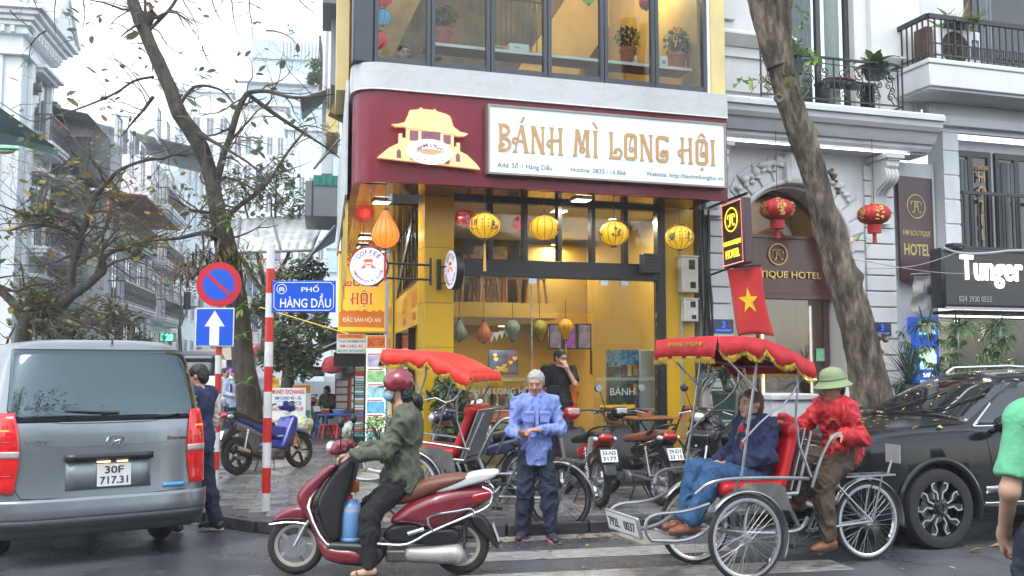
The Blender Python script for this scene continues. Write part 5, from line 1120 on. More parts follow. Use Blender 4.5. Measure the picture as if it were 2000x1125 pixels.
mb=MB();mb.quad((-3,0,.6),(0,0,.6),(1.3,2.2,-.25),(-3,2.2,-.1));mb.quad((-3,0,.58),(1.3,2.2,-.28),(1.3,2.2,-.5),(-3,0,.3))
mb.bd('awning_cloth',MH_,aw,recalc=False)
t2,_=gp(150,400,SL);tB=tE+.15
_,zb=gp(105,215,SL)
B=facade_building('rowhouse','grey weather streaked house with louvres and tin overhang left of the street',-20,SL-.3,tB,t2,zb,Mf_,None)
LB=t2-tB
mb=MB();mb.quad((-3,-.2,zb+.6),(1.6,-.2,zb-.2),(1.6,LB*1.1,zb-.2),(-3,LB*1.1,zb+.6));o=mb.bd('tin_roof',M7_,B,recalc=False);sm=o.modifiers.new('t','SOLIDIFY');sm.thickness=.06
mb=MB();mb.box(0,2.,LB*.45,LB*.95,zb-2.2,zb-.6);mb.bd('enclosed_balcony',M7_,B)
lv=MB().box(0,.03,-.0,1.6,0,.1).bd('louvre',M7_,B);lv.location=(.05,.5,zb-1.);lv.rotation_euler=(0,.5,0)
for k in range(1,12):link_copy(lv,(.05,.5,zb-1.-.17*k))
add_windows(B,'s',2,3,1.,1.5,LB*.3,LB*.4,3.4,3.1,trim=M7_)
balcony(B,'s',LB*.5,5.6,LB*.7,.9,Mf_);balcony(B,'s',LB*.5,8.7,LB*.7,.9,Mf_)
for k,z in enumerate((7.6,4.4)):mb=MB();mb.quad((0,LB*.1,z),(0,LB*.9,z),(1.3,LB*.9,z-.5),(1.3,LB*.1,z-.5));mb.bd('green_canopy',MH_,B,recalc=False)
t3=t2+.2
C3=facade_building('rowhouse','pale house with tall shuttered windows behind the bare tree on the left',-22,SL+1.1,t3,t3+9,gp(150,330,SL+1.1)[1],M4_)
add_windows(C3,'s',3,4,1.2,1.9,1.6,2.8,2.6,2.9)
add_windows(C3,'t',1,3,.5,.6,-1.2,0,3.6,2.6,trim=M7_)
for z in(4.3,7.2):balcony(C3,'s',4.4,z,7.5)
mb=MB();mb.quad((-4,-.6,C3['dim'][2]+.2),(1.6,-.6,C3['dim'][2]-.1),(1.6,9.3,C3['dim'][2]-.1),(-4,9.3,C3['dim'][2]+.2));o=mb.bd('flat_roof',M1A_,C3,recalc=False);sm=o.modifiers.new('t','SOLIDIFY');sm.thickness=.12
mb=MB();mb.quad((0,.5,3.9),(0,8.5,3.9),(1.8,8.5,3.3),(1.8,.5,3.3));mb.bd('awning',MH_,C3,recalc=False)
C4=facade_building('rowhouse','narrow pale pink tall house far along the left side of the street',-20,SL+1.2,t3+9.3,t3+19,gp(215,350,SL+1.2)[1]+3,MG_)
add_windows(C4,'s',3,6,1.1,1.6,1.6,3.,2.6,2.9)
for z in(4.2,7.1,10.):balcony(C4,'s',4.6,z,6.5)
mb=MB();mb.quad((-4,2,C4['dim'][2]+2.2),(1.6,2,C4['dim'][2]+1.),(1.6,9.3,C4['dim'][2]+1.),(-4,9.3,C4['dim'][2]+2.2));o=mb.bd('tin_roof',M7_,C4,recalc=False);sm=o.modifiers.new('t','SOLIDIFY');sm.thickness=.1
C5=facade_building('rowhouse','hazy pale blue house at the far left end of the street',-22,SL+1.,t3+19.5,t3+34,16,My_)
add_windows(C5,'s',4,5,1.3,1.6,2,3.2,2.6,3.)
far_t=78
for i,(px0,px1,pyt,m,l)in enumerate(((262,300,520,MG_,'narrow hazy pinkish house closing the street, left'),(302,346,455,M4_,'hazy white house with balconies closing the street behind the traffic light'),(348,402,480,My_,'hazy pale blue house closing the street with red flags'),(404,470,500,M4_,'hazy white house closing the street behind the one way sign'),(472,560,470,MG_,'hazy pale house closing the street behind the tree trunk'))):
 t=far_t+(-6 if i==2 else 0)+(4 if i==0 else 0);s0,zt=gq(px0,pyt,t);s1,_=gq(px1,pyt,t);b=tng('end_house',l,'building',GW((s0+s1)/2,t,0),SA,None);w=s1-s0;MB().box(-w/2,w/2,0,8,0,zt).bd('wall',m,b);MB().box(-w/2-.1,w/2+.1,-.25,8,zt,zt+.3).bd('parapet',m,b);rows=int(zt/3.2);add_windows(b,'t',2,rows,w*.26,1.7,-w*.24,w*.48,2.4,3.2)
 for k in range(1,rows):balcony(b,'t',0,.7+3.2*k,w*.86,.8,m)
 if i==2:mb=MB();mb.quad((-w/2,-.1,7.2),(w/2,-.1,7.2),(w/2,-1.9,6.2),(-w/2,-1.9,6.2));mb.bd('blue_canopy',pm('blue_tin',(.1,.22,.33),.5),b,recalc=False)
def tower(px0,px1,pyt,t,mat,label,cols,rows,name='tower_block'):s0,zt=gq(px0,pyt,t);s1,_=gq(px1,pyt,t);w=s1-s0;b=tng(name,label,'tower',GW((s0+s1)/2,t,0),SA);MB().box(-w/2,w/2,0,w*.8,0,zt).bd('wall',mat,b);return b,w,zt
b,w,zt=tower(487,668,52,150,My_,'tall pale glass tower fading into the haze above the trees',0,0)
gl_=pm('tower_glass',(.34,.44,.5),.15,var=.2,vs=.1)  # pale glass colour carries part of the haze
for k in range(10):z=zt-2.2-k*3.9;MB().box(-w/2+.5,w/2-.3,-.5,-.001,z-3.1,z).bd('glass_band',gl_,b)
fin=MB().box(0,.25,-.9,-.501,0,3.).bd('fin',My_,b);fin.location=(-w/2+5.2,0,zt-5.2)
for k in range(1,16):link_copy(fin,(-w/2+5.2+.58*k,0,zt-5.2))
mb=MB();mb.box(-w/2-1.5,w/2,-1.6,0,zt-9.6,zt-8.2);mb.box(-w/2-1.5,w/2,-1.6,0,zt-17.8,zt-16.6);mb.bd('sky_garden',M4_,b)
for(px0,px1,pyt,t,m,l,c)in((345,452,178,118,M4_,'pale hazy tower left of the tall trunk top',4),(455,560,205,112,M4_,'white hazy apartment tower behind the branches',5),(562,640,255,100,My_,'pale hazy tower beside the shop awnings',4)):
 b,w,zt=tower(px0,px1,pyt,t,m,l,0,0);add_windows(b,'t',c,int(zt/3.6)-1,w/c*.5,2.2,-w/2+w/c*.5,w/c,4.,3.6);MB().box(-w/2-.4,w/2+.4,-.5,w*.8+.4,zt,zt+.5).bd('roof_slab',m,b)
 # right side of the side street, beyond the corner shop
nbx=tng('row_of_shops','dim row of small shops along the right side of the side street','shops',GW(-.2,8.05,0),SA)
MB().box(.35,8,.0,40,.1,12).bd('wall',Mf_,nbx)
M1B_=pm('dark_shopfront',(.035,.032,.03),.5,var=.5,vs=1.5)
for k in range(5):MB().box(-.9-.25*(k%2),.3,3.5+3.4*k,6.6+3.4*k,2.35,2.62).bd('shop_fascia',[M0_,MH_,M7_,M1A_,M0_][k],nbx);MB().box(-.5,.3,6.62+3.4*k,6.8+3.4*k,.1,2.34).bd('partition',Mf_,nbx)
MB().box(.3,.349,2.4,22,.15,3.).bd('shop_opening',M1B_,nbx)
s0,zt=gq(662,490,8.);s1,zb=gq(752,648,8.)
ys=tng('projecting_sign','yellow shop sign with red lettering under the corner soffit','sign',GW(s0,7.99,zb),SA)
W,H=s1-s0,min(zt,4.)-zb
M2o_=lit_face('lit_yellow_sign',(.95,.58,.05),.16)
MB().box(0,W,0,.14,0,H).bd('sign_board',M2o_,ys,bevel=.01)
mb=MB();mb.box(-.02,W+.02,-.02,.16,-.035,-.001);mb.box(-.02,W+.02,-.02,.16,H+.001,H+.035);mb.bd('sign_trim',MF_,ys)
mb=MB();n=14
r_=random.Random(8)
mb.prism([(.02,.1),(W-.02,.08),(W-.02,.42)]+[(W-.05-(W-.1)*k/n,.43+r_.uniform(-.03,.03))for k in range(n)]+[(.02,.38)],-.006,-.001)
mb.bd('orange_band',pm('sign_orange',(.62,.17,.02),.4,emis=(.8,.25,.03),es=.08),ys,flat=True)
M2p_=pm('sign_red',(.55,.05,.03),.4,emis=(.7,.06,.03),es=.06)
M1C_=pm('sign_white',(.8,.75,.6),.4,emis=(1,.95,.8),es=.1)
def deco2(txt,z,w,h):x0=(W-w)/2;deco_text('sign_lettering',txt,M1C_,ys,x0-.012,z-.012,w+.024,h+.024,-.002,.004);deco_text('sign_lettering',txt,M2p_,ys,x0,z,w,h,-.008,.006)
deco2('LONG',.92,W*.78,.24);deco2('HỘI',.55,W*.5,.24);deco2('BÁNH',1.34,W*.78,.24)
text('sign_lettering','ĐẶC SẢN HỘI AN',M1C_,ys,(W/2,-.012,.24),width=W*.8,height=.14,depth=.006,bold=.02)
mb=MB(MG.inverted())
st_=tng('printed_strip','narrow yellow printed strip board on the side wall next to the yellow sign','sign',GW(SW-.02,6.6,.35),SA)
MB().box(-.03,.0,0,.9,0,3.55).bd('strip_board',M1k_,st_)
mb=MB();mb.box(-.034,-.031,.05,.85,1.2,1.9);mb.box(-.034,-.031,.05,.85,2.2,2.5);mb.bd('strip_print',Mq_,st_)
mb=MB();mb.box(-.034,-.031,.05,.85,.2,1.1);mb.bd('strip_print',pm('strip_pale',(.5,.6,.5),.4,var=.3,vs=6),st_)
def text_board(name,label,px0,py0,px1,py1,t,bg,lines,group=None,th=.05,legs=False,lit=.0):
 s0,z1=gq(px0,py0,t);s1,z0=gq(px1,py1,t);o=tng(name,label,'sign',GW(s0,t,z0),SA,group);W,H=s1-s0,z1-z0;MB().box(0,W,0,th,0,H).bd('board',bg,o);z=H;tot=sum(l[2]for l in lines)
 for(tx,m,hs,ws,bgm)in lines:
  hh=H*hs/tot
  if bgm is not None:MB().box(.01,W-.01,-.004,-.001,z-hh+.004,z-.004).bd('print_band',bgm,o)
  if tx:text('board_lettering',tx,m,o,(W/2,-.007,z-hh/2),width=W*ws,height=hh*.62,depth=.004,bold=.025)
  z-=hh
 return o,W,H
M14_=pm('board_white',(.7,.72,.72),.4,var=.03,emis=(.9,.95,1),es=.05)
Mc_=pm('print_red',(.6,.02,.04),.45);M1D_=pm('print_pink',(.65,.03,.18),.45)
M15_=pm('print_green',(.02,.35,.28),.45);Ms_=pm('print_blue',(.03,.12,.42),.45)
MI_=pm('print_orange_band',(.75,.25,.05),.45,emis=(.9,.35,.08),es=.06)
MJ_=pm('print_yellow',(.8,.55,.05),.45)
text_board('travel_sign','small white travel sign with green and pink lines below the yellow sign',658,652,714,690,7.7,M14_,[('SINH CAFE TRAVEL',Mc_,1,.8,MI_),('TOUR INFORMATION',M15_,1,.92,None),('SIM CARD 4G',M1D_,1,.8,None),('MONEY EXCHANGE',M15_,1,.92,None)])
o,W,H=text_board('tour_board','tall lit board of tour pictures next to the travel sign',716,655,752,862,7.85,pm('board_lit',(.75,.8,.78),.4,var=.03,emis=(.9,1,.97),es=.25),[('DAILY TOUR',Mc_,1,.85,MI_)]+[(None,None,1,1,None)]*7)
pics=[(.35,.35,.5),(.2,.42,.2),(.25,.45,.55),(.1,.35,.55),(.3,.5,.25),(.15,.5,.5)]
for k,c in enumerate(pics):z=H*(1-(k*1.16+1.95)/8);m=pm('tour_picture_%d'%k,c,.4,var=.7,vs=9,emis=c,es=.25);m.name='tour_picture';MB().box(.02,W-.02,-.006,-.001,z-H*.055,z+H*.055).bd('picture',m,o);MB().box(.03,W-.06,-.006,-.001,z+H*.06,z+H*.072).bd('caption',M1D_,o)
o,W,H=text_board('money_board','white money exchange board standing behind the blue motorbike',528,758,596,840,9.2,M14_,[('MONEY EXCHANGE',Mc_,1.1,.92,None),('SIM CARD 4G - 5G',Ms_,.8,.75,None),('LAUNDRY SERVICE',Ms_,.8,.75,None),('HALONG BAY TOUR',Mc_,.9,.88,None),('1 DAY',Ms_,.5,.2,None),('2 DAY',Ms_,.5,.2,None),('SAPA  TOUR',Mc_,.9,.85,None),('TOUR',Mc_,.9,.4,None)])
text_board('picture_board','narrow board with orange heading behind the money exchange board',566,752,606,850,10.,M14_,[('EXCHANGE',MJ_,1,.9,MI_),(None,None,1,1,None),('TOUR',Mc_,1,.6,None),(None,None,1,1,pm('print_teal',(.1,.4,.45),.4,var=.6,vs=8)),(None,None,1,1,None),(None,None,1,1,MI_)])
text_board('kilo_board','small yellow board with red letters leaning behind the red white pole',524,738,545,768,10.5,MJ_,[('KIỆU',Mc_,1,.8,None),('TÀ',Mc_,1,.5,None)])
text_board('hanging_notice','small pale notice hanging among the shop goods',608,716,634,735,14,pm('pale_board',(.5,.62,.6),.4),[(None,None,1,.7,Mc_),(None,None,1.2,.7,None),(None,None,.7,.4,M15_)])
s0,z1=gq(652,688,8.1);s1,z0=gq(712,716,8.1)
mb=MB();mb.box(s0+.2,s1+.2,.05,.4,z0,z1);mb.bd('dark_fascia',M0_,nbx)
rk=tng('map_rack','tall rack of folded maps and books beside the lit tour board','rack',GW(gq(692,800,8.15)[0],8.15,.13),SA)
Wr=gq(711,800,8.15)[0]-gq(692,800,8.15)[0]
MB().box(-.02,Wr+.02,.06,.09,0,2.15).bd('rack_back',M0_,rk)
r_=random.Random(12)
bkc=[pm('book_%s'%n_,c,.5)for n_,c in(('white',(.6,.62,.62)),('blue',(.08,.16,.35)),('red',(.4,.05,.05)),('tan',(.4,.3,.15)),('teal',(.1,.3,.3)))]
for k in range(40):z=.15+k*.049;MB().box(.01,Wr-.01,r_.uniform(-.02,.0),.055,z,z+.036).bd('booklet',r_.choice(bkc),rk)
Mt_=[pm('bag_cloth_%s'%n_,c,.7,var=.2)for n_,c in(('red',(.35,.04,.04)),('navy',(.03,.05,.14)),('brown',(.16,.07,.03)),('green',(.05,.15,.08)),('orange',(.5,.16,.03)),('black',(.02,.02,.02)))]
gi=0
for(px,py,t,r,m,nm,l)in((648,712,11,.24,0,'cloth_bag','dark red bag hanging under the dark shop fascia'),(678,712,9.4,.14,1,'sun_hat','navy cap hanging under the dark shop fascia'),(600,700,15,.5,4,'paper_lantern','orange paper lantern cluster hanging at the street shops'),(575,690,17,.45,0,'paper_lantern','dark red paper lantern hanging left of the orange one'),(690,722,9.2,.13,5,'sun_hat','black cap hanging beside the map rack'),(505,685,22,.4,0,'paper_lantern','red paper lantern hanging right of the big trunk'),(545,705,20,.35,0,'paper_lantern','small red paper lantern behind the red white pole')):
 s,z=gq(px,py,t);o=tng(nm,l,'lantern'if 'lantern'in nm else 'goods',GW(s,t,z),SA);mb=MB()
 if 'lantern'in nm:mb.lathe([(.15*r,-.5*r),(.42*r,-.3*r),(.5*r,0),(.42*r,.3*r),(.15*r,.5*r)],14)
 elif 'bag'in nm:mb.lathe([(.1*r,-.9*r),(.9*r,-.7*r),(1.*r,-.1*r),(.7*r,.6*r),(.2*r,.8*r)],14)
 else:mb.lathe([(1.2*r,-.4*r),(1.*r,-.35*r),(.9*r,.2*r),(.5*r,.5*r),(.05*r,.6*r)],14)
 mb.bd('body',Mt_[m],o);mb=MB();mb.tube([(0,0,.5*r),(0,0,.5*r+.4)],.008,5);mb.bd('cord',M0_,o)
 if 'lantern'in nm:mb=MB();mb.cyl((0,0,-.5*r-.35*r),(0,0,-.5*r),.05*r,.12*r,8);mb.bd('tassel',Mt_[4],o)
for(px,py0,py1,t,m,l)in((712-12,735,800,8.3,0,'red framed price list standing in the shop doorway'),(668,740,800,12,0,'red framed picture list behind the seated vendor')):
 s,z1=gq(px,py0,t);_,z0=gq(px,py1,t);o=tng('price_list',l,'sign',GW(s,t,z0),SA);MB().box(-.16,.16,0,.04,0,z1-z0).bd('board',Mt_[0],o)
 for k in range(4):MB().box(-.13,.13,-.006,-.001,(z1-z0)*(.04+.24*k),(z1-z0)*(.22+.24*k)).bd('print',bkc[0],o)
def tin_sheet(name,label,cat,pts,mat,ribs=14,amp=.02):
 a,b,c,d=[Vec(p)for p in pts];o=tng(name,label,cat,(0,0,0));n=(b-a).cross(d-a).normalized();mb=MB();N=ribs*4;rows=[]
 for j in range(2):
  row=[]
  for i in range(N+1):t=i/N;p=a.lerp(b,t)if j==0 else d.lerp(c,t);row.append(tuple(p+n*amp*sin(t*ribs*2*pi)))
  rows.append(row)
 mb.grid(rows);s_=mb.bd('sheet',mat,o,recalc=False,ang=60);m=s_.modifiers.new('t','SOLIDIFY');m.thickness=.012;return o
M2q_=pm('translucent_tin',(.42,.44,.43),.45,var=.25,vs=1.5,stain=(.16,.15,.13),stain_amt=.7,metal=.2)
def gpt(px,py,t):s,z=gq(px,py,t);return GW(s,t,z)
o=tin_sheet('tin_canopy','pale corrugated tin canopy on posts over the side pavement','canopy',(gpt(452,428,19),gpt(640,418,19),gpt(612,487,14.5),gpt(440,492,14.5)),M2q_,10)
mb=MB()
for(a,b)in((gpt(470,425,19),gpt(462,490,14.5)),(gpt(530,422,19),gpt(548,488,14.5))):mb.tube([a,b],.04,6)
mb.tube([gpt(440,494,14.5),gpt(612,489,14.5)],.04,6)
mb.bd('canopy_frame',M7_,o)
def awn(label,pts,mat,th=.05):o=tng('sloping_awning',label,'awning',(0,0,0));mb=MB();mb.quad(*[tuple(p)for p in pts]);s_=mb.bd('awning_sheet',mat,o,recalc=False);m=s_.modifiers.new('t','SOLIDIFY');m.thickness=th;mb=MB();mb.tube([pts[0],pts[3]],.03,6);mb.tube([pts[1],pts[2]],.03,6);mb.bd('awning_frame',M7_,o);return o
awn('long dark grey awning sloping down left behind the street name sign',(gpt(645,600,12),gpt(636,622,16),gpt(545,668,16),gpt(525,672,12)),M7_)
awn('lower black awning sloping down left above the plastic tables',(gpt(660,668,11),gpt(655,676,15),gpt(560,714,15),gpt(536,722,11)),M0_)
awn('translucent dark awning hanging below the green topped box',(gpt(655,440,11),gpt(652,470,16),gpt(600,500,16),gpt(592,516,11)),M7_)
awn('upper dark green awning on the right of the street',(gpt(655,170,20),gpt(640,190,24),gpt(590,232,24),gpt(586,192,20)),pm('dark_green_tin',(.05,.09,.09),.5,var=.2))
awn('grey cloth awning on the upper right of the street',(gpt(662,272,16),gpt(650,280,20),gpt(612,330,20),gpt(622,318,16)),pm('grey_cloth',(.16,.17,.18),.7,var=.15))
def wall_box(name,label,px0,py0,px1,py1,t,d,mat,cat='box'):s0,z1=gq(px0,py0,t);s1,z0=gq(px1,py1,t);o=tng(name,label,cat,GW(s0,t,z0),SA);MB().box(0,s1-s0,0,d,0,z1-z0).bd('case',mat,o,bevel=.02);return o,s1-s0,z1-z0
o,W,H=wall_box('balcony_box','dark grey enclosed balcony with a green corrugated top',596,352,660,424,13,2.5,M7_,'balcony')
mb=MB();n=40
mb.grid([[(W*.25+(W*.75)*i/n,-.03+.012*sin(i*1.9),z)for i in range(n+1)]for z in(H-.12,H+.14)]);mb.bd('green_tin',pm('green_tin',(.02,.2,.16),.45,var=.15),o,recalc=False)
MB().box(W*.2,W*.24,-.02,0,0,H).bd('corner_trim',M0_,o)
wall_box('wall_slab','grey wall slab of the next house above the street',648,10,668,168,12,3,pm('slab_grey',(.2,.22,.23),.6,var=.1),'wall')
o,W,H=wall_box('upper_balcony','pale upper balcony with thin bars right of the street',638,175,662,260,17,3,Mx_,'balcony')
mb=MB()
for k in range(8):mb.bar((W*k/7,-.05,H*.55),(W*k/7,-.05,H*1.),.03,.03)
mb.bd('bars',M0_,o)
wall_box('roof_box','dark roof box at the top edge beside the shop',630,-6,676,9,11,2,M7_,'box')
o,W,H=wall_box('tall_house','pale house side rising behind the awnings on the right of the street',632,40,650,340,22,8,M4_,'building')
mb=MB();mb.tube([gpt(640,45,21)-o.location,gpt(636,190,21)-o.location],.06,6);ob=mb.bd('drain_pipe',M6_,o);ob.rotation_euler=(0,0,-SA)
# plastic tables, stools, vendor goods on the side pavement
M2r_=pm('blue_plastic',(.02,.14,.52),.35,var=.04);Mz_=pm('red_plastic',(.5,.03,.03),.35,var=.04)
def stool(label,loc,w,h,mat,cat='stool',name='plastic_stool',group=None):
 o=tng(name,label,cat,loc,SA+.3,group);MB().box(-w/2,w/2,-w/2,w/2,h-.03,h).bd('top',mat,o,bevel=.008)
 for sx in(-1,1):
  for sy in(-1,1):MB().bar((sx*(w/2+.02),sy*(w/2+.02),0),(sx*(w/2-.03),sy*(w/2-.03),h-.031),.04,.04).bd('leg',mat,o)
 mb=MB()
 for(a,b)in(((-1,-1),(1,-1)),((-1,1),(1,1)),((-1,-1),(-1,1)),((1,-1),(1,1))):mb.bar((a[0]*(w/2-.01),a[1]*(w/2-.01),h*.45),(b[0]*(w/2-.01),b[1]*(w/2-.01),h*.45),.02,.025)
 mb.bd('apron',mat,o);return o
g=toG(ground(652,852,.12))
stool('blue plastic table on the side pavement with red stools before it',GW(g.x,g.y,.12),.62,.5,M2r_,'table','plastic_table')
g2=toG(ground(646,852,.12));stool('left red plastic stool in front of the blue table',GW(g2.x-.08,g2.y-.55,.12),.28,.3,Mz_)
stool('right red plastic stool in front of the blue table',GW(g2.x+.22,g2.y-.62,.12),.28,.3,Mz_)
g3=toG(ground(690,850,.12));stool('red plastic chair beyond the blue table by the doorway',GW(g3.x,g3.y+.4,.12),.34,.45,Mz_)
o=tng('basin','pale blue basin standing on the blue plastic table','basin',GW(g.x+.1,g.y,.62),SA)
mb=MB();mb.lathe([(.1,0),(.15,.1),(.16,.1),(.14,.09)],16);mb.bd('bowl',pm('pale_blue_plastic',(.35,.5,.6),.4),o)
o=tng('red_box','small red box standing on the blue plastic table','box',GW(g.x-.2,g.y,.62),SA)
MB().box(-.09,.09,-.06,.06,0,.1).bd('box_body',Mz_,o,bevel=.01);MB().box(-.092,.092,-.062,.062,.101,.115).bd('lid',M2_,o)
def sack(name,label,loc,r,seed,mat):
 rr=random.Random(seed);s=SDF()
 for k in range(7):s.ell((rr.uniform(-r,r)*.6,rr.uniform(-r,r)*.4,r*.45+rr.uniform(0,.3)*r),(r*.5*rr.uniform(.7,1.2),r*.45,r*.45*rr.uniform(.8,1.2)),.06)
 o=tng(name,label,'bag',loc,0);s.bd('sack_body',mat,o,h=.025,disp=fold_disp(.03,14,seed=seed));mb=MB();mb.lathe([(r*.1,r*.85),(r*.06,r*1.),(r*.16,r*1.16)],10);mb.bd('knot',mat,o)
M16_=pm('white_plastic_sack',(.55,.6,.48),.35,var=.25,vs=9,sheen=.2)
g=ground(700,862,.12);sack('plastic_sack','pale plastic sack on the pavement left of the tour board',(g.x,g.y,.12),.34,3,M16_)
g=ground(540,900,.12);sack('plastic_sack','pale plastic bag lying behind the blue motorbike seat',(g.x,g.y+1.2,.5),.28,5,M16_)
g=ground(675,932,.12);sack('plastic_sack','crumpled plastic bag on the pavement behind the scooter rider',(g.x+.1,g.y,.1),.22,6,M16_)
r_=random.Random(17)
def bush(name,label,loc,rx,ry,rz_,n,cols,size=.05,seed=1,cat='shrub',stems=8):
 rr=random.Random(seed);t=tng(name,label,cat,loc,0);mb=MB()
 for i in range(n):
  while True:
   q=Vec((rr.uniform(-1,1),rr.uniform(-1,1),rr.uniform(-1,1)))
   if.25<q.length<1:break
  q.normalize();k=rr.uniform(.5,1.)+.25*mnoise.noise(q*2.3+Vec((seed,0,0)));p=Vec((q.x*rx*k,q.y*ry*k,rz_+q.z*rz_*k));R=Matrix.Translation(p)@Euler((rr.uniform(-.9,.9),rr.uniform(-.9,.9),rr.uniform(0,6.3))).to_matrix().to_4x4();L=size*rr.uniform(.6,1.4);W=L*.42;mb.add([R@Vec(c)for c in((-L/2,0,0),(0,-W/2,.12*L),(L/2,0,0),(0,W/2,.12*L))],[(0,1,2,3)])
 mb.bd('foliage',leaf_mat('_'.join([name,'leaf',str(seed)]),cols,.45,.3),t,recalc=False,flat=True);sb=MB()
 for k in range(stems):a=rr.uniform(0,6.3);sb.tube([(0,0,-.02),(rx*.3*cos(a),ry*.3*sin(a),rz_*.8),(rx*.6*cos(a),ry*.6*sin(a),rz_*1.4)],[.02,.014,.006],5)
 sb.bd('stems',MATS.get('twig')or pm('twig',(.07,.05,.035),.8),t);return t
g=ground(735,880,.12)
bush('flowering_shrub','low bush with small red flowers under the tour board',(g.x+.1,g.y+.2,.12),.55,.4,.36,900,[(.05,.1,.04),(.08,.15,.05),(.1,.17,.07),(.35,.06,.05)],.06,3)
g=toF(ground(830,905,.12))
pt=bush('potted_bush','dark green potted bush against the yellow corner column',FW(.5,.62,.55),.3,.3,.62,420,[(.03,.07,.03),(.05,.1,.04),(.07,.13,.05)],.15,4,'plant')
mb=MB();mb.lathe([(.16,-.43),(.22,.02),(.24,.02),(.24,.06),(.2,.06)],18);mb.bd('pot',Mr_,pt)
# thin winter haze
def haze(density):m=bpy.data.materials.new('haze');m.use_nodes=True;nt=m.node_tree;nt.nodes.clear();out=nd(nt,'ShaderNodeOutputMaterial');v=nd(nt,'ShaderNodeVolumePrincipled');v.inputs['Color'].default_value=(.93,.96,1.,1);v.inputs['Density'].default_value=density;v.inputs['Anisotropy'].default_value=.2;nt.links.new(v.outputs[0],out.inputs['Volume']);m.cycles.homogeneous_volume=True if hasattr(m.cycles,'homogeneous_volume')else False;o=MB().box(-92,92,-46,208,-1.,74).bd('haze',m,None,flat=True);tag(o,kind='stuff')
haze(.0012)
# trees
def bark_mat(name,dark,mid,light,lich,scale=1.):m,nt,b=new_mat(name);f=ntex(nt,9*scale,8,.7,'Object',(1,1,.28));c=ramp(nt,f,[(.36,dark),(.5,mid),(.66,light)]);g=ntex(nt,2.3,6,.65);c=mix_rgb(nt,ramp(nt,g,[(.52,0),(.66,.8)]),c,lich);nt.links.new(c,b.inputs['Base Color']);b.inputs['Roughness'].default_value=.85;bp=nd(nt,'ShaderNodeBump');bp.inputs['Strength'].default_value=1.;bp.inputs['Distance'].default_value=.04;nt.links.new(ntex(nt,16*scale,8,.75,'Object',(1,1,.3)),bp.inputs['Height']);nt.links.new(bp.outputs[0],b.inputs['Normal']);MATS[name]=m;return m
Mu_=bark_mat('grey_bark',(.018,.014,.01),(.095,.075,.055),(.27,.22,.16),(.06,.05,.04))
M9_=bark_mat('dark_bark',(.018,.015,.013),(.05,.042,.035),(.09,.08,.065),(.07,.075,.05))  # darkened to put backlit shade into the bark colour
MK_=pm('twig',(.055,.045,.038),.8)
def rough_tube(pts,radii,n=26,amp=.12,freq=2.5,seed=0,lump=(),fine=0):
 P=[Vec(p)for p in pts];Q,R=[],[]
 for i in range(len(P)-1):
  p0,p1,p2,p3=P[max(0,i-1)],P[i],P[i+1],P[min(len(P)-1,i+2)];k=max(3,int((p2-p1).length/(fine or.09)))
  for j in range(k):t=j/k;Q.append(.5*((2*p1)+(p2-p0)*t+(2*p0-5*p1+4*p2-p3)*t*t+(3*p1-p0-3*p2+p3)*t**3));R.append(lerp(radii[i],radii[i+1],t))
 Q.append(P[-1]);R.append(radii[-1]);mb=MB();mb.tube(Q,R,n,caps=True);out=[]
 for i,q in enumerate(Q):
  for j in range(n):
   v=Vec(mb.v[i*n+j]);d=v-q;r=d.length;a=2*pi*j/n;hz_=i*(fine or.09);s=Vec((cos(a)*1.6,sin(a)*1.6,hz_*freq*.6+seed));k=1+amp*mnoise.noise(s)+amp*.6*mnoise.noise(s*2.7)+.35*amp*mnoise.noise(Vec((cos(a)*5,sin(a)*5,hz_*.55+seed)))
   if fine:w=mnoise.noise(Vec((cos(a)*9,sin(a)*9,hz_*2.2+seed)));k-=.09*(1-abs(w))**9+.03*mnoise.noise(Vec((cos(a)*16,sin(a)*16,hz_*11)))
   for(li,la,lr,lh)in lump:da=(a-la+pi)%(2*pi)-pi;dd=((i-li*len(Q))*(fine or.09)/lr)**2+(da*r/lr)**2;k+=lh/r*math.exp(-dd)
   out.append(tuple(q+d*k))
 mb.v=out;return mb,Q,R
def grow(mb,p,d,L,r,lev,rr,tips,grav=.0,wob=.35,kids=(2,4),seg=6):
 pts,rad=[Vec(p)],[r];d=Vec(d).normalized();q=Vec(p)
 for i in range(seg):d=(d+Vec((rr.uniform(-wob,wob),rr.uniform(-wob,wob),rr.uniform(-wob,wob)-grav))).normalized();q=q+d*L/seg;pts.append(q.copy());rad.append(r*(1-.72*(i+1)/seg))
 mb.tube(pts,rad,5 if r<.02 else 7,caps=False);tips.append((pts[-1].copy(),d.copy()))
 if lev>0:
  for k in range(rr.randint(*kids)):i=rr.randint(1,seg-1);a=Vec((rr.uniform(-1,1),rr.uniform(-1,1),rr.uniform(-.7,1))).normalized();dd=(pts[i+1]-pts[i]).normalized()*.55+a*.75;grow(mb,pts[i],dd,L*rr.uniform(.4,.75),max(.0025,rad[i]*.6),lev-1,rr,tips,grav,wob,kids,max(3,seg-1))
def leaves_at(mb,tips,rr,size,prob,per=(1,3),spread=.1):
 for(p,d)in tips:
  if rr.random()>prob:continue
  for k in range(rr.randint(*per)):
   q=p+Vec((rr.uniform(-spread,spread),rr.uniform(-spread,spread),rr.uniform(-spread,spread)));R=Matrix.Translation(q)@Euler((rr.uniform(-.8,.8),rr.uniform(-.8,.8),rr.uniform(0,6.3))).to_matrix().to_4x4();L=size*rr.uniform(.6,1.3);W=L*.5;mb.add([R@Vec(c)for c in((-L/2,0,0),(-L*.2,-W/2,.05*L),(L*.25,-W*.42,.04*L),(L/2,0,-.05*L),(L*.25,W*.42,.04*L),(-L*.2,W/2,.05*L))],[(0,1,2,3),(0,3,4,5)])
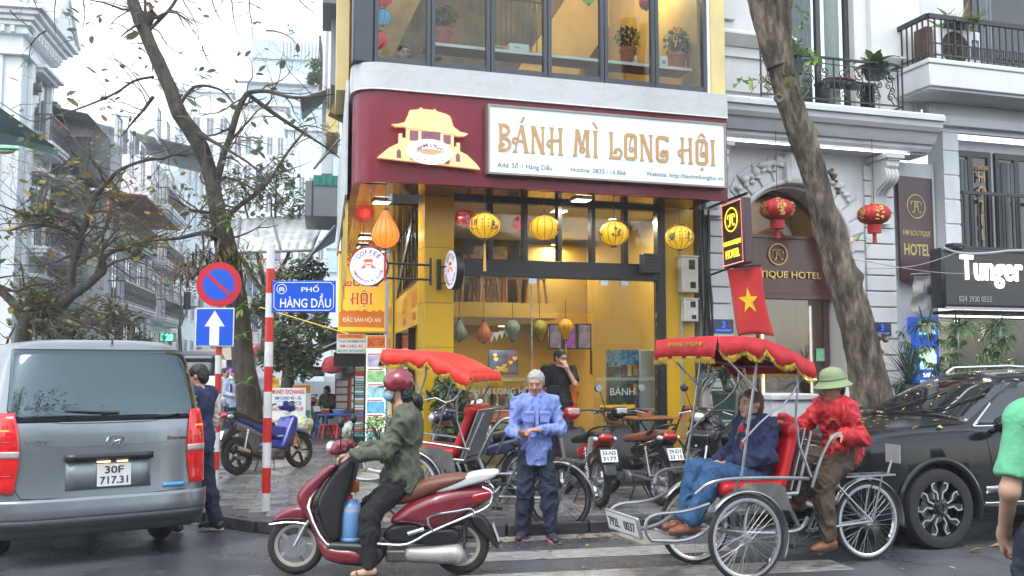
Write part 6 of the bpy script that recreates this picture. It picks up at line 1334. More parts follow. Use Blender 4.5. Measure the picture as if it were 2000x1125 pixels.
   # leaning trunk on the right
tr=tng('leaning_tree','thick grey leaning tree trunk forking at the top, before the white hotel','tree',FW(0,0,0),FA)
V0=-1.75
def tp_(px,py,v=V0):u,z=fp(px,py,v);return Vec((u,v,z))
sc=1905/11.6
main=[(1712,880,60),(1703,790,51),(1690,700,45),(1662,600,41),(1634,505,37),(1609,420,33),(1590,340,31),(1562,255,32),(1538,180,31),(1522,110,33)]
mb,Q,R=rough_tube([tp_(x,y)for x,y,w in main],[w*.8/sc for x,y,w in main],56,.13,2.5,3,((.42,4.,.07,.05),(.55,.1,.08,.07),(.58,5.9,.06,.06),(.12,3.6,.12,.04),(.8,4.6,.09,.05)),.03)
mb.bd('trunk',Mu_,tr,ang=180)
mb,_,_=rough_tube([tp_(1524,128),tp_(1506,70),tp_(1490,15),tp_(1478,-50),tp_(1470,-160)],[w/sc for w in(29,27,27,24,21)],44,.16,2.5,8,((.45,3.3,.1,.05),),.03)
mb.bd('limb',Mu_,tr,ang=180)
mb,_,_=rough_tube([tp_(1535,150,V0-.05),tp_(1532,90,V0-.1),tp_(1530,20,V0-.14),tp_(1528,-60,V0-.2),tp_(1540,-170,V0-.2)],[w/sc for w in(19,16,15,14,11)],36,.12,2.5,12,(),.03)
mb.bd('limb',Mu_,tr,ang=180)
p=tp_(1521,192,V0-.17)
mb=MB();mb.torus(p,(-.25,-1,.1),.042,.022,16,8);mb.lathe([(.0,0),(.045,.0),(.05,.03)],14,c=p,axis='y');mb.bd('pruned_stub',Mu_,tr)
for(px,py,r)in((1627,338,.05),(1632,348,.04),(1636,372,.035),(1722,660,.07),(1716,690,.06),(1558,285,.03),(1727,720,.05)):
 p=tp_(px,py,V0-.03);s=SDF();r_=random.Random(int(px))
 for k in range(6):s.ell(p+Vec((r_.uniform(-r,r),r_.uniform(-r,r)*.5,r_.uniform(-r,r))),(r*.6,r*.6,r*.45),.02)
 s.bd('burl',Mu_,tr,h=.012)
M1E_=leaf_mat('sprout_leaf',[(.14,.26,.05),(.22,.34,.08),(.1,.2,.05)],.35,.35)
mb=MB();sb=MB();r_=random.Random(5)
for(px,py,n,L)in((1565,45,9,.13),(1585,115,6,.17),(1540,180,5,.16),(1545,5,6,.13),(1450,158,8,.14),(1480,162,5,.15),(1690,470,3,.12),(1575,95,5,.14)):
 p=tp_(px,py,V0-.12);q=tp_(min(max(px,1515),1600),py+12,V0);sb.tube(spath([q,(q+p)/2+Vec((0,-.03,.05)),p],1),.006,5)
 for k in range(n):blade(mb,p+Vec((r_.uniform(-.1,.1),r_.uniform(-.06,.06),r_.uniform(-.08,.12))),(r_.uniform(-1,1),r_.uniform(-1,.3),r_.uniform(-.9,.6)),L*r_.uniform(.7,1.2),L*.42,1.1,n=3)
mb.bd('sprouts',M1E_,tr,recalc=False,ang=180);sb.bd('sprout_stems',MK_,tr)
p=tp_(1664,470,V0-.2);mb=MB();mb.ell(p,(.03,.01,.035),8,6);mb.bd('pale_scar',pm('scar',(.55,.42,.25),.7),tr)
# tall dark tree on the side pavement
t2_=tng('tall_tree','tall dark mossy tree leaning left up into the white sky','tree',(0,0,0))
YT=16.8
def ty(px,py,Y=YT):return at(px,py,Y)
sc=1905/YT
main=[(492,905,36),(489,830,29),(482,750,26),(472,670,24),(462,590,24),(449,520,25),(436,460,24),(424,410,18),(410,340,17),(384,270,19),(352,225,17),(330,170,16),(304,110,15),(282,60,14),(262,10,13),(246,-40,11)]
mb,Q,R=rough_tube([ty(x,y)for x,y,w in main],[w*.86/sc for x,y,w in main],24,.16,3,21,((.5,3.4,.12,.07),(.62,.3,.1,.06),(.7,3.2,.1,.08),(.82,.2,.1,.06),(.9,3.1,.1,.07)))
mb.bd('trunk',M9_,t2_,ang=180)
def limb(path,Y=YT,n=12,par=t2_,mat=M9_,seed=1,nm='limb',dY=0):P=[at(x,y,Y+dY*i)for i,(x,y,w)in enumerate(path)];mb,Q,R=rough_tube(P,[w*Y/1905 for x,y,w in path],n,.12,3,seed);mb.bd(nm,mat,par,ang=180);return Q,R
limbs=[]
limbs.append(limb([(428,420,10),(420,378,8),(436,304,7),(449,270,6.5),(466,213,6),(483,181,5)],seed=2))
limbs.append(limb([(483,181,4.5),(520,178,4),(570,190,3),(620,188,2),(660,182,1)],seed=3,dY=-.15))
limbs.append(limb([(483,183,4.5),(540,225,4),(597,262,3),(640,290,2),(665,310,1)],seed=4,dY=.2))
limbs.append(limb([(280,58,9),(290,40,9),(298,25,9)],seed=5,nm='stub'))
limbs.append(limb([(300,188,3.5),(280,215,3),(258,240,2.2),(236,268,1)],seed=6))
limbs.append(limb([(300,150,3),(262,158,2.6),(225,182,2.2),(165,208,1.8),(105,228,1.4),(60,236,1.1),(0,200,.8)],seed=7,dY=-.2))
limbs.append(limb([(430,480,6),(405,455,5),(350,465,3.5),(300,470,2),(250,478,1.2)],seed=8,dY=-.3))
limbs.append(limb([(434,430,6),(470,400,5),(520,360,4),(560,300,3),(600,250,2)],seed=9,dY=.4))
limbs.append(limb([(370,250,5),(400,268,4),(440,290,3),(500,330,2),(560,400,1.2)],seed=10,dY=-.2))
limbs.append(limb([(345,215,4),(380,170,3.2),(430,175,2.4),(455,200,1.2)],seed=11))
limbs.append(limb([(290,60,4),(330,20,3.4),(360,-20,3),(420,-60,2)],seed=12))
limbs.append(limb([(320,310,2.5),(280,314,3),(236,331,3.4),(216,348,4),(189,378,5)],seed=13))
limbs.append(limb([(365,304,3),(338,302,2.5),(320,310,2.5)],seed=14))
tw=MB();tips=[];rr=random.Random(31)
for(Q,R)in limbs:
 for i in range(1,len(Q),max(1,len(Q)//7)):a=Vec((rr.uniform(-1,1),rr.uniform(-.5,.5),rr.uniform(-.6,.9)));grow(tw,Q[i],a,rr.uniform(.5,1.3),max(.006,R[i]*.45),2,rr,tips,.03,.4)
for i in range(len(R)):pass
for(x0,y0,x1,y1)in((165,-30,140,70),(140,60,180,110),(345,-30,395,90),(395,90,402,140),(430,-40,480,90),(480,-30,520,70),(520,60,600,75),(400,-30,460,40),(60,-30,75,40),(115,-20,90,60),(560,-30,640,60),(20,20,60,60),(90,60,20,90),(240,-30,215,10)):a,b=at(x0,y0,YT-2.2),at(x1,y1,YT-2.2);grow(tw,a,b-a,(b-a).length*1.1,.014,2,rr,tips,.02,.25)
tw.bd('twigs',MK_,t2_,recalc=False)
M2s_=leaf_mat('sparse_leaf',[(.1,.14,.09),(.14,.19,.12),(.18,.23,.16),(.11,.15,.11),(.28,.14,.07),(.13,.17,.1)],.4,.45)
lf=MB()
leaves_at(lf,tips,rr,.16,.08,(1,2),.12)
big=[(135,20),(142,28),(152,35),(126,28),(245,75),(258,70),(305,83),(180,133),(210,138),(238,125),(245,130),(256,118),(266,145),(205,157),(225,160),(247,158),(215,190),(225,188),(145,175),(135,185),(150,195),(190,183),(200,190),(470,100),(473,98),(545,130),(548,133),(400,150),(408,148),(380,152),(370,200),(380,210),(392,205),(360,235),(352,232),(440,205),(452,210),(430,215),(262,262),(290,255),(390,140)]
for(x,y)in big:p=at(x+rr.uniform(-4,4),y+rr.uniform(-4,4),YT-.3);leaves_at(lf,[(p,Vec((0,0,1)))],rr,.22,1,(1,1),.05)
lf.bd('foliage',M2s_,t2_,recalc=False,ang=180)
fb=MB()
for k in range(420):x=rr.gauss(425,42);y=rr.gauss(512,20);d=Vec((rr.uniform(-1,1),rr.uniform(-1,.2),rr.uniform(-.7,.6)));blade(fb,at(x,y,YT-.25+rr.uniform(-.2,.2)),d,rr.uniform(.18,.42),.035,1.4,n=3)
fb.bd('dry_ferns',leaf_mat('dry_fern',[(.1,.055,.03),(.15,.085,.04),(.08,.07,.03),(.1,.11,.04),(.18,.11,.06)],.7,.2),t2_,recalc=False,ang=180)
fb=MB()
for(x,y)in((462,520),(470,600),(455,500),(468,655),(400,390),(480,745),(445,420),(495,500),(440,440),(500,520)):
 for k in range(9):blade(fb,at(x+rr.uniform(-8,8),y+rr.uniform(-5,5),YT-.35),(rr.uniform(-1,1),rr.uniform(-1,.2),rr.uniform(-.2,.7)),rr.uniform(.14,.26),.06,1.,n=3)
fb.bd('young_shoots',M1E_,t2_,recalc=False,ang=180)
# bare many-branched tree on the left, behind the van
t3_=tng('bare_tree','dark bare branched tree on the left behind the silver van','tree',(0,0,0))
Y3=19.5
L3=[]
L3.append(limb([(44,720,17),(48,640,16),(68,618,14),(95,608,12),(112,605,11),(136,580,10),(165,560,9),(189,540,8),(202,526,7.5),(194,496,7),(176,474,6)],Y3,14,t3_,M9_,31,'trunk'))
L3.append(limb([(52,650,11),(38,610,9),(15,580,8),(-20,550,7)],Y3,12,t3_,M9_,32))
L3.append(limb([(139,576,8),(141,525,8),(152,485,7),(162,451,6.5),(176,407,6),(203,360,5),(216,348,4),(236,331,2)],Y3,12,t3_,M9_,33))
L3.append(limb([(158,468,5),(130,450,4.5),(95,440,4),(60,438,3),(20,450,2)],Y3,10,t3_,M9_,34,dY=-.2))
L3.append(limb([(200,505,4),(225,490,3.6),(250,484,3),(285,470,2.4),(330,455,1.5)],Y3,10,t3_,M9_,35,dY=.1))
L3.append(limb([(160,458,4),(140,430,3.6),(100,420,3),(50,418,2),(0,400,1.5)],Y3,10,t3_,M9_,36,dY=-.2))
L3.append(limb([(172,420,4),(150,380,3),(110,350,2.4),(60,340,1.6)],Y3,10,t3_,M9_,37,dY=.2))
L3.append(limb([(178,475,4),(205,450,3),(215,420,2.4),(240,400,1.6),(270,392,1)],Y3,10,t3_,M9_,38,dY=.2))
tw=MB();tips=[]
for(Q,R)in L3:
 for i in range(2,len(Q),max(1,len(Q)//8)):a=Vec((rr.uniform(-1,1),rr.uniform(-.6,.6),rr.uniform(-.2,1)));grow(tw,Q[i],a,rr.uniform(.8,2.),max(.007,R[i]*.4),2,rr,tips,.0,.3,(2,4))
tw.bd('twigs',MK_,t3_,recalc=False)
lf=MB()
leaves_at(lf,tips,rr,.16,.22,(1,4),.2)
lf.bd('foliage',leaf_mat('yellow_leaf',[(.3,.2,.03),(.09,.14,.05),(.4,.26,.03),(.07,.12,.05),(.12,.18,.05)],.45,.35),t3_,recalc=False,ang=180)
lf=MB()
for(x,y,n)in((75,425,60),(90,410,30),(40,425,25),(255,475,26),(275,480,26),(285,475,20),(60,570,60),(85,590,60),(45,600,40)):
 for k in range(n):p=at(x+rr.gauss(0,15),y+rr.gauss(0,9),Y3-.2+rr.uniform(-.3,.3));leaves_at(lf,[(p,Vec((0,0,1)))],rr,.17,1,(1,1),.02)
lf.bd('leaf_clumps',leaf_mat('clump_leaf',[(.32,.22,.03),(.09,.15,.05),(.07,.12,.06),(.12,.18,.06)],.45,.35),t3_,recalc=False,ang=180)
# leafier trees further along
def crown_tree(label,px,pyb,Y,blobs,n,cols,size,seed,trunk_px=8,name='street_tree',sparse=.25):
 t=tng(name,label,'tree',(0,0,0));r=random.Random(seed);base=at(px,pyb,Y);fo=MB();tw=MB();tips=[];mbt,Q,R=rough_tube([base,at(px+3,pyb-60,Y),at(px,pyb-120,Y)],[trunk_px*Y/1905*k for k in(1.2,1,.8)],12,.12,3,seed);mbt.bd('trunk',M9_,t,ang=180)
 for(bx,by,bw,bh)in blobs:
  c=at(bx,by,Y);w,h=bw*Y/1905,bh*Y/1905;tw.tube(spath([Q[-1],(Q[-1]+c)/2+Vec((0,0,-.2)),c],1),[trunk_px*Y/1905*q for q in(.5,.45,.35,.3)][:len(spath([Q[-1],c,c],1))],6)if False else tw.tube([Q[-1],(Q[-1]+c)/2+Vec((.1,0,-.2)),c],[trunk_px*Y/1905*.45,trunk_px*Y/1905*.3,.02],6,caps=False)
  for k in range(10):grow(tw,c+Vec((r.uniform(-w,w)*.4,r.uniform(-w,w)*.4,r.uniform(-h,h)*.4)),(r.uniform(-1,1),r.uniform(-1,1),r.uniform(-.5,1)),w*r.uniform(.5,.9),.018,1,r,tips,0,.35)
  for k in range(n):
   while True:
    q=Vec((r.uniform(-1,1),r.uniform(-1,1),r.uniform(-1,1)))
    if q.length<1:break
   if mnoise.noise(q*2.2+Vec((seed+bx*.1,by*.1,0)))<sparse-.35:continue
   leaves_at(fo,[(c+Vec((q.x*w,q.y*w*.7,q.z*h)),Vec((0,0,1)))],r,size,1,(1,1),.0)
 leaves_at(fo,tips,r,size,.8,(1,3),.15);tw.bd('branches',MK_,t,recalc=False);fo.bd('foliage',leaf_mat('crown_leaf_%d'%seed,cols,.45,.35),t,recalc=False,flat=True);return t
G1=[(.07,.11,.045),(.1,.15,.065),(.12,.17,.08),(.08,.12,.06),(.18,.21,.1)]  # greens lightened to put distance haze into the leaf colour
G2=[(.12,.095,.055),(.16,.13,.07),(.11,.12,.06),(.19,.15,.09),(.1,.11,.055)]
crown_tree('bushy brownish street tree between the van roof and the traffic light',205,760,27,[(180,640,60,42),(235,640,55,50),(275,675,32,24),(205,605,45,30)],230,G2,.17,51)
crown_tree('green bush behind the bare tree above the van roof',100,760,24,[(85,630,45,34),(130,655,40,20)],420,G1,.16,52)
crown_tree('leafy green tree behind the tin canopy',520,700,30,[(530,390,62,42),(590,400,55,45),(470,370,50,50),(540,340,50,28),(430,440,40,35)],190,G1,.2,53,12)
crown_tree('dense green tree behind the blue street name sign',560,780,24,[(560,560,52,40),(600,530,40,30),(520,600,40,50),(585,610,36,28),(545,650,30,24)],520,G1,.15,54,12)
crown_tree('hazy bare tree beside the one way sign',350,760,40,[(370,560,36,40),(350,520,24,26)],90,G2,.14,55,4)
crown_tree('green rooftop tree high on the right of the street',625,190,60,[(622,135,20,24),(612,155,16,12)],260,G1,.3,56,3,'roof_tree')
# unseen houses and trees added behind the camera to be reflected and block sky
for i,(x0,x1,h,m)in enumerate(((-34,-14,7,M4_),(-13.5,2,9,Mf_),(2.5,15,7,MG_),(15.5,36,9,Mf_))):
 o=tng('opposite_house',['white house','grey house','pale house','wide white house'][i]+' across the road behind the camera','building',(x0,-19,0),0);MB().box(0,x1-x0,-8,0,0,h).bd('wall',m,o);w=MB().box(-.7,.7,.001,.08,0,1.9).bd('window',M1z_,o);w.location=(1.8,0,4.2);n=int((x1-x0)/3)
 for a in range(n):
  for b in range(int(h/3.4)-1):
   if a or b:link_copy(w,(1.8+a*3,0,4.2+b*3.4))
 MB().box(.4,x1-x0-.4,.001,.1,.2,3.).bd('shopfront',M1B_,o)
def street_tree(x,y,h,seed,label):
 t=tng('street_tree',label,'tree',(x,y,0));r=random.Random(seed);mb,Q,R=rough_tube([(0,0,0),(.1,.1,h*.3),(.0,.2,h*.55)],[.28,.22,.16],14,.12,3,seed);mb.bd('trunk',Mu_,t,ang=180);tw=MB();tips=[]
 for k in range(9):grow(tw,Q[-1-k%4],(r.uniform(-1,1),r.uniform(-1,1),r.uniform(.1,1)),h*r.uniform(.3,.5),.09,2,r,tips,0,.25,(3,4))
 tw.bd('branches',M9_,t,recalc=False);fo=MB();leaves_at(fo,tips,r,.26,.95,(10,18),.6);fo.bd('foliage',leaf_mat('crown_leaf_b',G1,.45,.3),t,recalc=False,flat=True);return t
a=street_tree(-9,-6.5,10,5,'leafy street tree across the road, left behind the camera')
for i,(x,y,rz)in enumerate(((-3.2,-5.5,1.2),(4.5,-6,2.4),(11,-6.5,4.),(-15,-6,5.1))):dup(a,(x,y,0),rz,['leafy street tree across the road straight behind the camera','leafy street tree across the road, right behind the camera','leafy street tree across the road far right','leafy street tree across the road far left'][i])
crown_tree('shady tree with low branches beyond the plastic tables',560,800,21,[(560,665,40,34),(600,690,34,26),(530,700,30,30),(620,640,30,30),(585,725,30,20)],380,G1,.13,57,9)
# vehicles
ML_=pm('tyre_rubber',(.018,.018,.018),.75,var=.2,vs=12,bump=.2,bs=40)
M3_=pm('chrome',(.7,.71,.73),.12,metal=1.,var=.05)
M5_=pm('dull_aluminium',(.42,.43,.44),.38,metal=.85,var=.15,vs=9)
M17_=pm('engine_grey',(.16,.16,.165),.45,metal=.6,var=.3,vs=9,stain=(.06,.05,.04),stain_amt=.6)
M1_=pm('black_plastic',(.014,.014,.015),.42,var=.15)
Mg_=pm('clear_lens',(.62,.64,.66),.08,var=.1,metal=.5)
MM_=pm('red_lens',(.32,.008,.012),.12,var=.15,coat=.5)
M1F_=pm('plate_white',(.62,.63,.62),.4,var=.05)
M1G_=pm('plate_black',(.02,.02,.02),.5)
def wheel(par,loc,R,w,kind='spoke',n=18,rim=None,name='wheel',rimw=None,tyre=None,hub=.03,rz=0):
 rim=rim or M3_;tw_=tyre if tyre else w;o=MB();prof=[];k=12;rt=tw_;o.lathe([(R-rt*.95,-rt*.36),(R-rt*.55,-rt*.5),(R-rt*.18,-rt*.42),(R-.002,-rt*.2),(R,0),(R-.002,rt*.2),(R-rt*.18,rt*.42),(R-rt*.55,rt*.5),(R-rt*.95,rt*.36)],48,axis='y',caps=False);t=o.bd(name,ML_,par,ang=50,loc=loc)
 if rz:t.rotation_euler=(0,0,rz)
 ri=R-rt*.92;rw=rimw or rt*.42;m=MB();m.lathe([(ri-.022,-rw*.8),(ri,-rw),(ri+.006,-rw),(ri+.006,rw),(ri,rw),(ri-.022,rw*.8),(ri-.022,-rw*.8)],48,axis='y',caps=False);m.bd('rim',rim,t,ang=50);m=MB();m.lathe([(.001,-rw*1.5),(hub,-rw*1.5),(hub,-rw*1.1),(hub*.6,-rw),(hub*.6,rw),(hub,rw*1.1),(hub,rw*1.5),(.001,rw*1.5)],18,axis='y');m.bd('hub',M5_,t,ang=40);m=MB()
 if kind=='spoke':
  for i in range(n):a=2*pi*i/n;b=a+(.9 if(i//2)%2 else-.9);sg=1 if i%2 else-1;m.tube([(hub*.9*cos(b),sg*rw*1.25,hub*.9*sin(b)),((ri-.015)*cos(a),sg*rw*.2,(ri-.015)*sin(a))],.0015,4,caps=False)
  m.bd('spokes',M5_,t)
 else:
  for i in range(n):a=2*pi*i/n;p0=Vec((hub*.9*cos(a),0,hub*.9*sin(a)));p1=Vec(((ri-.012)*cos(a),0,(ri-.012)*sin(a)));m.bar(p0,p1,rw*.9,.05*R/.28,up=(0,1,0))
  m.bd('arms',rim,t,bevel=.004)
 return t
def plate(par,loc,w,h,lines,rot=(0,0,0),name='number_plate'):
 o=MB().box(-w/2,w/2,-.004,0,-h/2,h/2).bd(name,M1F_,par,loc=loc);o.rotation_euler=rot;n=len(lines)
 for i,tx in enumerate(lines):text('plate_lettering',tx,M1G_,o,(0,-.0055,h*(.5-(i+.5)/n)*.92),width=w*(.82 if len(tx)>3 else.55),height=h/n*.66,depth=.003,bold=.035)
 return o
 # silver van, seen from behind
MN_=pm('silver_paint',(.215,.24,.26),.3,metal=.65,var=.1,vs=1.4,coat=.5,stain=(.13,.14,.14),stain_amt=.35,stain_scale=1.5)
M2t_=pm('reflective_film',(.085,.11,.118),.03,metal=1.,var=.1,vs=1)  # rear glass made metallic so the reflected sky shows brighter
Mv_=pm('tinted_glass',(.006,.009,.01),.03,spec=1.,var=0)
HV=rad(35)
van=tng('silver_van','silver grey van seen from behind with lit tail lamps','van',(-3.55,8.65,0),HV)
van.scale=(.915,.965,.965)
zs_=[.3,.36,.47,.6,.8,1.,1.15,1.27,1.31,1.4,1.55,1.7,1.82,1.9,1.955,1.99,2.01]
ww_=[.9,.945,.965,.97,.975,.972,.965,.95,.943,.93,.905,.875,.845,.81,.75,.66,.5]
rr_s=[.03,-.03,-.05,-.03,.0,.0,.01,.03,.05,.07,.11,.16,.205,.24,.29,.37,.5]
def vint(z,arr):return float(np.interp(z,zs_,arr))
def vpt(th,z,off=.0):
 w,r=vint(z,ww_),vint(z,rr_s)
 def f(t):s,c=sin(rad(t)),cos(rad(t));e=2/4.6;return Vec((w*(abs(s)**e)*(1 if s>=0 else-1),r+.36*(1-abs(c)**e),z))
 p=f(th)
 if off:a,b=f(max(-89.5,th-1)),f(min(89.5,th+1));t=b-a;n=Vec((t.y,-t.x,0)).normalized();p=p+n*off
 return p
ths=[-90,-80,-70,-62,-55,-48,-42,-36,-30,-24,-18,-12,-6,0,6,12,18,24,30,36,42,48,55,62,70,80,90]
rows=[]
for z in zs_:w=vint(z,ww_);row=[(-w*.9,5.,z),(-w,4.6,z),(-w,2.5,z)]+[tuple(vpt(t,z))for t in ths]+[(w,2.5,z),(w,4.6,z),(w*.9,5.,z)];rows.append(row)
mb=MB();mb.grid(rows);n=len(rows[0])
mb.add(rows[-1],[tuple(range(n))]);mb.add(rows[0],[tuple(range(n))[::-1]])
mb.bd('body',MN_,van,ang=42)
def vpatch(name,mat,outline,off,nx=16,nz=12,par=van,th=.0):
 z0,z1,fn=outline;rows=[]
 for i in range(nz+1):z=lerp(z0,z1,i/nz);a,b=fn(z);rows.append([tuple(vpt(lerp(a,b,j/nx),z,off))for j in range(nx+1)])
 mb=MB();mb.grid(rows);o=mb.bd(name,mat,par,ang=60,recalc=False);m=o.modifiers.new('t','SOLIDIFY');m.thickness=.012;m.offset=0;return o
def xth(x,z):w=vint(z,ww_);q=min(.9999,abs(x)/w);return math.degrees(math.asin(q**(4.6/2)))*(1 if x>=0 else-1)
def rw(z):
 k=.86-.1*(z-1.3)
 if z<1.36:k-=.09*(1-(z-1.27)/.09)**2
 return(xth(-k,z),xth(k,z))
rwin=vpatch('rear_window',M2t_,(1.275,1.9,rw),.004)
vpatch('window_seal',M1_,(1.262,1.915,lambda z:tuple(q*1.035 for q in rw(min(1.9,max(1.28,z))))),.0005)
def tl(side):
 def f(z):t=(z-.66)/.69;inner=.8-.04*sin(pi*t);a=xth(inner,z);b=72+6*t if t>.1 else 72*1;return(side*a,side*b)
 return f
M2u_=pm('lit_tail_lamp',(.4,.006,.01),.12,var=.35,vs=14,coat=.6,emis=(1,.02,.01),es=.07)
M1H_=emit('tail_lamp_glow',(1,.12,.02),1.2)
M2v_=pm('reversing_lens',(.45,.36,.36),.12,var=.2)
for sd in(-1,1):
 o=vpatch('tail_lamp',M2u_,(.66,1.35,tl(sd)),.014)
 def sub(z0,z1,k0,k1,m,nm):
  def f(z):a,b=tl(sd)(z);return(lerp(a,b,k0),lerp(a,b,k1))
  vpatch(nm,m,(z0,z1,f),.019,8,3,o)
 sub(.96,1.02,.0,1.,M2v_,'reversing_lens');sub(1.19,1.205,.25,.8,M1H_,'lit_bulb');sub(1.09,1.1,.2,.9,M1H_ if False else MM_,'lens_band');sub(.8,.81,.1,.9,MM_,'lens_band')
bump=[]
vpatch('bumper',MN_,(.42,.6,lambda z:(-84,84)),.035,30,6)
vpatch('bumper_skirt',pm('grey_bumper_plastic',(.05,.054,.057),.5,var=.15),(.26,.425,lambda z:(-84,84)),.038,30,4)
def seam(pts,r=.005,mat=M1_,nm='panel_gap',off=.003,par=van):m=MB();m.tube([vpt(xth(x,z),z,off)for x,z in pts],r,5);return m.bd(nm,mat,par)
seam([(-.8,1.27),(-.83,1.),(-.83,.75),(-.74,.61),(-.4,.595),(0,.59),(.4,.595),(.74,.61),(.83,.75),(.83,1.),(.8,1.27)])
seam([(-.79,1.075),(-.5,1.055),(0,1.045),(.5,1.055),(.79,1.075)],.003,pm('crease_silver',(.17,.19,.2),.3,metal=.5))
seam([(-.84,1.262),(-.4,1.255),(0,1.25),(.4,1.255),(.84,1.262)],.007,MN_,'crease')
m=MB()
def vbox(nm,mat,x0,x1,z0,z1,off,d,bev=.006):rows=[[tuple(vpt(xth(lerp(x0,x1,j/8),z),z,off))for j in range(9)]for z in(z0,(z0+z1)/2,z1)];mbb=MB();mbb.grid(rows);o=mbb.bd(nm,mat,van,recalc=False);q=o.modifiers.new('t','SOLIDIFY');q.thickness=d;q.offset=0;return o
vbox('plate_recess',pm('recess_silver',(.22,.245,.26),.4,metal=.5),-.37,.4,.66,.92,.004,.008)
vbox('garnish_bar',pm('dark_garnish',(.03,.033,.036),.25,metal=.3),-.38,.42,.915,.972,.02,.03)
p=vpt(xth(.06,.78),.78,.02);plate(van,p,.31,.2,['30F','717.31'],(rad(-4),0,0))
p2=vpt(0,.9,.03);m=MB();m.box(-.1,.02,p2.y-.01,p2.y,.895,.905);m.box(.08,.18,p2.y-.01,p2.y,.895,.905);m.bd('plate_lamp',emit('plate_lamp_glow',(1,.6,.3),1.5),van)
m=MB();p=vpt(xth(.08,1.08),1.08,.008)
m.torus((p.x,p.y,p.z),(0,1,0),.052,.007,30,6)
mz=[(x,y,z)for x,y,z in m.v];m.v=[((x-p.x)*1.65+p.x,y,z)for x,y,z in m.v]
m.tube([(p.x-.045,p.y,p.z-.038),(p.x-.02,p.y,p.z+.036)],.011,6);m.tube([(p.x+.02,p.y,p.z-.036),(p.x+.045,p.y,p.z+.038)],.011,6);m.tube([(p.x-.03,p.y,p.z-.005),(p.x+.03,p.y,p.z+.008)],.009,6)
m.bd('badge',M3_,van)
for x,w_,in((-.62,.22),(.66,.2)):p=vpt(xth(x,1.09),1.09,.004);o=text('trim_lettering','VGT'if x<0 else 'Starex',M3_,van,(p.x,p.y,p.z),width=w_,height=.035,depth=.006,bold=.03);o.rotation_euler=(0,0,.12*(1 if x>0 else-1))
vbox('blue_sticker',pm('sticker_blue',(.05,.25,.55),.4,var=.2),.52,.74,.635,.675,.006,.002)
m=MB();m.tube([vpt(xth(-.05,1.33),1.33,.03),vpt(xth(.1,1.335),1.335,.035),vpt(xth(-.38,1.36),1.36,.02)],[.018,.016,.008],6);m.bd('rear_wiper',M1_,van)
for x in(-.78,.78):w_=wheel(van,(x,.95,.335),.335,.2,'arm',5,M5_);w_.rotation_euler=(0,0,pi/2);m=MB();m.box(x-.14,x+.14,.5,1.4,.3,.72);m.bd('wheel_well',M1_,van)
for x in(-.78,.78):w_=wheel(van,(x,4.,.335),.335,.2,'arm',5,M5_);w_.rotation_euler=(0,0,pi/2)
m=MB()
for s_ in(-1,1):
 for(y0,y1)in((.85,2.),(2.1,3.3)):m.quad((s_*.935,y0,1.33),(s_*.94,y1,1.33),(s_*.86,y1,1.82),(s_*.86,y0+.1,1.82))
o=m.bd('side_windows',Mv_,van,recalc=False);q=o.modifiers.new('t','SOLIDIFY');q.thickness=.02;q.offset=0
m=MB();m.tube([(.08,.29,1.965),(.08,.3,2.02)],.01,6);m.bd('washer_jet',M1_,van)
# black SUV at the kerb
M18_=pm('black_metallic_paint',(.006,.007,.009),.16,var=.1,spec=.45)
Ma_=pm('gloss_black',(.008,.008,.009),.15,var=0)
fw=ground(1831,1071)
HS=FA+pi-rad(1)
suv=tng('black_suv','shiny black suv parked at the kerb with yellow leaves on its bonnet','suv',(0,0,0),HS)
Rs=Matrix.Rotation(HS,3,'Z')
suv.location=Vec((fw.x,fw.y,0))-Rs@Vec((1.5,.9,0))
SX=[2.475,2.45,2.38,2.22,1.95,1.6,1.25,1.08,.8,.5,.28,.1,-.4,-1.,-1.6,-2.,-2.3,-2.45]
WB=[.72,.82,.9,.945,.965,.975,.975,.975,.975,.975,.975,.975,.975,.975,.97,.95,.91,.85]
ZB_=[.42,.36,.3,.27,.25,.25,.25,.25,.25,.25,.25,.25,.25,.25,.26,.3,.36,.45]
ZH=[.8+(q-.8)*.92 for q in(.86,.93,.99,1.03,1.06,1.085,1.1,1.105,1.11,1.115,1.12,1.125,1.13,1.14,1.16,1.16,1.12,1.05)]
ZR=[.8+(q-.8)*.92 for q in(.88,.965,1.03,1.075,1.115,1.15,1.175,1.19,1.37,1.545,1.655,1.7,1.735,1.73,1.69,1.64,1.5,1.2)]
WR=[.62,.7,.76,.8,.8,.8,.8,.8,.74,.685,.66,.655,.65,.65,.64,.62,.6,.6]
def sint(x,arr):return float(np.interp(-x,[-q for q in SX],arr))
def ssec(x):w,zb,zh,zr,wr=[sint(x,a)for a in(WB,ZB_,ZH,ZR,WR)];g=max(0,zr-zh);return[(0,zb),(w*.8,zb),(w*.95,zb+.03),(w*.985,zb+.14),(w*.985,.52*.5+zb*.5+.12),(w,.68),(w*.995,.8),(w*.985,zh-.13),(w*.975,zh-.06),(w*.945,zh-.012),(w*.9,zh+.004),(lerp(w*.88,wr,.35)if g>.15 else lerp(w*.88,wr,.4),zh+g*.34),(lerp(w*.88,wr,.75),zh+g*.72),(wr,zr-g*.06-.02),(wr*.8,zr-.004-.006),(wr*.4,zr+.006),(0,zr+.01)]
xs=[]
for a,b in zip(SX[:-1],SX[1:]):k=max(1,int((a-b)/.07));xs+=[lerp(a,b,i/k)for i in range(k)]
xs.append(SX[-1])
mb=MB();rows=[]
for x in xs:s_=ssec(x);rows.append([(x,y,z)for y,z in s_]+[(x,-y,z)for y,z in s_[::-1][1:-1]])
mb.grid(rows,closed=True);n=len(rows[0])
mb.add(rows[0],[tuple(range(n))[::-1]]);mb.add(rows[-1],[tuple(range(n))])
sb_=mb.bd('body',M18_,None,ang=38)
cut=MB()
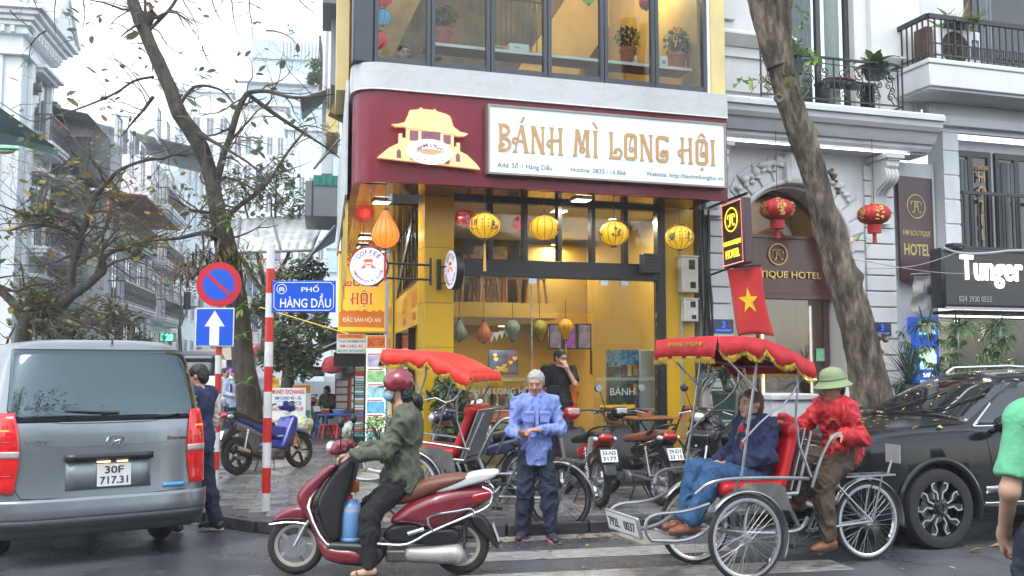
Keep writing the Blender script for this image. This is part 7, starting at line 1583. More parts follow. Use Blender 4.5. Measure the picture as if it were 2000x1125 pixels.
for x in(1.5,-1.4):
 for sg in(-1,1):cut.cyl((x,sg*.55,.37),(x,sg*1.2,.37),.435,n=40)
co=cut.bd('cutter',M1_,None)
bo=sb_.modifiers.new('arch','BOOLEAN');bo.object=co;bo.operation='DIFFERENCE';bo.solver='EXACT'
dg=bpy.context.evaluated_depsgraph_get()
me=bpy.data.meshes.new_from_object(sb_.evaluated_get(dg))
sb_.modifiers.clear();sb_.data=me;sb_.parent=suv
bpy.data.objects.remove(co)
tmp=bmesh.new();mb2=MB();mb2.grid(rows,closed=True)
bv=BVHTree.FromPolygons([Vec(v)for v in mb2.v],mb2.f)
def zq(z):return z if z<.8 else.8+(z-.8)*.92
def side_patch(name,poly,mat,off=.004,step=.06,sg=1,th=.008,par=suv):
 bm=bmesh.new();P=[Vec((p[0],zq(p[1])))for p in poly];x0,x1=min(p.x for p in P),max(p.x for p in P);z0,z1=min(p.y for p in P),max(p.y for p in P);nx,nz=max(2,int((x1-x0)/step)),max(2,int((z1-z0)/step));g=[[bm.verts.new((lerp(x0,x1,i/nx),0,lerp(z0,z1,j/nz)))for i in range(nx+1)]for j in range(nz+1)]
 for j in range(nz):
  for i in range(nx):bm.faces.new((g[j][i],g[j][i+1],g[j+1][i+1],g[j+1][i]))
 area=sum(P[i-1].x*P[i].y-P[i].x*P[i-1].y for i in range(len(P)))
 for i in range(len(P)):a,b=P[i-1],P[i];d=(b-a);nrm=Vec((d.y,0,-d.x))if area>0 else Vec((-d.y,0,d.x));bmesh.ops.bisect_plane(bm,geom=bm.verts[:]+bm.edges[:]+bm.faces[:],plane_co=(a.x,0,a.y),plane_no=nrm,clear_outer=True)
 for v in bm.verts:
  h=bv.ray_cast(Vec((v.co.x,sg*3,v.co.z)),Vec((0,-sg,0)))
  if h[0]is not None:v.co.y=h[0].y+sg*off
  else:v.co.y=sg*.6
 me=bpy.data.meshes.new(name);bm.to_mesh(me);bm.free();me.materials.append(mat);me.shade_smooth();o=bpy.data.objects.new(name,me);COL.objects.link(o);o.parent=par;q=o.modifiers.new('t','SOLIDIFY');q.thickness=th;q.offset=0;return o
def front_pt(y,z,off=.0):h=bv.ray_cast(Vec((4,y,z)),Vec((-1,0,0)));return(h[0]+Vec((off,0,0)))if h[0]is not None else Vec((2.3+off,y,z))
def front_patch(name,y0,y1,z0,z1,mat,off,ny=12,nz=8,th=.01,par=suv):mb=MB();mb.grid([[tuple(front_pt(lerp(y0,y1,i/ny),lerp(z0,z1,j/nz),off))for i in range(ny+1)]for j in range(nz+1)]);o=mb.bd(name,mat,par,recalc=False,ang=60);q=o.modifiers.new('t','SOLIDIFY');q.thickness=th;q.offset=0;return o
for sg in(1,-1):
 side_patch('front_window',[(.98,1.16),(.12,1.165),(.1,1.6),(.36,1.6)],Mv_,.004,sg=sg);side_patch('rear_window',[(.03,1.165),(-1.,1.19),(-1.,1.62),(.03,1.61)],Mv_,.004,sg=sg);side_patch('quarter_window',[(-1.07,1.19),(-1.8,1.25),(-1.6,1.56),(-1.07,1.6)],Mv_,.004,sg=sg);side_patch('door_gap',[(.86,.42),(.85,.42),(.93,1.1),(.945,1.1)],Ma_,.002,sg=sg,th=.004);side_patch('door_gap',[(-.02,.4),(-.03,.4),(.0,1.12),(.01,1.12)],Ma_,.002,sg=sg,th=.004)
 side_patch('sill_trim',[(1.02,.33),(-.9,.33),(-.9,.4),(1.02,.4)],Ma_,.012,sg=sg);side_patch('sill_chrome',[(1.,.4),(-.9,.4),(-.9,.415),(1.,.415)],M3_,.016,sg=sg);side_patch('door_handle',[(.2,.92),(.02,.92),(.02,.95),(.2,.95)],M3_,.03,sg=sg);side_patch('fender_vent',[(.98,.5),(.62,.53),(.62,.58),(.98,.56)],M5_,.008,sg=sg);mb=MB();pts=[(.99,1.148),(.5,1.152),(-.2,1.158),(-1.,1.175),(-1.75,1.23)]
 def onside(x,z,off=.006):z=zq(z);h=bv.ray_cast(Vec((x,sg*3,z)),Vec((0,-sg,0)));return(h[0]+Vec((0,sg*off,0)))if h[0]is not None else Vec((x,sg*.7,z))
 mb.tube([onside(x,z)for x,z in pts],.01,6);mb.tube([onside(x,z)for x,z in((.99,1.15),(.7,1.37),(.36,1.615),(.1,1.64),(-.6,1.66),(-1.5,1.6))],.01,6);mb.bd('window_chrome',M3_,suv);mb=MB();mb.tube([(.05,sg*.6,1.62),(-.05,sg*.6,1.68),(-.8,sg*.6,1.7),(-1.4,sg*.59,1.67),(-1.5,sg*.59,1.62)],.018,8);mb.bd('roof_rail',M3_,suv)
 for x in(1.5,-1.4):mb=MB();mb.torus((x,sg*.945,.37),(0,1,0),.455,.035,40,8,a0=pi*1.-.25 if True else 0,a1=2*pi+.25,flat=1.2);mb.bd('arch_trim',Ma_,suv);MB().cyl((x,sg*.56,.37),(x,sg*.6,.37),.43,n=32).bd('wheel_well',M1_,suv)
 s_=SDF();s_.ell((.86,sg*1.1,1.15),(.085,.12,.085),.03).box((.84,sg*1.1,1.14),(.06,.1,.065),.03).cap((.86,sg*.98,1.09),(.86,sg*.92,1.07),.03,.03,.02);s_.bd('door_mirror',M18_,suv,h=.014);MB().box(.78,.785,sg*1.02 if sg>0 else sg*1.18,sg*1.18 if sg>0 else sg*1.02,1.09,1.2).bd('mirror_glass',Mg_,suv)
def suv_wheel(x,sg):
 y=sg*.86;t=MB();t.lathe([(.255,-.11),(.3,-.125),(.355,-.115),(.368,-.08),(.372,0),(.368,.08),(.355,.115),(.3,.125),(.255,.11)],56,axis='y',caps=False);o=t.bd('wheel',ML_,suv,ang=50,loc=(x,y,.372));m=MB();m.lathe([(.262,.1*sg),(.258,.085*sg),(.24,.05*sg),(.235,-.1*sg)],48,axis='y',caps=False);m.bd('rim',Ma_,o,ang=50);m=MB();m.lathe([(.0,-.02*sg),(.238,-.02*sg)],40,axis='y');m.bd('brake_shadow',M1_,o)
 m=MB();m.lathe([(.0,.0),(.15,.0),(.15,.015*sg)],32,axis='y');m.bd('brake_disc',M5_,o);hubm=MB();hubm.lathe([(.0,.092*sg),(.03,.092*sg),(.036,.08*sg),(.075,.07*sg),(.08,.03*sg)],24,axis='y');hubm.bd('hub',Ma_,o,ang=40);d=MB();e=MB()
 for k in range(5):
  a=2*pi*k/5+pi/2
  def P(r,da,y):return(r*cos(a+da),y*sg,r*sin(a+da))
  for s2 in(-1,1):
   pts=[(.06,s2*.22),(.15,s2*.16),(.2,s2*.36),(.252,s2*.3),(.252,s2*.2),(.19,s2*.1),(.12,s2*.05),(.06,0)];v=[P(r,da,.088)for r,da in pts]+[P(r,da,.05)for r,da in pts];nn=len(pts);d.add(v,[tuple(range(nn)),tuple(range(nn,2*nn))[::-1]]+[(i,(i+1)%nn,nn+(i+1)%nn,nn+i)for i in range(nn)]);ed=[(.085,s2*.27),(.15,s2*.2),(.2,s2*.42),(.25,s2*.36)]
   for(r0,a0_),(r1,a1_)in zip(ed[:-1],ed[1:]):e.bar(P(r0,a0_,.09),P(r1,a1_,.09),.016,.022,up=(0,1,0))
  e.bar(P(.245,-.36,.09),P(.245,-.2,.09),.016,.014,up=(0,1,0));e.bar(P(.245,.2,.09),P(.245,.36,.09),.016,.014,up=(0,1,0));d.ell(P(.055,.6,.085),(.009,.012,.009),8,6)
 d.bd('arms',pm('dark_alloy',(.05,.052,.055),.3,metal=.6),o);e.bd('machined_edges',pm('machined_alloy',(.55,.56,.58),.22,metal=.9),o)
for x in(1.5,-1.4):
 for sg in(1,-1):suv_wheel(x,sg)
def top_pt(x,y,off=.004):h=bv.ray_cast(Vec((x,y,4)),Vec((0,0,-1)));return(h[0]+Vec((off*.6,0,off)))if h[0]is not None else Vec((x,y,1.2))
mb=MB();ny,nx=14,10
mb.grid([[tuple(top_pt(lerp(1.04,.33,i/nx),lerp(-1,1,j/ny)*(lerp(.8,.63,i/nx))))for j in range(ny+1)]for i in range(nx+1)])
o=mb.bd('windscreen',Mv_,suv,recalc=False,ang=60);q=o.modifiers.new('t','SOLIDIFY');q.thickness=.008
mb=MB();mb.tube([top_pt(.99,.1,.02),top_pt(.92,.35,.02),top_pt(.62,.62,.02)],.008,5);mb.tube([top_pt(1.,-.45,.02),top_pt(.9,-.2,.02),top_pt(.62,.05,.02)],.008,5);mb.bd('wiper',M1_,suv)
mb=MB()
for sg in(-1,1):mb.tube([top_pt(x,sg*y,.001)for x,y in((2.3,.5),(1.9,.6),(1.5,.66),(1.15,.7))],.006,5)
mb.bd('bonnet_crease',M18_,suv)
front_patch('grille_back',-.66,.66,.6,.9,Ma_,.003,16,6)
hexm=[]
mb=MB();r=.052
for j in range(5):
 for i in range(-7,8):
  y=i*.093+(.0465 if j%2 else 0);z=.635+j*.062
  if abs(y)>.66:continue
  pts=[front_pt(y+r*.92*cos(pi/6+k*pi/3)*.86,z+r*.62*sin(pi/6+k*pi/3),.016)for k in range(6)];mb.tube(pts,.0075,5,closed=True)
mb.bd('grille_mesh',M3_,suv)
for sg in(1,-1):
 front_patch('headlamp',sg*.7,sg*.86,.56,.8,Ma_,.006,6,6)
 for z in(.62,.7):p=front_pt(sg*.775,z,.012);m=MB();m.lathe([(.0,.0),(.04,.0),(.05,.02)],18,c=p,axis='x');m.bd('headlamp_lens',Mg_,suv)
 mb=MB();mb.tube([front_pt(sg*.73,.84,.012),front_pt(sg*.8,.82,.012),front_pt(sg*.85,.79,.012)],.01,5);mb.tube([front_pt(sg*.71,.55,.014),front_pt(sg*.71,.8,.014)],.008,5);mb.bd('running_lamp',Mg_,suv);front_patch('fog_trim',sg*.62,sg*.84,.42,.5,Ma_,.006,6,4);mb=MB();mb.tube([front_pt(sg*.66,.5,.012),front_pt(sg*.84,.49,.012)],.008,5);mb.bd('fog_chrome',M3_,suv)
front_patch('lower_grille',-.6,.6,.385,.52,M1_,.004,14,4)
mb=MB()
for j in range(3):
 for i in range(-9,10):y=i*.06+(.03 if j%2 else 0);z=.41+j*.045;pts=[front_pt(y+.024*cos(k*pi/2),z+.016*sin(k*pi/2),.008)for k in range(4)];mb.tube(pts,.004,4,closed=True)
mb.bd('lower_mesh',pm('dark_chrome',(.1,.1,.11),.3,metal=.8),suv)
mb=MB();mb.tube([front_pt(y,.365,.02)for y in(-.72,-.5,-.2,0,.2,.5,.72)],[.02,.028,.03,.03,.03,.028,.02],8);mb.bd('skid_plate',M5_,suv)
p=front_pt(0,.5,.02);plate(suv,p,.33,.165,['14A','386.29'],(0,0,pi/2))
mb=MB()
mb.tube([top_pt(2.43,y,-.0)for y in(-.6,-.3,0,.3,.6)],.012,6);mb.bd('bonnet_lip',M3_,suv)
lf=MB();r_=random.Random(77)
Wm=Rs.to_4x4();Wm.translation=suv.location
for i in range(95):
 x=r_.uniform(-.9,2.1);y=r_.uniform(-.6,.82);h=bv.ray_cast(Vec((x,y,4)),Vec((0,0,-1)))
 if h[0]is None:continue
 nrm=h[1]if h[1].z>0 else-h[1];R=nrm.to_track_quat('Z','Y').to_matrix().to_4x4()@Matrix.Rotation(r_.uniform(0,6.3),4,'Z');L=r_.uniform(.035,.085);w=L*.38;M=Matrix.Translation(h[0]+nrm*.012)@R;lf.add([Wm@(M@Vec(c))for c in((-L/2,0,0),(0,-w/2,.006),(L/2,0,.004),(0,w/2,.006))],[(0,1,2,3)])
tag(lf.bd('leaves_on_car',leaf_mat('yellow_fallen_leaf',[(.5,.4,.06),(.42,.3,.08),(.55,.48,.14),(.3,.18,.06)],.55,.1),flat=True,recalc=False),'small yellow leaves scattered over the black car bonnet and windscreen',None,None,'stuff')
# the maroon scooter
MO_=pm('maroon_scooter_paint',(.17,.012,.024),.26,var=.1,coat=.5,stain=(.11,.05,.045),stain_amt=.35,stain_scale=5,rvar=.08)
M1I_=pm('brown_vinyl',(.16,.055,.035),.45,var=.15,bump=.15,bs=120)
YS=ground(750,1121).y;XS=ground(750,1121).x
scoot=tng('maroon_scooter','maroon scooter with brown seat and chrome guards ridden past the camera','scooter',(XS,YS,0),0)
def zp(zx,zy):p=at(500+zx/2.528,680+zy/2.528,YS);return(p.x-XS,p.z)
def zpl(lst):return[zp(*q)for q in lst]
def tap(c,w):return lambda gx,gz:np.clip(1-((gx-c)/w)**2*.5,.35,1)
fx,fz=zp(198,990);rx,rz_=zp(1010,996)
RW=.235
fz_=RW
wheel(scoot,(fx,0,RW),RW,.085,'arm',5,pm('dirty_alloy',(.42,.4,.35),.45,metal=.5,var=.15),'front_wheel',tyre=.075)
wheel(scoot,(rx,0,RW),RW,.09,'arm',5,MATS['dirty_alloy'],'rear_wheel',tyre=.085)
mb=MB();mb.lathe([(.05,-.03),(.095,-.03),(.095,-.026),(.05,-.026)],28,axis='y',c=(fx,-.03,RW));mb.bd('brake_disc',Mk_,scoot)
mb=MB()
for s_ in(-.055,.055):mb.tube([(fx,s_,RW),zp(245,880)[0:1]+(s_,)+zp(245,880)[1:],zp(330,760)[0:1]+(s_*.6,)+zp(330,760)[1:]],.017,8)
mb.bd('fork',M5_,scoot)
s_=SDF();s_.poly(spoly(zpl([(78,862),(100,822),(150,785),(235,765),(275,790),(270,858),(200,846),(130,850)]),2),-.085,.085,.05,0)
s_.bd('front_mudguard',MO_,scoot,h=.009,smooth=2)
mb=MB();mb.tube([(zp(q[0],q[1])[0],-.088,zp(q[0],q[1])[1])for q in((78,862),(150,852),(210,852),(258,860))],.007,6);mb.bd('mudguard_trim',M3_,scoot)
apr=spoly(zpl([(208,745),(225,690),(300,622),(396,556),(425,572),(345,655),(292,740),(292,800),(330,915),(385,968),(540,972),(540,1055),(370,1040),(335,1000),(300,890),(246,795)]),2)
s_=SDF();s_.poly(apr,-.2,.2,.05,0,taper=lambda gx,gz:np.clip(.62+1.1*(gx-zp(210,0)[0]),.55,1.))
s_.bd('front_apron',MO_,scoot,h=.01,smooth=2)
s_=SDF();s_.poly(spoly(zpl([(390,598),(440,560),(505,500),(492,640),(440,780),(432,950),(370,940),(318,800),(310,740)]),2),-.165,.165,.05,0)
s_.bd('inner_shield',M1_,scoot,h=.012,smooth=2)
s_=SDF();s_.poly(spoly(zpl([(330,935),(560,945),(640,960),(640,1045),(560,1062),(380,1045)]),1),-.185,.185,.04,0)
s_.bd('floorboard',M1_,scoot,h=.012)
tr_=zpl([(392,588),(330,660),(290,725),(278,770),(300,840),(332,905),(365,948),(410,966),(470,966),(536,958)])
mb=MB()
for s2 in(-1,1):mb.tube([(x,s2*(.165 if i>2 else.14),z)for i,(x,z)in enumerate(tr_)],.011,6)
mb.bd('apron_trim',M3_,scoot)
s_=SDF();s_.poly(spoly(zpl([(362,492),(395,455),(440,445),(490,462),(478,512),(400,530),(368,522)]),2),-.13,.13,.05,0,taper=tap(zp(430,0)[0],.12))
s_.bd('handlebar_cowl',MO_,scoot,h=.01,smooth=2)
c=zp(372,490);s_=SDF();s_.ell((c[0],0,c[1]),(.045,.1,.055),0);s_.bd('headlamp',Mg_,scoot,h=.01)
mb=MB();hb=zp(440,505)
mb.tube([(hb[0]+.06,-.34,hb[1]+.02),(hb[0]+.03,-.2,hb[1]+.03),(hb[0],0,hb[1]),(hb[0]+.03,.2,hb[1]+.03),(hb[0]+.06,.34,hb[1]+.02)],.014,8)
mb.bd('handlebar',M1_,scoot)
for s2 in(-1,1):mb=MB();mb.tube([(hb[0],s2*.22,hb[1]+.03),(hb[0]+.01,s2*.27,hb[1]+.14),(hb[0]+.02,s2*.3,hb[1]+.2)],.006,6);mb.bd('mirror_stalk',M1_,scoot);s_=SDF();s_.ell((hb[0]+.02,s2*.31,hb[1]+.245),(.025,.065,.045),0);s_.bd('mirror',M1_,scoot,h=.01)
mb=MB();mb.tube([(hb[0],-.13,hb[1]-.02),(hb[0]-.04,-.3,hb[1]-.03)],.007,6);mb.bd('brake_lever',M3_,scoot)
s_=SDF();s_.poly(spoly(zpl([(660,850),(700,800),(780,745),(930,690),(1120,668),(1180,688),(1160,755),(1060,800),(960,870),(880,892),(780,862),(700,862)]),2),-.175,.175,.09,0,taper=lambda gx,gz:np.clip(1.02-.55*np.clip((gx-zp(900,0)[0])/.45,0,1),.4,1.05))
s_.bd('rear_body',MO_,scoot,h=.01,smooth=2)
s_=SDF();s_.poly(spoly(zpl([(668,752),(735,692),(800,652),(900,628),(1000,615),(1075,628),(1000,668),(870,715),(780,752),(700,775)]),2),-.15,.15,.06,0,taper=lambda gx,gz:np.clip(.65+1.2*(gx-zp(668,0)[0]),.6,1.))
s_.bd('seat',M1I_,scoot,h=.01,smooth=2)
rk_=zpl([(862,702),(1000,640),(1085,606),(1215,598),(1165,642),(1085,662),(935,706)])
s_=SDF();s_.poly(spoly(rk_,1),-.13,.13,.02,0);s_.bd('rear_rack',pm('pale_grey_rack',(.55,.56,.56),.4,var=.06),scoot,h=.01)
s_=SDF();s_.poly(spoly(zpl([(1045,718),(1140,694),(1178,700),(1152,738),(1075,765)]),1),-.12,.12,.03,0);s_.bd('tail_lamp',MM_,scoot,h=.01)
s_=SDF();s_.poly(spoly(zpl([(1050,820),(1110,815),(1150,860),(1205,965),(1192,990),(1140,930),(1085,880)]),1),-.08,.08,.012,0);s_.bd('rear_mudflap',M1_,scoot,h=.01)
c=zp(1165,905);plate(scoot,(c[0]+.03,0,c[1]),.19,.14,[],(rad(-20),0,rad(90)))
s_=SDF();s_.poly(spoly(zpl([(640,880),(760,845),(860,880),(1010,880),(1010,955),(880,965),(760,955),(640,950)]),1),-.13,.13,.03,0);s_.bd('airbox',M1_,scoot,h=.012)
s_=SDF();a=zp(770,1010);b=zp(985,1005);s_.cap((a[0],-.07,a[1]),(b[0],-.09,b[1]),.065,.085,.02).cap((a[0],.05,a[1]),(b[0],.05,b[1]),.05,.06,.02)
s_.bd('engine',pm('engine_light',(.42,.41,.38),.4,metal=.4,var=.2,vs=10),scoot,h=.012)
a=zp(640,1000);b=zp(760,1030);s_=SDF();s_.box(((a[0]+b[0])/2,0,(a[1]+b[1])/2),(.09,.12,.05),.02);s_.bd('engine_front',M17_,scoot,h=.012)
mb=MB()
for k in range(9):c=zp(1033,870+k*9);mb.torus((c[0],-.1,c[1]),(.2,0,1),.022,.006,14,5)
c0,c1=zp(1040,850),zp(1030,985);mb.tube([(c0[0],-.1,c0[1]),(c1[0],-.1,c1[1])],.01,6);mb.bd('shock_absorber',M1_,scoot)
mb=MB()
for s2 in(-1,1):mb.tube([(x,s2*.185,z)for x,z in[Vec(q)for q in spath([Vec((*q,0))for q in zpl([(612,945),(740,955),(800,930),(860,893),(960,850),(1060,808),(1150,770),(1172,725),(1165,690),(1120,672)])],1)][0:0]]or[(q.x,s2*.185,q.y)for q in spath([(*q,0)for q in zpl([(612,945),(740,955),(800,930),(860,893),(960,850),(1060,808),(1150,770),(1172,725),(1165,690),(1120,672)])],2)],.011,7)
mb.bd('guard_rail',M3_,scoot)
mb=MB()
for s2 in(-1,1):mb.tube([(q.x,s2*.19,q.y)for q in spath([(*q,0)for q in zpl([(885,888),(858,850),(856,822),(880,806),(1000,790),(1072,774),(1082,800),(1070,812)])],2)],.01,7)
mb.bd('side_guard',M3_,scoot)
c=zp(790,895);mb=MB();mb.tube([(c[0]-.05,-.15,c[1]-.01),(c[0]+.08,-.15,c[1]+.03)],.022,8);mb.bd('kick_lever',Mk_,scoot)
c=zp(930,800);text('side_lettering','scooter',M3_,scoot,(0,0,0),width=.2,height=.02,depth=.004);bpy.data.objects.remove(bpy.data.objects['side_lettering'])if 'side_lettering'in bpy.data.objects else None
mb=MB();c=zp(485,685);mb.box(c[0]-.03,c[0]+.03,.02,.1,c[1]-.05,c[1]+.05);mb.bd('indicator',pm('amber_lens',(.6,.18,.02),.2),scoot,bevel=.015)
M2w_=pm('blue_bottle_plastic',(.16,.34,.62),.2,var=.12,vs=4,sss=.0)
c0,c1=zp(468,955),zp(468,742)
jug=tng('water_jug','translucent blue water jug with red cap on the scooter floorboard','jug',(XS+c0[0],YS-.03,c0[1]),0)
h=c1[1]-c0[1]
mb=MB();mb.lathe([(.08,0),(.092,.015),(.092,h*.12),(.088,h*.13),(.092,h*.15),(.092,h*.66),(.088,h*.7),(.075,h*.88),(.035,h*.97),(.032,h)],24);mb.bd('bottle',M2w_,jug,ang=60)
mb=MB();mb.cyl((0,0,h*.72),(0,0,h*.86),.082,.078,24);o=mb.bd('pale_shoulder',pm('pale_bottle',(.42,.47,.68),.25),jug);o.scale=(1.06,1.06,1)
mb=MB();mb.cyl((-.02,0,h),(-.02,0,h+.03),.036,n=16);mb.bd('cap',Mz_,jug)
mb=MB();mb.tube([(.05,0,h*.86),(.085,0,h*.95),(.05,0,h*1.),(.0,0,h*.98)],.011,6);mb.bd('grip',pm('pale_bottle',(.42,.47,.68),.25),jug)
# parked motorbikes: step-through frame
def underbone(label,loc,head,paint,seat=M1_,plate_lines=('29','3317'),sport=False,mirrors=True,lean=0,sc=1.,group='motorbikes parked on the pavement',spoke=True,name='motorbike'):
 t=tng(name,label,'motorbike',loc,head,group,sc);t.rotation_euler=(lean,0,head);R=.285;wb=.62;k='spoke'if spoke else 'arm';wheel(t,(wb,0,R),R,.07,k,24 if spoke else 5,M3_ if spoke else Ma_,'front_wheel',tyre=.06 if spoke else.075);wheel(t,(-wb+.02,0,R),R,.085,k,24 if spoke else 5,M3_ if spoke else Ma_,'rear_wheel',tyre=.075 if spoke else.1,hub=.055);mb=MB()
 for s in(-.07,.07):mb.tube([(wb,s,R),(wb-.13,s,.62),(wb-.19,s,.8)],.018,8)
 mb.bd('fork',M5_,t);s=SDF();s.poly(spoly([(wb-.32,.46),(wb-.26,.58),(wb-.05,.64),(wb+.2,.56),(wb+.3,.42),(wb+.22,.48),(wb,.585),(wb-.2,.53)],2),-.065,.065,.025,0);s.bd('front_mudguard',paint,t,h=.012);s=SDF();s.poly(spoly([(wb-.2,.86),(wb-.1,.8),(wb-.14,.62),(wb-.26,.44),(wb-.42,.32),(wb-.5,.34),(wb-.4,.52),(wb-.3,.7)],2),-.19,.19,.05,0,taper=lambda gx,gz:np.clip(1.15-.9*np.abs(gz-.62),.55,1.));s.bd('leg_shield',M1_ if not sport else paint,t,h=.013,smooth=2)
 s=SDF();s.poly(spoly([(wb-.12,.8),(wb-.07,.74),(wb-.13,.6),(wb-.24,.46),(wb-.29,.48),(wb-.2,.64)],2),-.12,.12,.03,0);s.bd('front_panel',paint,t,h=.012,smooth=2);s=SDF();s.ell((wb-.22,0,.99),(.12,.1,.065),.03).ell((wb-.12,0,.97),(.07,.1,.075),.03).box((wb-.27,0,1.03),(.06,.09,.05),.03);s.bd('headlamp_cowl',paint,t,h=.012,smooth=2);s=SDF();s.ell((wb-.065,0,.965),(.035,.085,.06),0);s.bd('headlamp',Mg_,t,h=.011)
 MB().box(wb-.335,wb-.325,-.07,.07,1.,1.065).bd('speedometer',Mg_,t,bevel=.01);mb=MB();mb.tube([(wb-.33,-.34,1.03),(wb-.27,-.2,1.05),(wb-.22,0,1.02),(wb-.27,.2,1.05),(wb-.33,.34,1.03)],.012,8);mb.bd('handlebar',M1_,t)
 for sg in(-1,1):
  mb=MB();mb.tube([(wb-.36,sg*.36,1.025),(wb-.3,sg*.25,1.045)],.019,8);mb.bd('grip',M1_,t);mb=MB();mb.tube([(wb-.27,sg*.22,1.03),(wb-.24,sg*.36,.995)],.006,6);mb.bd('lever',M3_,t)
  if mirrors:mb=MB();mb.tube([(wb-.28,sg*.2,1.05),(wb-.27,sg*.25,1.2),(wb-.28,sg*.28,1.27)],.006,6);mb.bd('mirror_stalk',M1_,t);s=SDF();s.ell((wb-.28,sg*.3,1.31),(.018,.06,.05),0);s.bd('mirror',M1_,t,h=.01);mb=MB();mb.lathe([(0,0),(.043,0)],16,c=(wb-.3,sg*.3,1.31),axis='x');mb.bd('mirror_glass',Mg_,t)
 if sport:s=SDF();s.poly(spoly([(.3,.66),(.12,.7),(-.2,.74),(-.5,.86),(-.72,.94),(-.8,.93),(-.62,.8),(-.3,.66),(-.1,.56),(.1,.5),(.26,.42),(.42,.34),(.5,.44),(.44,.7)],2),-.12,.12,.05,0)
 else:s=SDF();s.poly(spoly([(.02,.6),(-.15,.66),(-.45,.72),(-.74,.8),(-.82,.76),(-.7,.66),(-.5,.58),(-.3,.52),(-.1,.5)],2),-.125,.125,.05,0,taper=lambda gx,gz:np.clip(.75-.35*gx,.6,1.))
 s.bd('side_panel',paint,t,h=.012,smooth=2);zs2=.1 if sport else 0;s=SDF();s.poly(spoly([(.1,.66),(-.05,.68),(-.3,.7),(-.55,.73+zs2*.6),(-.74,.78+zs2*.9),(-.72,.87+zs2),(-.5,.84+zs2*.8),(-.25,.8),(0,.765),(.1,.74)],2),-.12,.12,.035,0);s.bd('seat',seat,t,h=.012,smooth=2);s=SDF();s.poly(spoly([(.38,.46),(.1,.5),(-.1,.46),(-.1,.36),(.1,.34),(.36,.3)],1),-.09,.09,.03,0);s.bd('centre_tunnel',M1_ if not sport else paint,t,h=.013)
 s=SDF();s.box((.1,0,.27),(.16,.09,.085),.03).cap((.12,0,.3),(.34,0,.33),.06,.055,.02).ell((-.02,.1,.26),(.1,.05,.09),.02).ell((-.02,-.1,.26),(.1,.05,.09),.02);s.bd('engine',M17_,t,h=.014);mb=MB();mb.tube([(.3,-.06,.26),(.2,-.12,.17),(-.2,-.14,.2),(-.35,-.15,.25)],.018,8);mb.tube([(-.3,-.15,.24),(-.78,-.16,.38)],[.035,.045],12);mb.bd('exhaust',M1_,t);mb=MB();mb.tube([(-.5,-.157,.32),(-.74,-.163,.39)],[.04,.049],12,caps=False);mb.bd('exhaust_shield',M5_,t)
 mb=MB()
 for sg in(-1,1):mb.tube([(-.05,sg*.09,.3),(-wb+.02,sg*.09,R)],.018,8)
 mb.bd('swing_arm',M1_ if sport else M5_,t)
 for sg in(-1,1):
  mb=MB();mb.tube([(-wb+.06,sg*.125,R+.04),(-wb+.16,sg*.125,.66)],.012,8)
  for q in range(9):mb.torus((-wb+.075+.009*q,sg*.125,R+.09+.031*q),(.28,0,1),.024,.006,12,5)
  mb.bd('shock_absorber',Mk_,t)
 s=SDF();s.poly(spoly([(-.5,.64),(-.74,.72),(-.86,.6),(-.98,.4),(-.95,.38),(-.82,.52),(-.7,.58)],1),-.075,.075,.015,0);s.bd('rear_mudguard',M1_,t,h=.012);s=SDF();s.ell((-.8,0,.79+zs2),(.05,.095,.05),.01);s.bd('tail_lamp',MM_,t,h=.01)
 for sg in(-1,1):s=SDF();s.ell((-.76,sg*.11,.775+zs2),(.06,.03,.03),.01);s.bd('rear_indicator',Mg_,t,h=.009)
 if not sport:mb=MB();mb.tube(spath([(-.5,-.13,.8),(-.7,-.14,.88),(-.84,-.08,.92),(-.86,0,.925),(-.84,.08,.92),(-.7,.14,.88),(-.5,.13,.8)],2),.014,8);mb.bd('grab_rail',M1_,t)
 plate(t,(-.905,0,.6),.19,.14,list(plate_lines),(rad(-24),0,rad(-90)));mb=MB();mb.tube([(.02,-.1,.2),(-.05,-.17,.02)],.011,6);mb.tube([(-.14,.07,.2),(-.16,.16,.0)],.011,6);mb.tube([(-.14,-.07,.2),(-.16,-.16,.0)],.011,6);mb.bd('stand',M1_,t);mb=MB();mb.tube([(.05,-.22,.27),(.05,.22,.27)],.013,6);mb.bd('footpeg',ML_,t);return t
def face_to(px_r,py_r,ang,sc=1.):p=ground(px_r,py_r,.12);f=Vec((-sin(rad(ang)),cos(rad(ang)),0));return p+f*.6*sc,rad(90+ang)
M2x_=pm('red_bike_paint',(.48,.02,.012),.22,var=.05,coat=.6)
M19_=pm('black_bike_paint',(.012,.012,.014),.25,var=.1,coat=.6)
Ms_=pm('blue_bike_paint',(.012,.03,.26),.22,var=.1,coat=.8)
M2y_=pm('navy_bike_paint',(.02,.035,.085),.25,var=.1,coat=.7)
l_,h_=face_to(1172,992,15);underbone('red and black motorbike with plate seen from behind the blue shirted man',l_,h_,M2x_,plate_lines=('33-N3','3177'),mirrors=False)
l_,h_=face_to(1292,987,23);underbone('black motorbike with brown seat and silver engine, right of the red one',l_,h_,M19_,M1I_,('29-D1','33 15'))
l_,h_=face_to(466,927,-36,.95);bl=underbone('blue sport motorbike parked on the wet corner pavement behind the striped pole',l_,h_,Ms_,plate_lines=(),sport=True,spoke=False,mirrors=False,sc=.97,lean=rad(-7))
l_,h_=face_to(1018,955,115);underbone('navy motorbike half hidden behind the man in the blue shirt',FW(.55,-.45,.12),rad(200),M2y_,plate_lines=(),mirrors=False)
hb_=underbone('dark motorbike with bag and mirrors behind the cyclo passenger',FW(3.55,-.95,.12),rad(232),M19_,plate_lines=())
underbone('dark motorbike standing far along the side pavement behind the notice board',GW(-1.9,11.6,.12),rad(140),M19_,plate_lines=())
for i,s2 in enumerate((-1,1)):pass
s2=-1
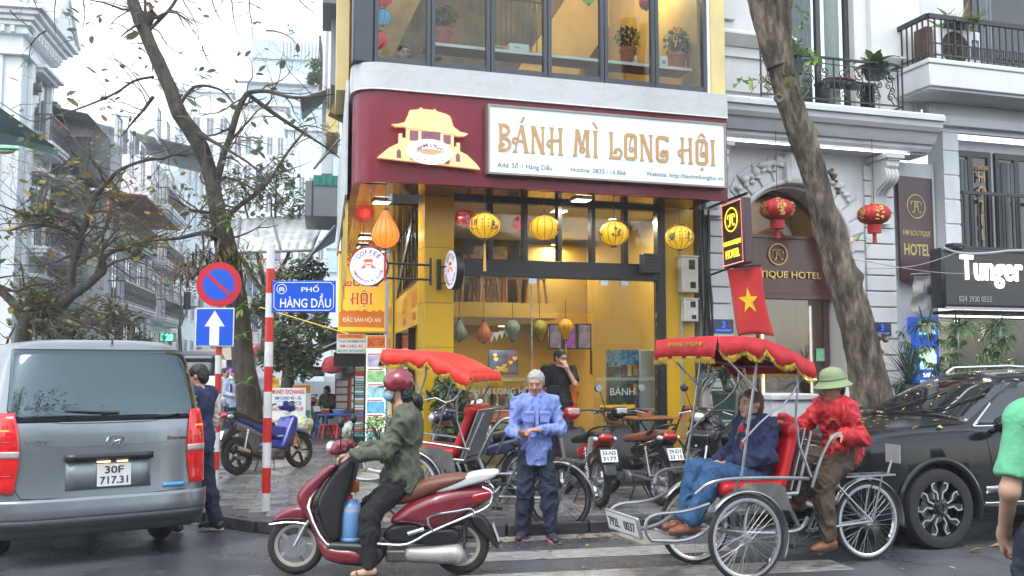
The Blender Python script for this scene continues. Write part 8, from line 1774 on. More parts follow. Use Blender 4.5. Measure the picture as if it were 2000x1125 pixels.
mb=MB();mb.prism([(.36+.028*cos(a),.56+.028*sin(a))for a in[k*pi/4 for k in range(8)]],-.125,-.121);mb.bd('white_sticker',M2_,bl)
mb=MB();mb.prism([(.46,.52),(.5,.46),(.44,.36),(.4,.34),(.42,.44)],-.126,-.121);mb.bd('orange_flash',Mq_,bl)
text('side_lettering','YAMAHA',M2_,bl,(.16,-.123,.53),width=.13,height=.022,depth=.004,bold=.02)
s_=SDF()
s_.ell((.36,0,.86),(.12,.22,.17),.05).ell((.4,.1,.74),(.1,.12,.12),.05).ell((.4,-.1,.72),(.1,.12,.13),.05)
bg_=tng('black_bag','black rain cover bundled over the motorbike handlebar behind the passenger','bag',hb_.location,rad(232))
s_.bd('cloth',pm('black_nylon',(.012,.012,.014),.4,bump=.5,bs=18,bdist=.03),bg_,h=.018,disp=fold_disp(.02,12,seed=3))
mb=MB();mb.tube([(.33,-.1,.98),(.36,0,1.03),(.33,.1,.98)],.012,6);mb.bd('strap',M1_,bg_)
g=tng('green_bag','dark green cloth bag resting on the black cafe table rail behind the parked cyclo','bag',FW(.95,-.35,.8),FA)
s_=SDF();s_.box((0,0,.05),(.17,.08,.13),.05).ell((.05,-.02,.02),(.15,.09,.12),.04);s_.bd('cloth',pm('army_green_cloth',(.06,.08,.035),.8,bump=.4,bs=25),g,h=.016,disp=fold_disp(.02,10,seed=8))
mb=MB();mb.tube([(-.1,0,.17),(-.05,-.02,.26),(.05,-.02,.26),(.1,0,.17)],.01,6);mb.bd('handle',M1_,g)
# cyclos
M2z_=pm('cyclo_red_cloth',(.4,.008,.014),.6,var=.1,vs=2.5,bump=.4,bs=7,bdist=.03)
M2A_=pm('cyclo_orange_red_cloth',(.62,.022,.01),.6,var=.1,vs=2.5,bump=.4,bs=7,bdist=.03)
M1J_=pm('red_vinyl',(.42,.008,.012),.38,var=.05)
M1a_=leaf_mat('gold_fringe',[(.5,.34,.02),(.62,.44,.04),(.36,.23,.015),(.55,.38,.03)],.7,.2)
Mh_=pm('worn_steel_tube',(.34,.35,.36),.32,metal=.9,var=.15,vs=8)
def cyclo(label,loc,head,group,folded=False,text_front=True,steer=.0,pitch=.0):
 t=tng('cyclo',label,'cyclo',loc,head,group);t.rotation_euler=(0,pitch,head);R,TW=.345,.78
 for sg in(1,-1):wheel(t,(0,sg*TW/2,R),R,.045,'spoke',36,M3_,'front_wheel',tyre=.042,hub=.035);m=MB();n=22;rows=[[(-(R+.03)*cos(rad(-28+170*i/n)),sg*TW/2+y,R+(R+.03)*sin(rad(-28+170*i/n))+zz)for y,zz in((-.035,-.014),(-.02,0),(.02,0),(.035,-.014))]for i in range(n+1)];m.grid(rows);o=m.bd('front_mudguard',Mh_,t,recalc=False,ang=50);q=o.modifiers.new('t','SOLIDIFY');q.thickness=.004
 wheel(t,(-1.5,0,R),R,.045,'spoke',36,M3_,'rear_wheel',tyre=.042,hub=.04);m=MB();n=24;rows=[[(-1.5-(R+.03)*cos(rad(-10+165*i/n)),y,R+(R+.03)*sin(rad(-10+165*i/n))+zz)for y,zz in((-.035,-.014),(-.02,0),(.02,0),(.035,-.014))]for i in range(n+1)];m.grid(rows);o=m.bd('rear_mudguard',Mh_,t,recalc=False,ang=50);q=o.modifiers.new('t','SOLIDIFY');q.thickness=.004;m=MB();m.tube([(0,-TW/2-.04,R),(0,TW/2+.04,R)],.016,8)
 for sg in(1,-1):y=sg*.31;m.tube(spath([(.8,y,.36),(.45,y,.33),(.15,y,.5),(-.1,y,.66),(-.55,y,.66)],2),.016,8);m.tube(spath([(.8,y,.36),(.86,y,.44),(.82,y,.56),(.5,y,.56),(.3,y*1.1,.62)],2),.014,8);m.tube(spath([(0,y*1.15,R),(-.05,y*1.05,.55),(-.15,y,.66)],2),.014,8);m.tube(spath([(.42,sg*.34,.7),(.34,sg*.42,.8),(.1,sg*.43,.82),(-.45,sg*.42,.8),(-.62,sg*.36,.78)],2),.015,8);m.tube([(.08,sg*.42,.82),(.1,sg*.35,.6)],.011,8);m.tube([(-.55,y,.66),(-.72,y*.9,1.16)],.013,8)
 m.tube([(.45,-.31,.335),(.45,.31,.335)],.012,6);m.tube(spath([(0,0,R),(-.35,0,.3),(-.62,0,.29),(-.8,0,.3),(-.88,0,.4)],2),.022,10);m.tube([(-.6,0,.66),(-.7,0,.48),(-.8,0,.3)],.018,8);m.bd('frame',Mh_,t);m=MB();m.tube([(-.86,0,.29),(-1.5,.055,R)],.013,8);m.tube([(-.86,0,.29),(-1.5,-.055,R)],.013,8);m.tube([(-.88,0,.3),(-1.12,0,.8)],.016,8)
 for sg in(1,-1):m.tube([(-1.1,sg*.02,.74),(-1.5,sg*.06,R)],.01,8);m.tube([(-1.52,sg*.06,R+.02),(-1.62,sg*.07,.74)],.008,6)
 m.bd('rear_frame',Mh_,t);s=SDF();s.ell((-1.14,0,.85),(.13,.1,.04),.03).ell((-1.04,0,.85),(.12,.045,.035),.03);s.bd('saddle',M1_,t,h=.014);m=MB();m.box(-1.75,-1.22,-.09,-.07,.735,.75);m.box(-1.75,-1.22,.07,.09,.735,.75)
 for k in range(5):m.box(-1.75+.12*k,-1.735+.12*k,-.07,.07,.737,.748)
 m.bd('rear_rack',Mh_,t);m=MB();m.box(-1.8,-1.79,-.08,.1,.84,1.);o=m.bd('rear_tag',M6_,t);m=MB();m.tube([(-1.74,0,.74),(-1.79,0,.86)],.01,6);m.bd('tag_stem',Mh_,t);m=MB();m.torus((-.86,-.06,.29),(0,1,0),.085,.008,24,5);m.tube([(-.86,-.09,.29),(-.8,-.1,.14)],.011,6);m.tube([(-.86,.09,.29),(-.92,.1,.44)],.011,6)
 for a,b,y in(((-.86,.375),(-1.5,R+.05),-.06),((-.86,.205),(-1.5,R-.05),-.06)):m.tube([(a[0],y,a[1]),(b[0],y,b[1])],.006,5)
 m.bd('crank_and_chain',M17_,t)
 for p in((-.8,-.15,.14),(-.92,.15,.44)):MB().box(p[0]-.045,p[0]+.045,p[1]-.045,p[1]+.045,p[2]-.012,p[2]+.012).bd('pedal',ML_,t)
 m=MB();m.tube(spath([(-.7,-.3,.7),(-.8,-.3,.95),(-.92,-.3,1.12),(-1.02,-.29,1.14)],2),.014,8);m.tube(spath([(-.7,.3,.7),(-.8,.3,.95),(-.92,.3,1.12),(-1.02,.29,1.14)],2),.014,8);m.tube([(-.8,-.3,.95),(-.8,.3,.95)],.012,8);m.bd('push_bar',Mh_,t);s=SDF();s.box((-.16,0,.71),(.29,.3,.055),.045);s.bd('seat_cushion',M1J_,t,h=.014,smooth=2);Rb=Matrix.Rotation(rad(-17),3,'Y');sx_=.12;s=SDF();s.box((-.62+sx_,0,.95),(.045,.3,.27),.04,R=Rb).box((-.67+sx_,0,1.17),(.06,.305,.06),.045,R=Rb);s.bd('seat_back',M1J_,t,h=.014,smooth=2)
 m=MB(Matrix.Translation((-.7+sx_,0,.95))@Rb.to_4x4());m.box(-.012,0,-.29,.29,-.28,.25);m.bd('back_panel',M5_,t);MB().box(-.5,.05,-.3,.3,.62,.65).bd('seat_board',M5_,t)
 for sg in(1,-1):
  m=MB();m.prism([(.12,.66),(-.05,.76),(-.3,.76),(-.42,.72),(-.48,.52),(-.26,.56)],sg*.325-.004,sg*.325+.004);m.bd('side_panel',pm('grey_side_panel',(.12,.12,.12),.5,var=.3,stain=(.4,.33,.22),stain_amt=.8,stain_scale=5),t)
  for x in(.13,-.62):pass
 MB().box(.42,.86,-.29,.29,.315,.33).bd('foot_board',M5_,t);m=MB(Matrix.Translation((.87,0,.45))@Matrix.Rotation(rad(14),4,'Y'));m.box(0,.025,-.29,.29,-.085,.085);o=m.bd('licence_panel',M5_,t,bevel=.008);m=MB(Matrix.Translation((.87,0,.45))@Matrix.Rotation(rad(14),4,'Y'));m.box(.026,.029,-.265,.265,-.068,.068);m.bd('panel_face',M1F_,o)
 if text_front:tx=text('panel_lettering','792L   0037',M1G_,o,(0,0,0),width=.46,height=.075,depth=.003,bold=.02);tx.matrix_local=Matrix.Translation((.87,0,.45))@Matrix.Rotation(rad(14),4,'Y')@Matrix.Translation((.031,0,0))@Matrix.Rotation(pi/2,4,'Z')
 cx=[(.3,1.925),(.16,1.935),(0,1.93),(-.13,1.915),(-.32,1.85),(-.48,1.785),(-.6,1.725)]
 if folded:cx=[(.38,1.735),(.18,1.735),(0,1.745),(-.14,1.73),(-.32,1.675),(-.48,1.61),(-.62,1.555)]
 HW=.5
 def crown(y):return.012*(1-(y/HW)**2)
 m=MB();ys_=[-HW+2*HW*i/8 for i in range(9)];m.grid([[(x,y,z+crown(y)-.012*sin(i*pi)*0)for y in ys_]for i,(x,z)in enumerate(cx)])
 def drop(q):return.095+.07*abs(sin(pi*q*4))**.8
 N=42
 def cpt(q):i=min(len(cx)-2,int(q*(len(cx)-1)));f=q*(len(cx)-1)-i;return lerp(cx[i][0],cx[i+1][0],f),lerp(cx[i][1],cx[i+1][1],f)
 fr=MB()
 for sg in(1,-1):
  rows=[[],[],[]]
  for i in range(N+1):
   q=i/N;x,z=cpt(q);d=drop(q)
   for j,f in enumerate((0,.5,1)):rows[j].append((x,sg*(HW+.025*f+.012*sin(i*.8)*f),z-d*f))
   if i<N:
    x3,z3=cpt((i+1)/N);d3=drop((i+1)/N);y=sg*(HW+.028);fr.add([(x,y,z-d+.014),(x3,y,z3-d3+.014),(x3,y,z3-d3-.006),(x,y,z-d-.006)],[(0,1,2,3)])
    for u in range(4):f_=(u+.5)/4;x2,z2,L=lerp(x,x3,f_),lerp(z-d,z3-d3,f_),.022+.022*rnd.random();dx=rnd.uniform(-.006,.006);fr.add([(x2,y,z2),(x2-.0035,y,z2),(x2-.0035+dx,y+.002,z2-L),(x2+dx,y+.002,z2-L)],[(0,1,2,3)])
  m.grid(rows)
 for(xe,ze,s2)in((cx[0][0],cx[0][1],1),(cx[-1][0],cx[-1][1],-1)):
  rows=[[],[],[]];hh=.17 if s2>0 else.1
  for i in range(31):
   y=-HW+2*HW*i/30
   for j,f in enumerate((0,.5,1)):rows[j].append((xe+s2*(.02*f+.008*sin(i*.9)*f),y,ze+crown(y)-hh*f))
   if i<30:
    y2=y+2*HW/30;xf=xe+s2*.026;fr.add([(xf,y,ze+crown(y)-hh+.014),(xf,y2,ze+crown(y2)-hh+.014),(xf,y2,ze+crown(y2)-hh-.006),(xf,y,ze+crown(y)-hh-.006)],[(0,1,2,3)])
    for u in range(5):y3=lerp(y,y2,u/5);L=.028+.024*rnd.random();dy=rnd.uniform(-.005,.005);fr.add([(xf,y3,ze+crown(y3)-hh),(xf,y3+.004,ze+crown(y3)-hh),(xf,y3+.004+dy,ze+crown(y3)-hh-L),(xf,y3+dy,ze+crown(y3)-hh-L)],[(0,1,2,3)])
  m.grid(rows)
 o=m.bd('canopy',M2A_ if folded else M2z_,t,recalc=False,ang=50);q=o.modifiers.new('t','SOLIDIFY');q.thickness=.003;fr.bd('canopy_fringe',M1a_,o,recalc=False,flat=True)
 if text_front:tx=text('canopy_lettering','◉ XÍCH LÔ DU LỊCH ◉',M1a_,o,(0,0,0),width=.55,height=.05,depth=.003,bold=.02);tx.matrix_local=Matrix.Translation((cx[0][0]+.018,.02,cx[0][1]-.045))@Matrix.Rotation(pi/2,4,'Z')
 m=MB();dz=.2 if folded else 0
 for sg in(1,-1):y=sg*.43;m.tube([(.06,y,.82),(-.1,y,1.7-dz),(-.1,y,1.84-dz)],.011,7);m.tube([(-.1,y,1.5-dz),(.28,y,1.86-dz)],.01,7);m.tube(spath([(-.6,y,.8),(-.45,y,1.15),(-.5,y,1.66-dz)],1),.01,7);m.tube(spath([(.05,y,1.1),(-.18,y,1.3),(-.4,y,1.42-dz),(-.55,y,1.64-dz)],1),.009,7);m.tube([(.28,y,1.86-dz),(-.55,y,1.68-dz)],.01,7)
 for x,z in((.28,1.87),(-.1,1.88),(-.55,1.7)):m.tube([(x,-.47,z-dz),(x,.47,z-dz)],.01,7)
 m.bd('canopy_frame',Mh_,t);return t
HC=rad(180+20)
cA=cyclo('cyclo with red fringed canopy carrying a passenger in front of the black car',(1.72,8.22,0),HC,'cyclos with red canopies')
HP=rad(180-17)
pr=ground(1102,1040);fwd=Vec((cos(HP),sin(HP),0))
cB=cyclo('empty cyclo with orange red canopy parked half on the pavement behind the scooter',(pr.x+fwd.x*1.58,pr.y+fwd.y*1.58,.115),HP,'cyclos with red canopies',True,False,pitch=rad(-4.4))
# people
M1b_=pm('skin_tan',(.4,.215,.145),.62,spec=.3,bump=.15,bs=60,var=.06,vs=6,sss=.08)
Mi_=pm('skin_light',(.5,.3,.22),.62,spec=.3,bump=.15,bs=60,var=.06,vs=6,sss=.08)
Md_=pm('black_hair',(.012,.01,.009),.5,var=.3,vs=30,bump=.4,bs=90)
M1K_=pm('grey_hair',(.34,.33,.32),.6,var=.2,vs=30,bump=.3,bs=80)
M2B_=pm('eye_dark',(.02,.015,.012),.2,var=0)
M2C_=pm('lip',(.3,.1,.085),.5,var=0)
def cloth(name,col,rough=.85,bump=.5,bs=11,var=.16,vs=5):return pm(name,col,rough,var=var,vs=vs,bump=bump,bs=bs,bdist=.03)
def N(v):v=np.array(v,float);return v/max(1e-9,np.linalg.norm(v))
STAND=dict(pel=(0,0,.9),waist=(0,0,1.02),chest=(0,-.0,1.2),neck=(0,.01,1.38),head=(0,-.015,1.53),shL=(.175,.01,1.345),shR=(-.175,.01,1.345),elL=(.22,.03,1.08),elR=(-.22,.03,1.08),wrL=(.235,-.04,.85),wrR=(-.235,-.04,.85),hpL=(.088,0,.87),hpR=(-.088,0,.87),knL=(.1,-.02,.48),knR=(-.1,-.02,.48),anL=(.1,.02,.085),anR=(-.1,.02,.085))
class Fig:
 def __init__(s,J,yaw=0,pitch=0,roll=0,sc=1.,bd=1.,hands=None,toes=None,skin=None):s.J={k:np.array(v,float)*sc for k,v in{**STAND,**J}.items()};s.b=bd;s.sc=sc;s.Rh=np.array(Euler((pitch,roll,yaw)).to_matrix());J=s.J;up=N(J['chest']-J['pel']);rt=N(J['shL']-J['shR']);fw=N(np.cross(up,rt));rt=N(np.cross(fw,up))if True else rt;rt=np.cross(fw,up)*1.;s.Rt=np.stack([N(np.cross(fw,up)),fw,up],1);s.fwd,s.up=-fw if np.dot(-fw,(0,-1,0))>0 else fw,up;s.hands=hands or{};s.toes=toes or{}
 def H(s,p):return s.J['head']+s.Rh@np.array(p,float)
 def torso(s,g,add=.0,k=.06):J,b=s.J,s.b;c=(J['chest']+J['neck'])/2*.35+J['chest']*.65;g.ell(c,((.15*b+add),.1*b+add,.165+add*.6),k,s.Rt);g.ell(J['waist'],(.132*b+add,.096*b+add,.14),k,s.Rt);g.ell(J['pel'],(.15*b+add,.112*b+add,.125),k,s.Rt);g.cap(J['shL']*.97+J['shR']*.03,J['shR']*.97+J['shL']*.03,.058+add*.8,None,.05);g.cap(J['shL']*.7+J['neck']*.3,J['neck'],.05+add*.5,.048,.05);g.cap(J['shR']*.7+J['neck']*.3,J['neck'],.05+add*.5,.048,.05);return g
 def arm(s,g,sd,r0,r1,r2,to=1.,k=.03,frm=.0):
  J=s.J;a,e,w=J['sh'+sd],J['el'+sd],J['wr'+sd]
  if to<=.5:g.cap(a,a+(e-a)*to*2,r0,lerp(r0,r1,to*2),k)
  else:g.cap(a,e,r0,r1,k);g.cap(e,e+(w-e)*(to*2-1),r1,lerp(r1,r2,to*2-1),k)
  return g
 def leg(s,g,sd,r0,r1,r2,to=1.,k=.04):
  J=s.J;h,n,a=J['hp'+sd],J['kn'+sd],J['an'+sd]
  if to<=.5:g.cap(h,h+(n-h)*to*2,r0,lerp(r0,r1,to*2),k)
  else:g.cap(h,n,r0,r1,k);m=n+(a-n)*(to*2-1);q=n+(m-n)*.35;g.cap(n,q,r1,lerp(r1,r2,.25),k);g.cap(q,m,lerp(r1,r2,.25),r2,k)
  return g
 def hand(s,g,sd,k=.01):
  J=s.J;w=J['wr'+sd];e=J['el'+sd];hd=s.hands.get(sd,{});d=N(hd.get('dir',w-e));pn=np.array(hd.get('palm',(-1 if sd=='L'else 1,0,0)),float);pn=N(pn-d*np.dot(pn,d));lat=np.cross(d,pn)
  if sd=='R':lat=-lat
  th=lat*hd.get('flip',1);curl=hd.get('curl',.35);sp=hd.get('spread',.0);c=w+d*.045;R=np.stack([th,pn,d],1);g.box(c,(.04,.014,.046),.013,k,R);g.cap(w-d*.02,w+d*.02,.026,.027,.02)
  for i,(o,L)in enumerate(((.03,.072),(.01,.082),(-.01,.076),(-.029,.058))):
   p=w+d*.088+th*o;dd=d+th*(o*sp*10);dd=N(dd);a=0
   for j,f in enumerate((.42,.33,.25)):a=curl*(1,1.15,.9)[j]*(1+.08*i);dd=N(dd*cos(a)+pn*sin(a));q=p+dd*L*f;g.cap(p,q,.0092-.0012*j,.0085-.0012*j,.004);p=q
  p=w+d*.022+th*.032+pn*.006;dd=N(th*.75+d*.65+pn*hd.get('thumb',.35))
  for j,L in enumerate((.036,.028,.022)):q=p+dd*L;g.cap(p,q,.0125-.0015*j,.011-.0015*j,.008);p=q;dd=N(dd+d*.35+pn*(.15+curl*.3)-th*.1)
  return g
 def face(s,g):
  R=s.Rh;H=s.H;g.ell(H((0,.014,.028)),(.075,.094,.092),.02,R);g.ell(H((0,-.028,-.045)),(.058,.062,.07),.04,R);g.ell(H((0,-.062,-.088)),(.026,.022,.022),.03,R);g.ell(H((0,-.072,.03)),(.052,.018,.014),.02,R)
  for sg in(-1,1):g.ell(H((sg*.031,-.09,.008)),(.017,.014,.011),.012,R,-1);g.ell(H((sg*.031,-.078,.007)),(.014,.012,.01),.004,R);g.ell(H((sg*.04,-.062,-.03)),(.022,.022,.02),.02,R);g.ell(H((sg*.077,.012,.0)),(.01,.02,.031),.01,R)
  g.cap(H((0,-.084,.01)),H((0,-.106,-.026)),.009,.0135,.012);g.ell(H((0,-.094,-.03)),(.019,.012,.009),.008,R);g.ell(H((0,-.084,-.056)),(.023,.01,.006),.006,R);g.ell(H((0,-.082,-.066)),(.02,.01,.0065),.006,R);g.cap(s.J['neck']-s.up*.02,H((0,.015,-.06)),.052,.05,.03);return g
 def body(s,t,mat,h=.0075,hair=None,bare=('head','hands')):
  g=SDF();s.face(g);s.torso(g,-.03)
  for sd in 'LR':s.arm(g,sd,.046,.036,.025);s.hand(g,sd);s.leg(g,sd,.08,.05,.034);a=s.J['an'+sd];f=N(s.toes.get(sd,(0,-1,0)));g.cap(a+np.array((0,0,-.035)),a+f*.13+np.array((0,0,-.055)),.034,.024,.03);g.cap(a+np.array((0,0,0)),a+np.array((0,0,-.03))-f*.03,.034,.034,.02)
  def mf(c):o=np.zeros(len(c),int);q=(c-s.J['head'])@s.Rh;o[(np.abs(q[:,0])<.021)&(q[:,1]<-.084)&(q[:,2]<-.05)&(q[:,2]>-.072)]=1;return o
  o=g.bd('body',[mat,M2C_],t,h=h,smooth=1,matfn=mf);m=MB();m2=MB()
  for sg in(-1,1):m.ell(s.H((sg*.031,-.0895,.007)),(.0065,.0045,.005),8,6);m2.tube([s.H((sg*.014,-.091,.028)),s.H((sg*.032,-.092,.033)),s.H((sg*.05,-.08,.027))],[.003,.004,.002],5)
  m.bd('eyes',M2B_,o);m2.bd('brows',hair or Md_,o);return o
 def hair_cap(s,t,mat,style='short',h=.008):
  g=SDF();R=s.Rh;g.ell(s.H((0,.02,.04)),(.083,.098,.09),.01,R)
  if style=='short':g.ell(s.H((0,.06,-.02)),(.072,.055,.07),.02,R)
  if style=='buzz':g.ell(s.H((0,.055,-.01)),(.071,.055,.06),.02,R)
  if style=='long':g.ell(s.H((0,.07,-.06)),(.08,.055,.12),.03,R)
  g.ell(s.H((0,-.085,-.03)),(.07,.075,.1),.01,R,-1)
  for sg in(-1,1):g.ell(s.H((sg*.085,-.01,-.045)),(.022,.05,.055),.008,R,-1)
  o=g.bd('hair',mat,t,h=h,disp=fold_disp(.006,40));return o
 def shirt(s,t,mat,sleeve=1.,loose=.022,hem=.02,name='shirt',amp=.01,freq=10,h=.011,armr=(.066,.054,.042),hood=False,seed=0,collar=False):
  g=SDF();s.torso(g,loose);n=s.J['pel']-s.up*hem;g.cap(s.J['pel'],n,.14*s.b+loose*.6,.145*s.b+loose*.6,.05)if hem>.02 else None
  if sleeve>.5:
   for sd in 'LR':s.arm(g,sd,armr[0],armr[1],armr[2],sleeve)
  g.cut(n,-s.up);g.ell(s.J['neck']+s.up*.075-np.array((0,0,0)),(.058,.058,.06),.01,None,-1)
  if hood:b=N(np.cross(s.Rt[:,0],s.up));b=s.Rt[:,1];g.ell(s.J['neck']+b*.07-s.up*.02,(.1,.055,.08),.03,s.Rt)
  if collar:
   for a in range(12):an=2*pi*a/12;p=s.J['neck']+s.up*.035+s.Rt@np.array((.062*cos(an),.06*sin(an),0));g.ell(p,(.022,.022,.024),.012)
  o=g.bd(name,mat,t,h=h,smooth=1,disp=fold_disp(amp,freq,(1,1,.6),seed))
  if sleeve<=.5:
   for sd in 'LR':A,E=s.J['sh'+sd],s.J['el'+sd];q=SDF();q.cap(A,E,armr[0]+.004,armr[1],0).cap(A,s.J['neck']*.35+A*.65,armr[0],.05,.04).cut(A+(E-A)*sleeve*1.75,E-A);q.bd('sleeve',mat,o,h=h,disp=fold_disp(amp,freq,(1,1,.6),seed))
  return o
 def trousers(s,t,mat,to=.985,r=(.098,.075,.06),name='trousers',amp=.01,freq=10,h=.011,hem_cut=True,seed=0,waist=.1):
  g=SDF();g.ell(s.J['pel'],(.16*s.b,.125*s.b,.13),.05,s.Rt)
  for sd in 'LR':s.leg(g,sd,r[0],r[1],r[2],to,.05)
  g.cut(s.J['pel']+s.up*waist,s.up);return g.bd(name,mat,t,h=h,smooth=1,disp=fold_disp(amp,freq,(1,1,.55),seed))
 def shoes(s,t,mat,sole=None,L=.17,name='shoe',h=.01):
  for sd in 'LR':
   a=s.J['an'+sd];f=N(s.toes.get(sd,(0,-1,0)));f=N((f[0],f[1],f[2]));g=SDF();dz=np.array((0,0,-1.));g.cap(a+dz*.045-f*.045,a+dz*.052+f*L*.5,.042,.044,.03);g.cap(a+dz*.05+f*L*.5,a+dz*.058+f*L,.044,.034,.02);g.cap(a+dz*.0,a+dz*.04-f*.03,.043,.044,.03);g.cut(a+dz*.085,(0,0,-1));o=g.bd(name,mat,t,h=h)
   if sole:
    m=MB();side=N(np.cross(f,(0,0,1)));pts=[]
    for q in range(20):an=2*pi*q/20;ff=f*(L*.42+.135*cos(an)*1.05)+side*.047*sin(an);pts.append(a+dz*.085+ff-f*.02)
    nn=20;m.add([tuple(p)for p in pts]+[tuple(p+np.array((0,0,.022)))for p in pts],[tuple(range(nn))[::-1],tuple(range(nn,2*nn))]+[(i,(i+1)%nn,nn+(i+1)%nn,nn+i)for i in range(nn)]);m.bd('sole',sole,o)
M1c_=cloth('blue_shirt_cotton',(.19,.255,.56))
MP_=cloth('navy_trousers',(.014,.021,.045))
M2D_=cloth('blue_jeans',(.022,.075,.17),bump=.5)
Mm_=cloth('black_cloth',(.01,.01,.012))
M1L_=cloth('olive_hoodie',(.085,.095,.065))
M2E_=cloth('red_jacket',(.42,.012,.018),.6)
M2F_=cloth('brown_trousers',(.07,.048,.032))
M2G_=cloth('green_tshirt',(.12,.42,.23))
M2H_=cloth('orange_cloth',(.6,.17,.02))
M2I_=cloth('cream_sleeve',(.5,.46,.38))
M1M_=cloth('navy_jacket',(.018,.025,.075))
Me_=pm('black_shoe',(.015,.015,.018),.5)
M1N_=pm('brown_leather',(.16,.055,.02),.4,var=.2,vs=8)
MQ_=pm('pale_sole',(.55,.5,.48),.6)
# man in the blue shirt, standing in the road and looking at his hands
p=ground(1047,1054)
t=tng('person','man in a loose blue shirt and navy trousers standing beside the crosswalk','person',(p.x,p.y,0),rad(4))
f=Fig(dict(shL=(.172,.01,1.335),shR=(-.172,.01,1.335),elL=(.245,-.03,1.065),wrL=(.015,-.215,1.085),elR=(-.235,-.01,1.06),wrR=(-.135,-.215,1.02),knL=(.12,-.03,.47),anL=(.15,-.05,.085),hpL=(.085,0,.86),hpR=(-.085,0,.86),knR=(-.11,0,.47),anR=(-.125,.06,.085)),yaw=rad(-14),pitch=rad(14),bd=.86,hands=dict(L=dict(dir=(-.95,-.25,.0),palm=(0,.2,-1),curl=.35,flip=-1),R=dict(dir=(-.3,-.75,.25),palm=(.3,.1,1),curl=.4)),toes=dict(L=(.12,-1,0),R=(-.35,-1,0)))
f.body(t,M1b_,hair=M1K_);f.hair_cap(t,M1K_,'buzz')
sh_=f.shirt(t,M1c_,.97,.024,.17,amp=.017,freq=9,armr=(.062,.054,.042),collar=True)
for sg in(-1,1):g=SDF();g.box((sg*.075,-.138,1.2),(.046,.012,.055),.008,.01);g.box((sg*.075,-.147,1.245),(.049,.01,.016),.006,.01);g.bd('pocket',M1c_,sh_,h=.008)
m=MB();m.box(-.016,.016,-.146,-.12,.8,1.33);m.bd('placket',M1c_,sh_,bevel=.004)
m=MB()
for z in(1.34,1.24,1.14,1.04,.94,.84):m.ell((0,-.148,z),(.006,.004,.006),8,5)
m.bd('buttons',MQ_,sh_)
f.trousers(t,MP_,.975,(.092,.074,.068),amp=.016,freq=9)
f.shoes(t,pm('dark_trainer',(.03,.03,.045),.6,var=.4,vs=25),pm('pink_sole',(.55,.22,.24),.6),h=.01)
m=MB();m.tube([t.matrix_basis.inverted()@Vec((0,0,0))-Vec((0,0,0))if False else Vec((-.06,-.235,1.075)),Vec((-.1,-.285,1.08))],.005,6);m.bd('cigarette',M2_,t)
# scooter rider in a green hoodie
def rp(zx,zy,x):X,Z=zp(zx,zy);return(x,X,Z)
rider=tng('person','rider in olive hoodie, black trousers and maroon helmet on the maroon scooter','person',(XS,YS,0),-pi/2)
J=dict(pel=rp(720,640,0),waist=rp(722,555,0),chest=rp(738,440,0),neck=rp(725,300,0),head=rp(698,195,0),shL=rp(745,345,.165),shR=rp(745,345,-.165),elL=rp(648,505,.225),elR=rp(640,500,-.235),wrL=rp(500,512,.25),wrR=rp(500,505,-.26),hpL=rp(712,660,.085),hpR=rp(712,660,-.085),knL=rp(578,812,.155),knR=rp(560,790,-.13),anL=rp(578,1058,.2),anR=rp(560,925,-.13))
f=Fig(J,yaw=rad(2),pitch=rad(6),hands=dict(L=dict(dir=(.05,-1,-.12),palm=(0,-.1,-1),curl=.75),R=dict(dir=(0,-1,-.12),palm=(0,-.1,-1),curl=.75)))
f.body(rider,Mi_)
f.hair_cap(rider,Md_,'long')
g=SDF();g.cap(f.H((0,.085,-.06)),f.H((0,.15,-.12)),.035,.045,.03).cap(f.H((0,.15,-.12)),f.H((0,.17,-.2)),.045,.02,.03);g.bd('ponytail',Md_,rider,h=.01,disp=fold_disp(.008,40))
M2J_=pm('maroon_helmet',(.2,.012,.025),.22,coat=.6,var=.05)
g=SDF();g.ell(f.H((0,.015,.045)),(.112,.13,.115),.01,f.Rh);g.cut(f.H((0,0,-.022)),-f.Rh[:,2]);g.ell(f.H((0,-.13,-.04)),(.1,.07,.06),.02,f.Rh,-1)
hm_=g.bd('helmet',M2J_,rider,h=.009,smooth=2)
g=SDF();g.box(f.H((0,-.125,.022)),(.072,.032,.007),.006,.02,f.Rh);g.bd('peak',M1_,hm_,h=.007)
m=MB();m.tube([f.H((.082,-.01,-.02)),f.H((.072,-.03,-.07)),f.H((.03,-.06,-.115)),f.H((0,-.065,-.12))],.006,5);m.tube([f.H((-.082,-.01,-.02)),f.H((-.072,-.03,-.07)),f.H((-.03,-.06,-.115)),f.H((0,-.065,-.12))],.006,5);m.ell(f.H((.108,.02,.04)),(.006,.012,.012),8,6);m.bd('chin_strap',M1_,hm_)
g=SDF();g.ell(f.H((0,-.062,-.055)),(.062,.062,.056),.01,f.Rh);g.cut(f.H((0,-.02,0)),f.Rh[:,1]);g.bd('face_mask',pm('blue_mask',(.25,.45,.58),.7,var=.05),rider,h=.008)
f.shirt(rider,M1L_,.97,.04,.1,'hoodie',.018,8,armr=(.082,.07,.046),hood=True,seed=3)
g=SDF();g.ell(np.array(J['pel'])+np.array((0,.0,.045)),(.185,.155,.045),.03,f.Rt);g.bd('hoodie_band',M1L_,rider,h=.011,disp=fold_disp(.006,12))
f.trousers(rider,Mm_,.965,(.105,.076,.052),amp=.01)
a=f.J['anL']
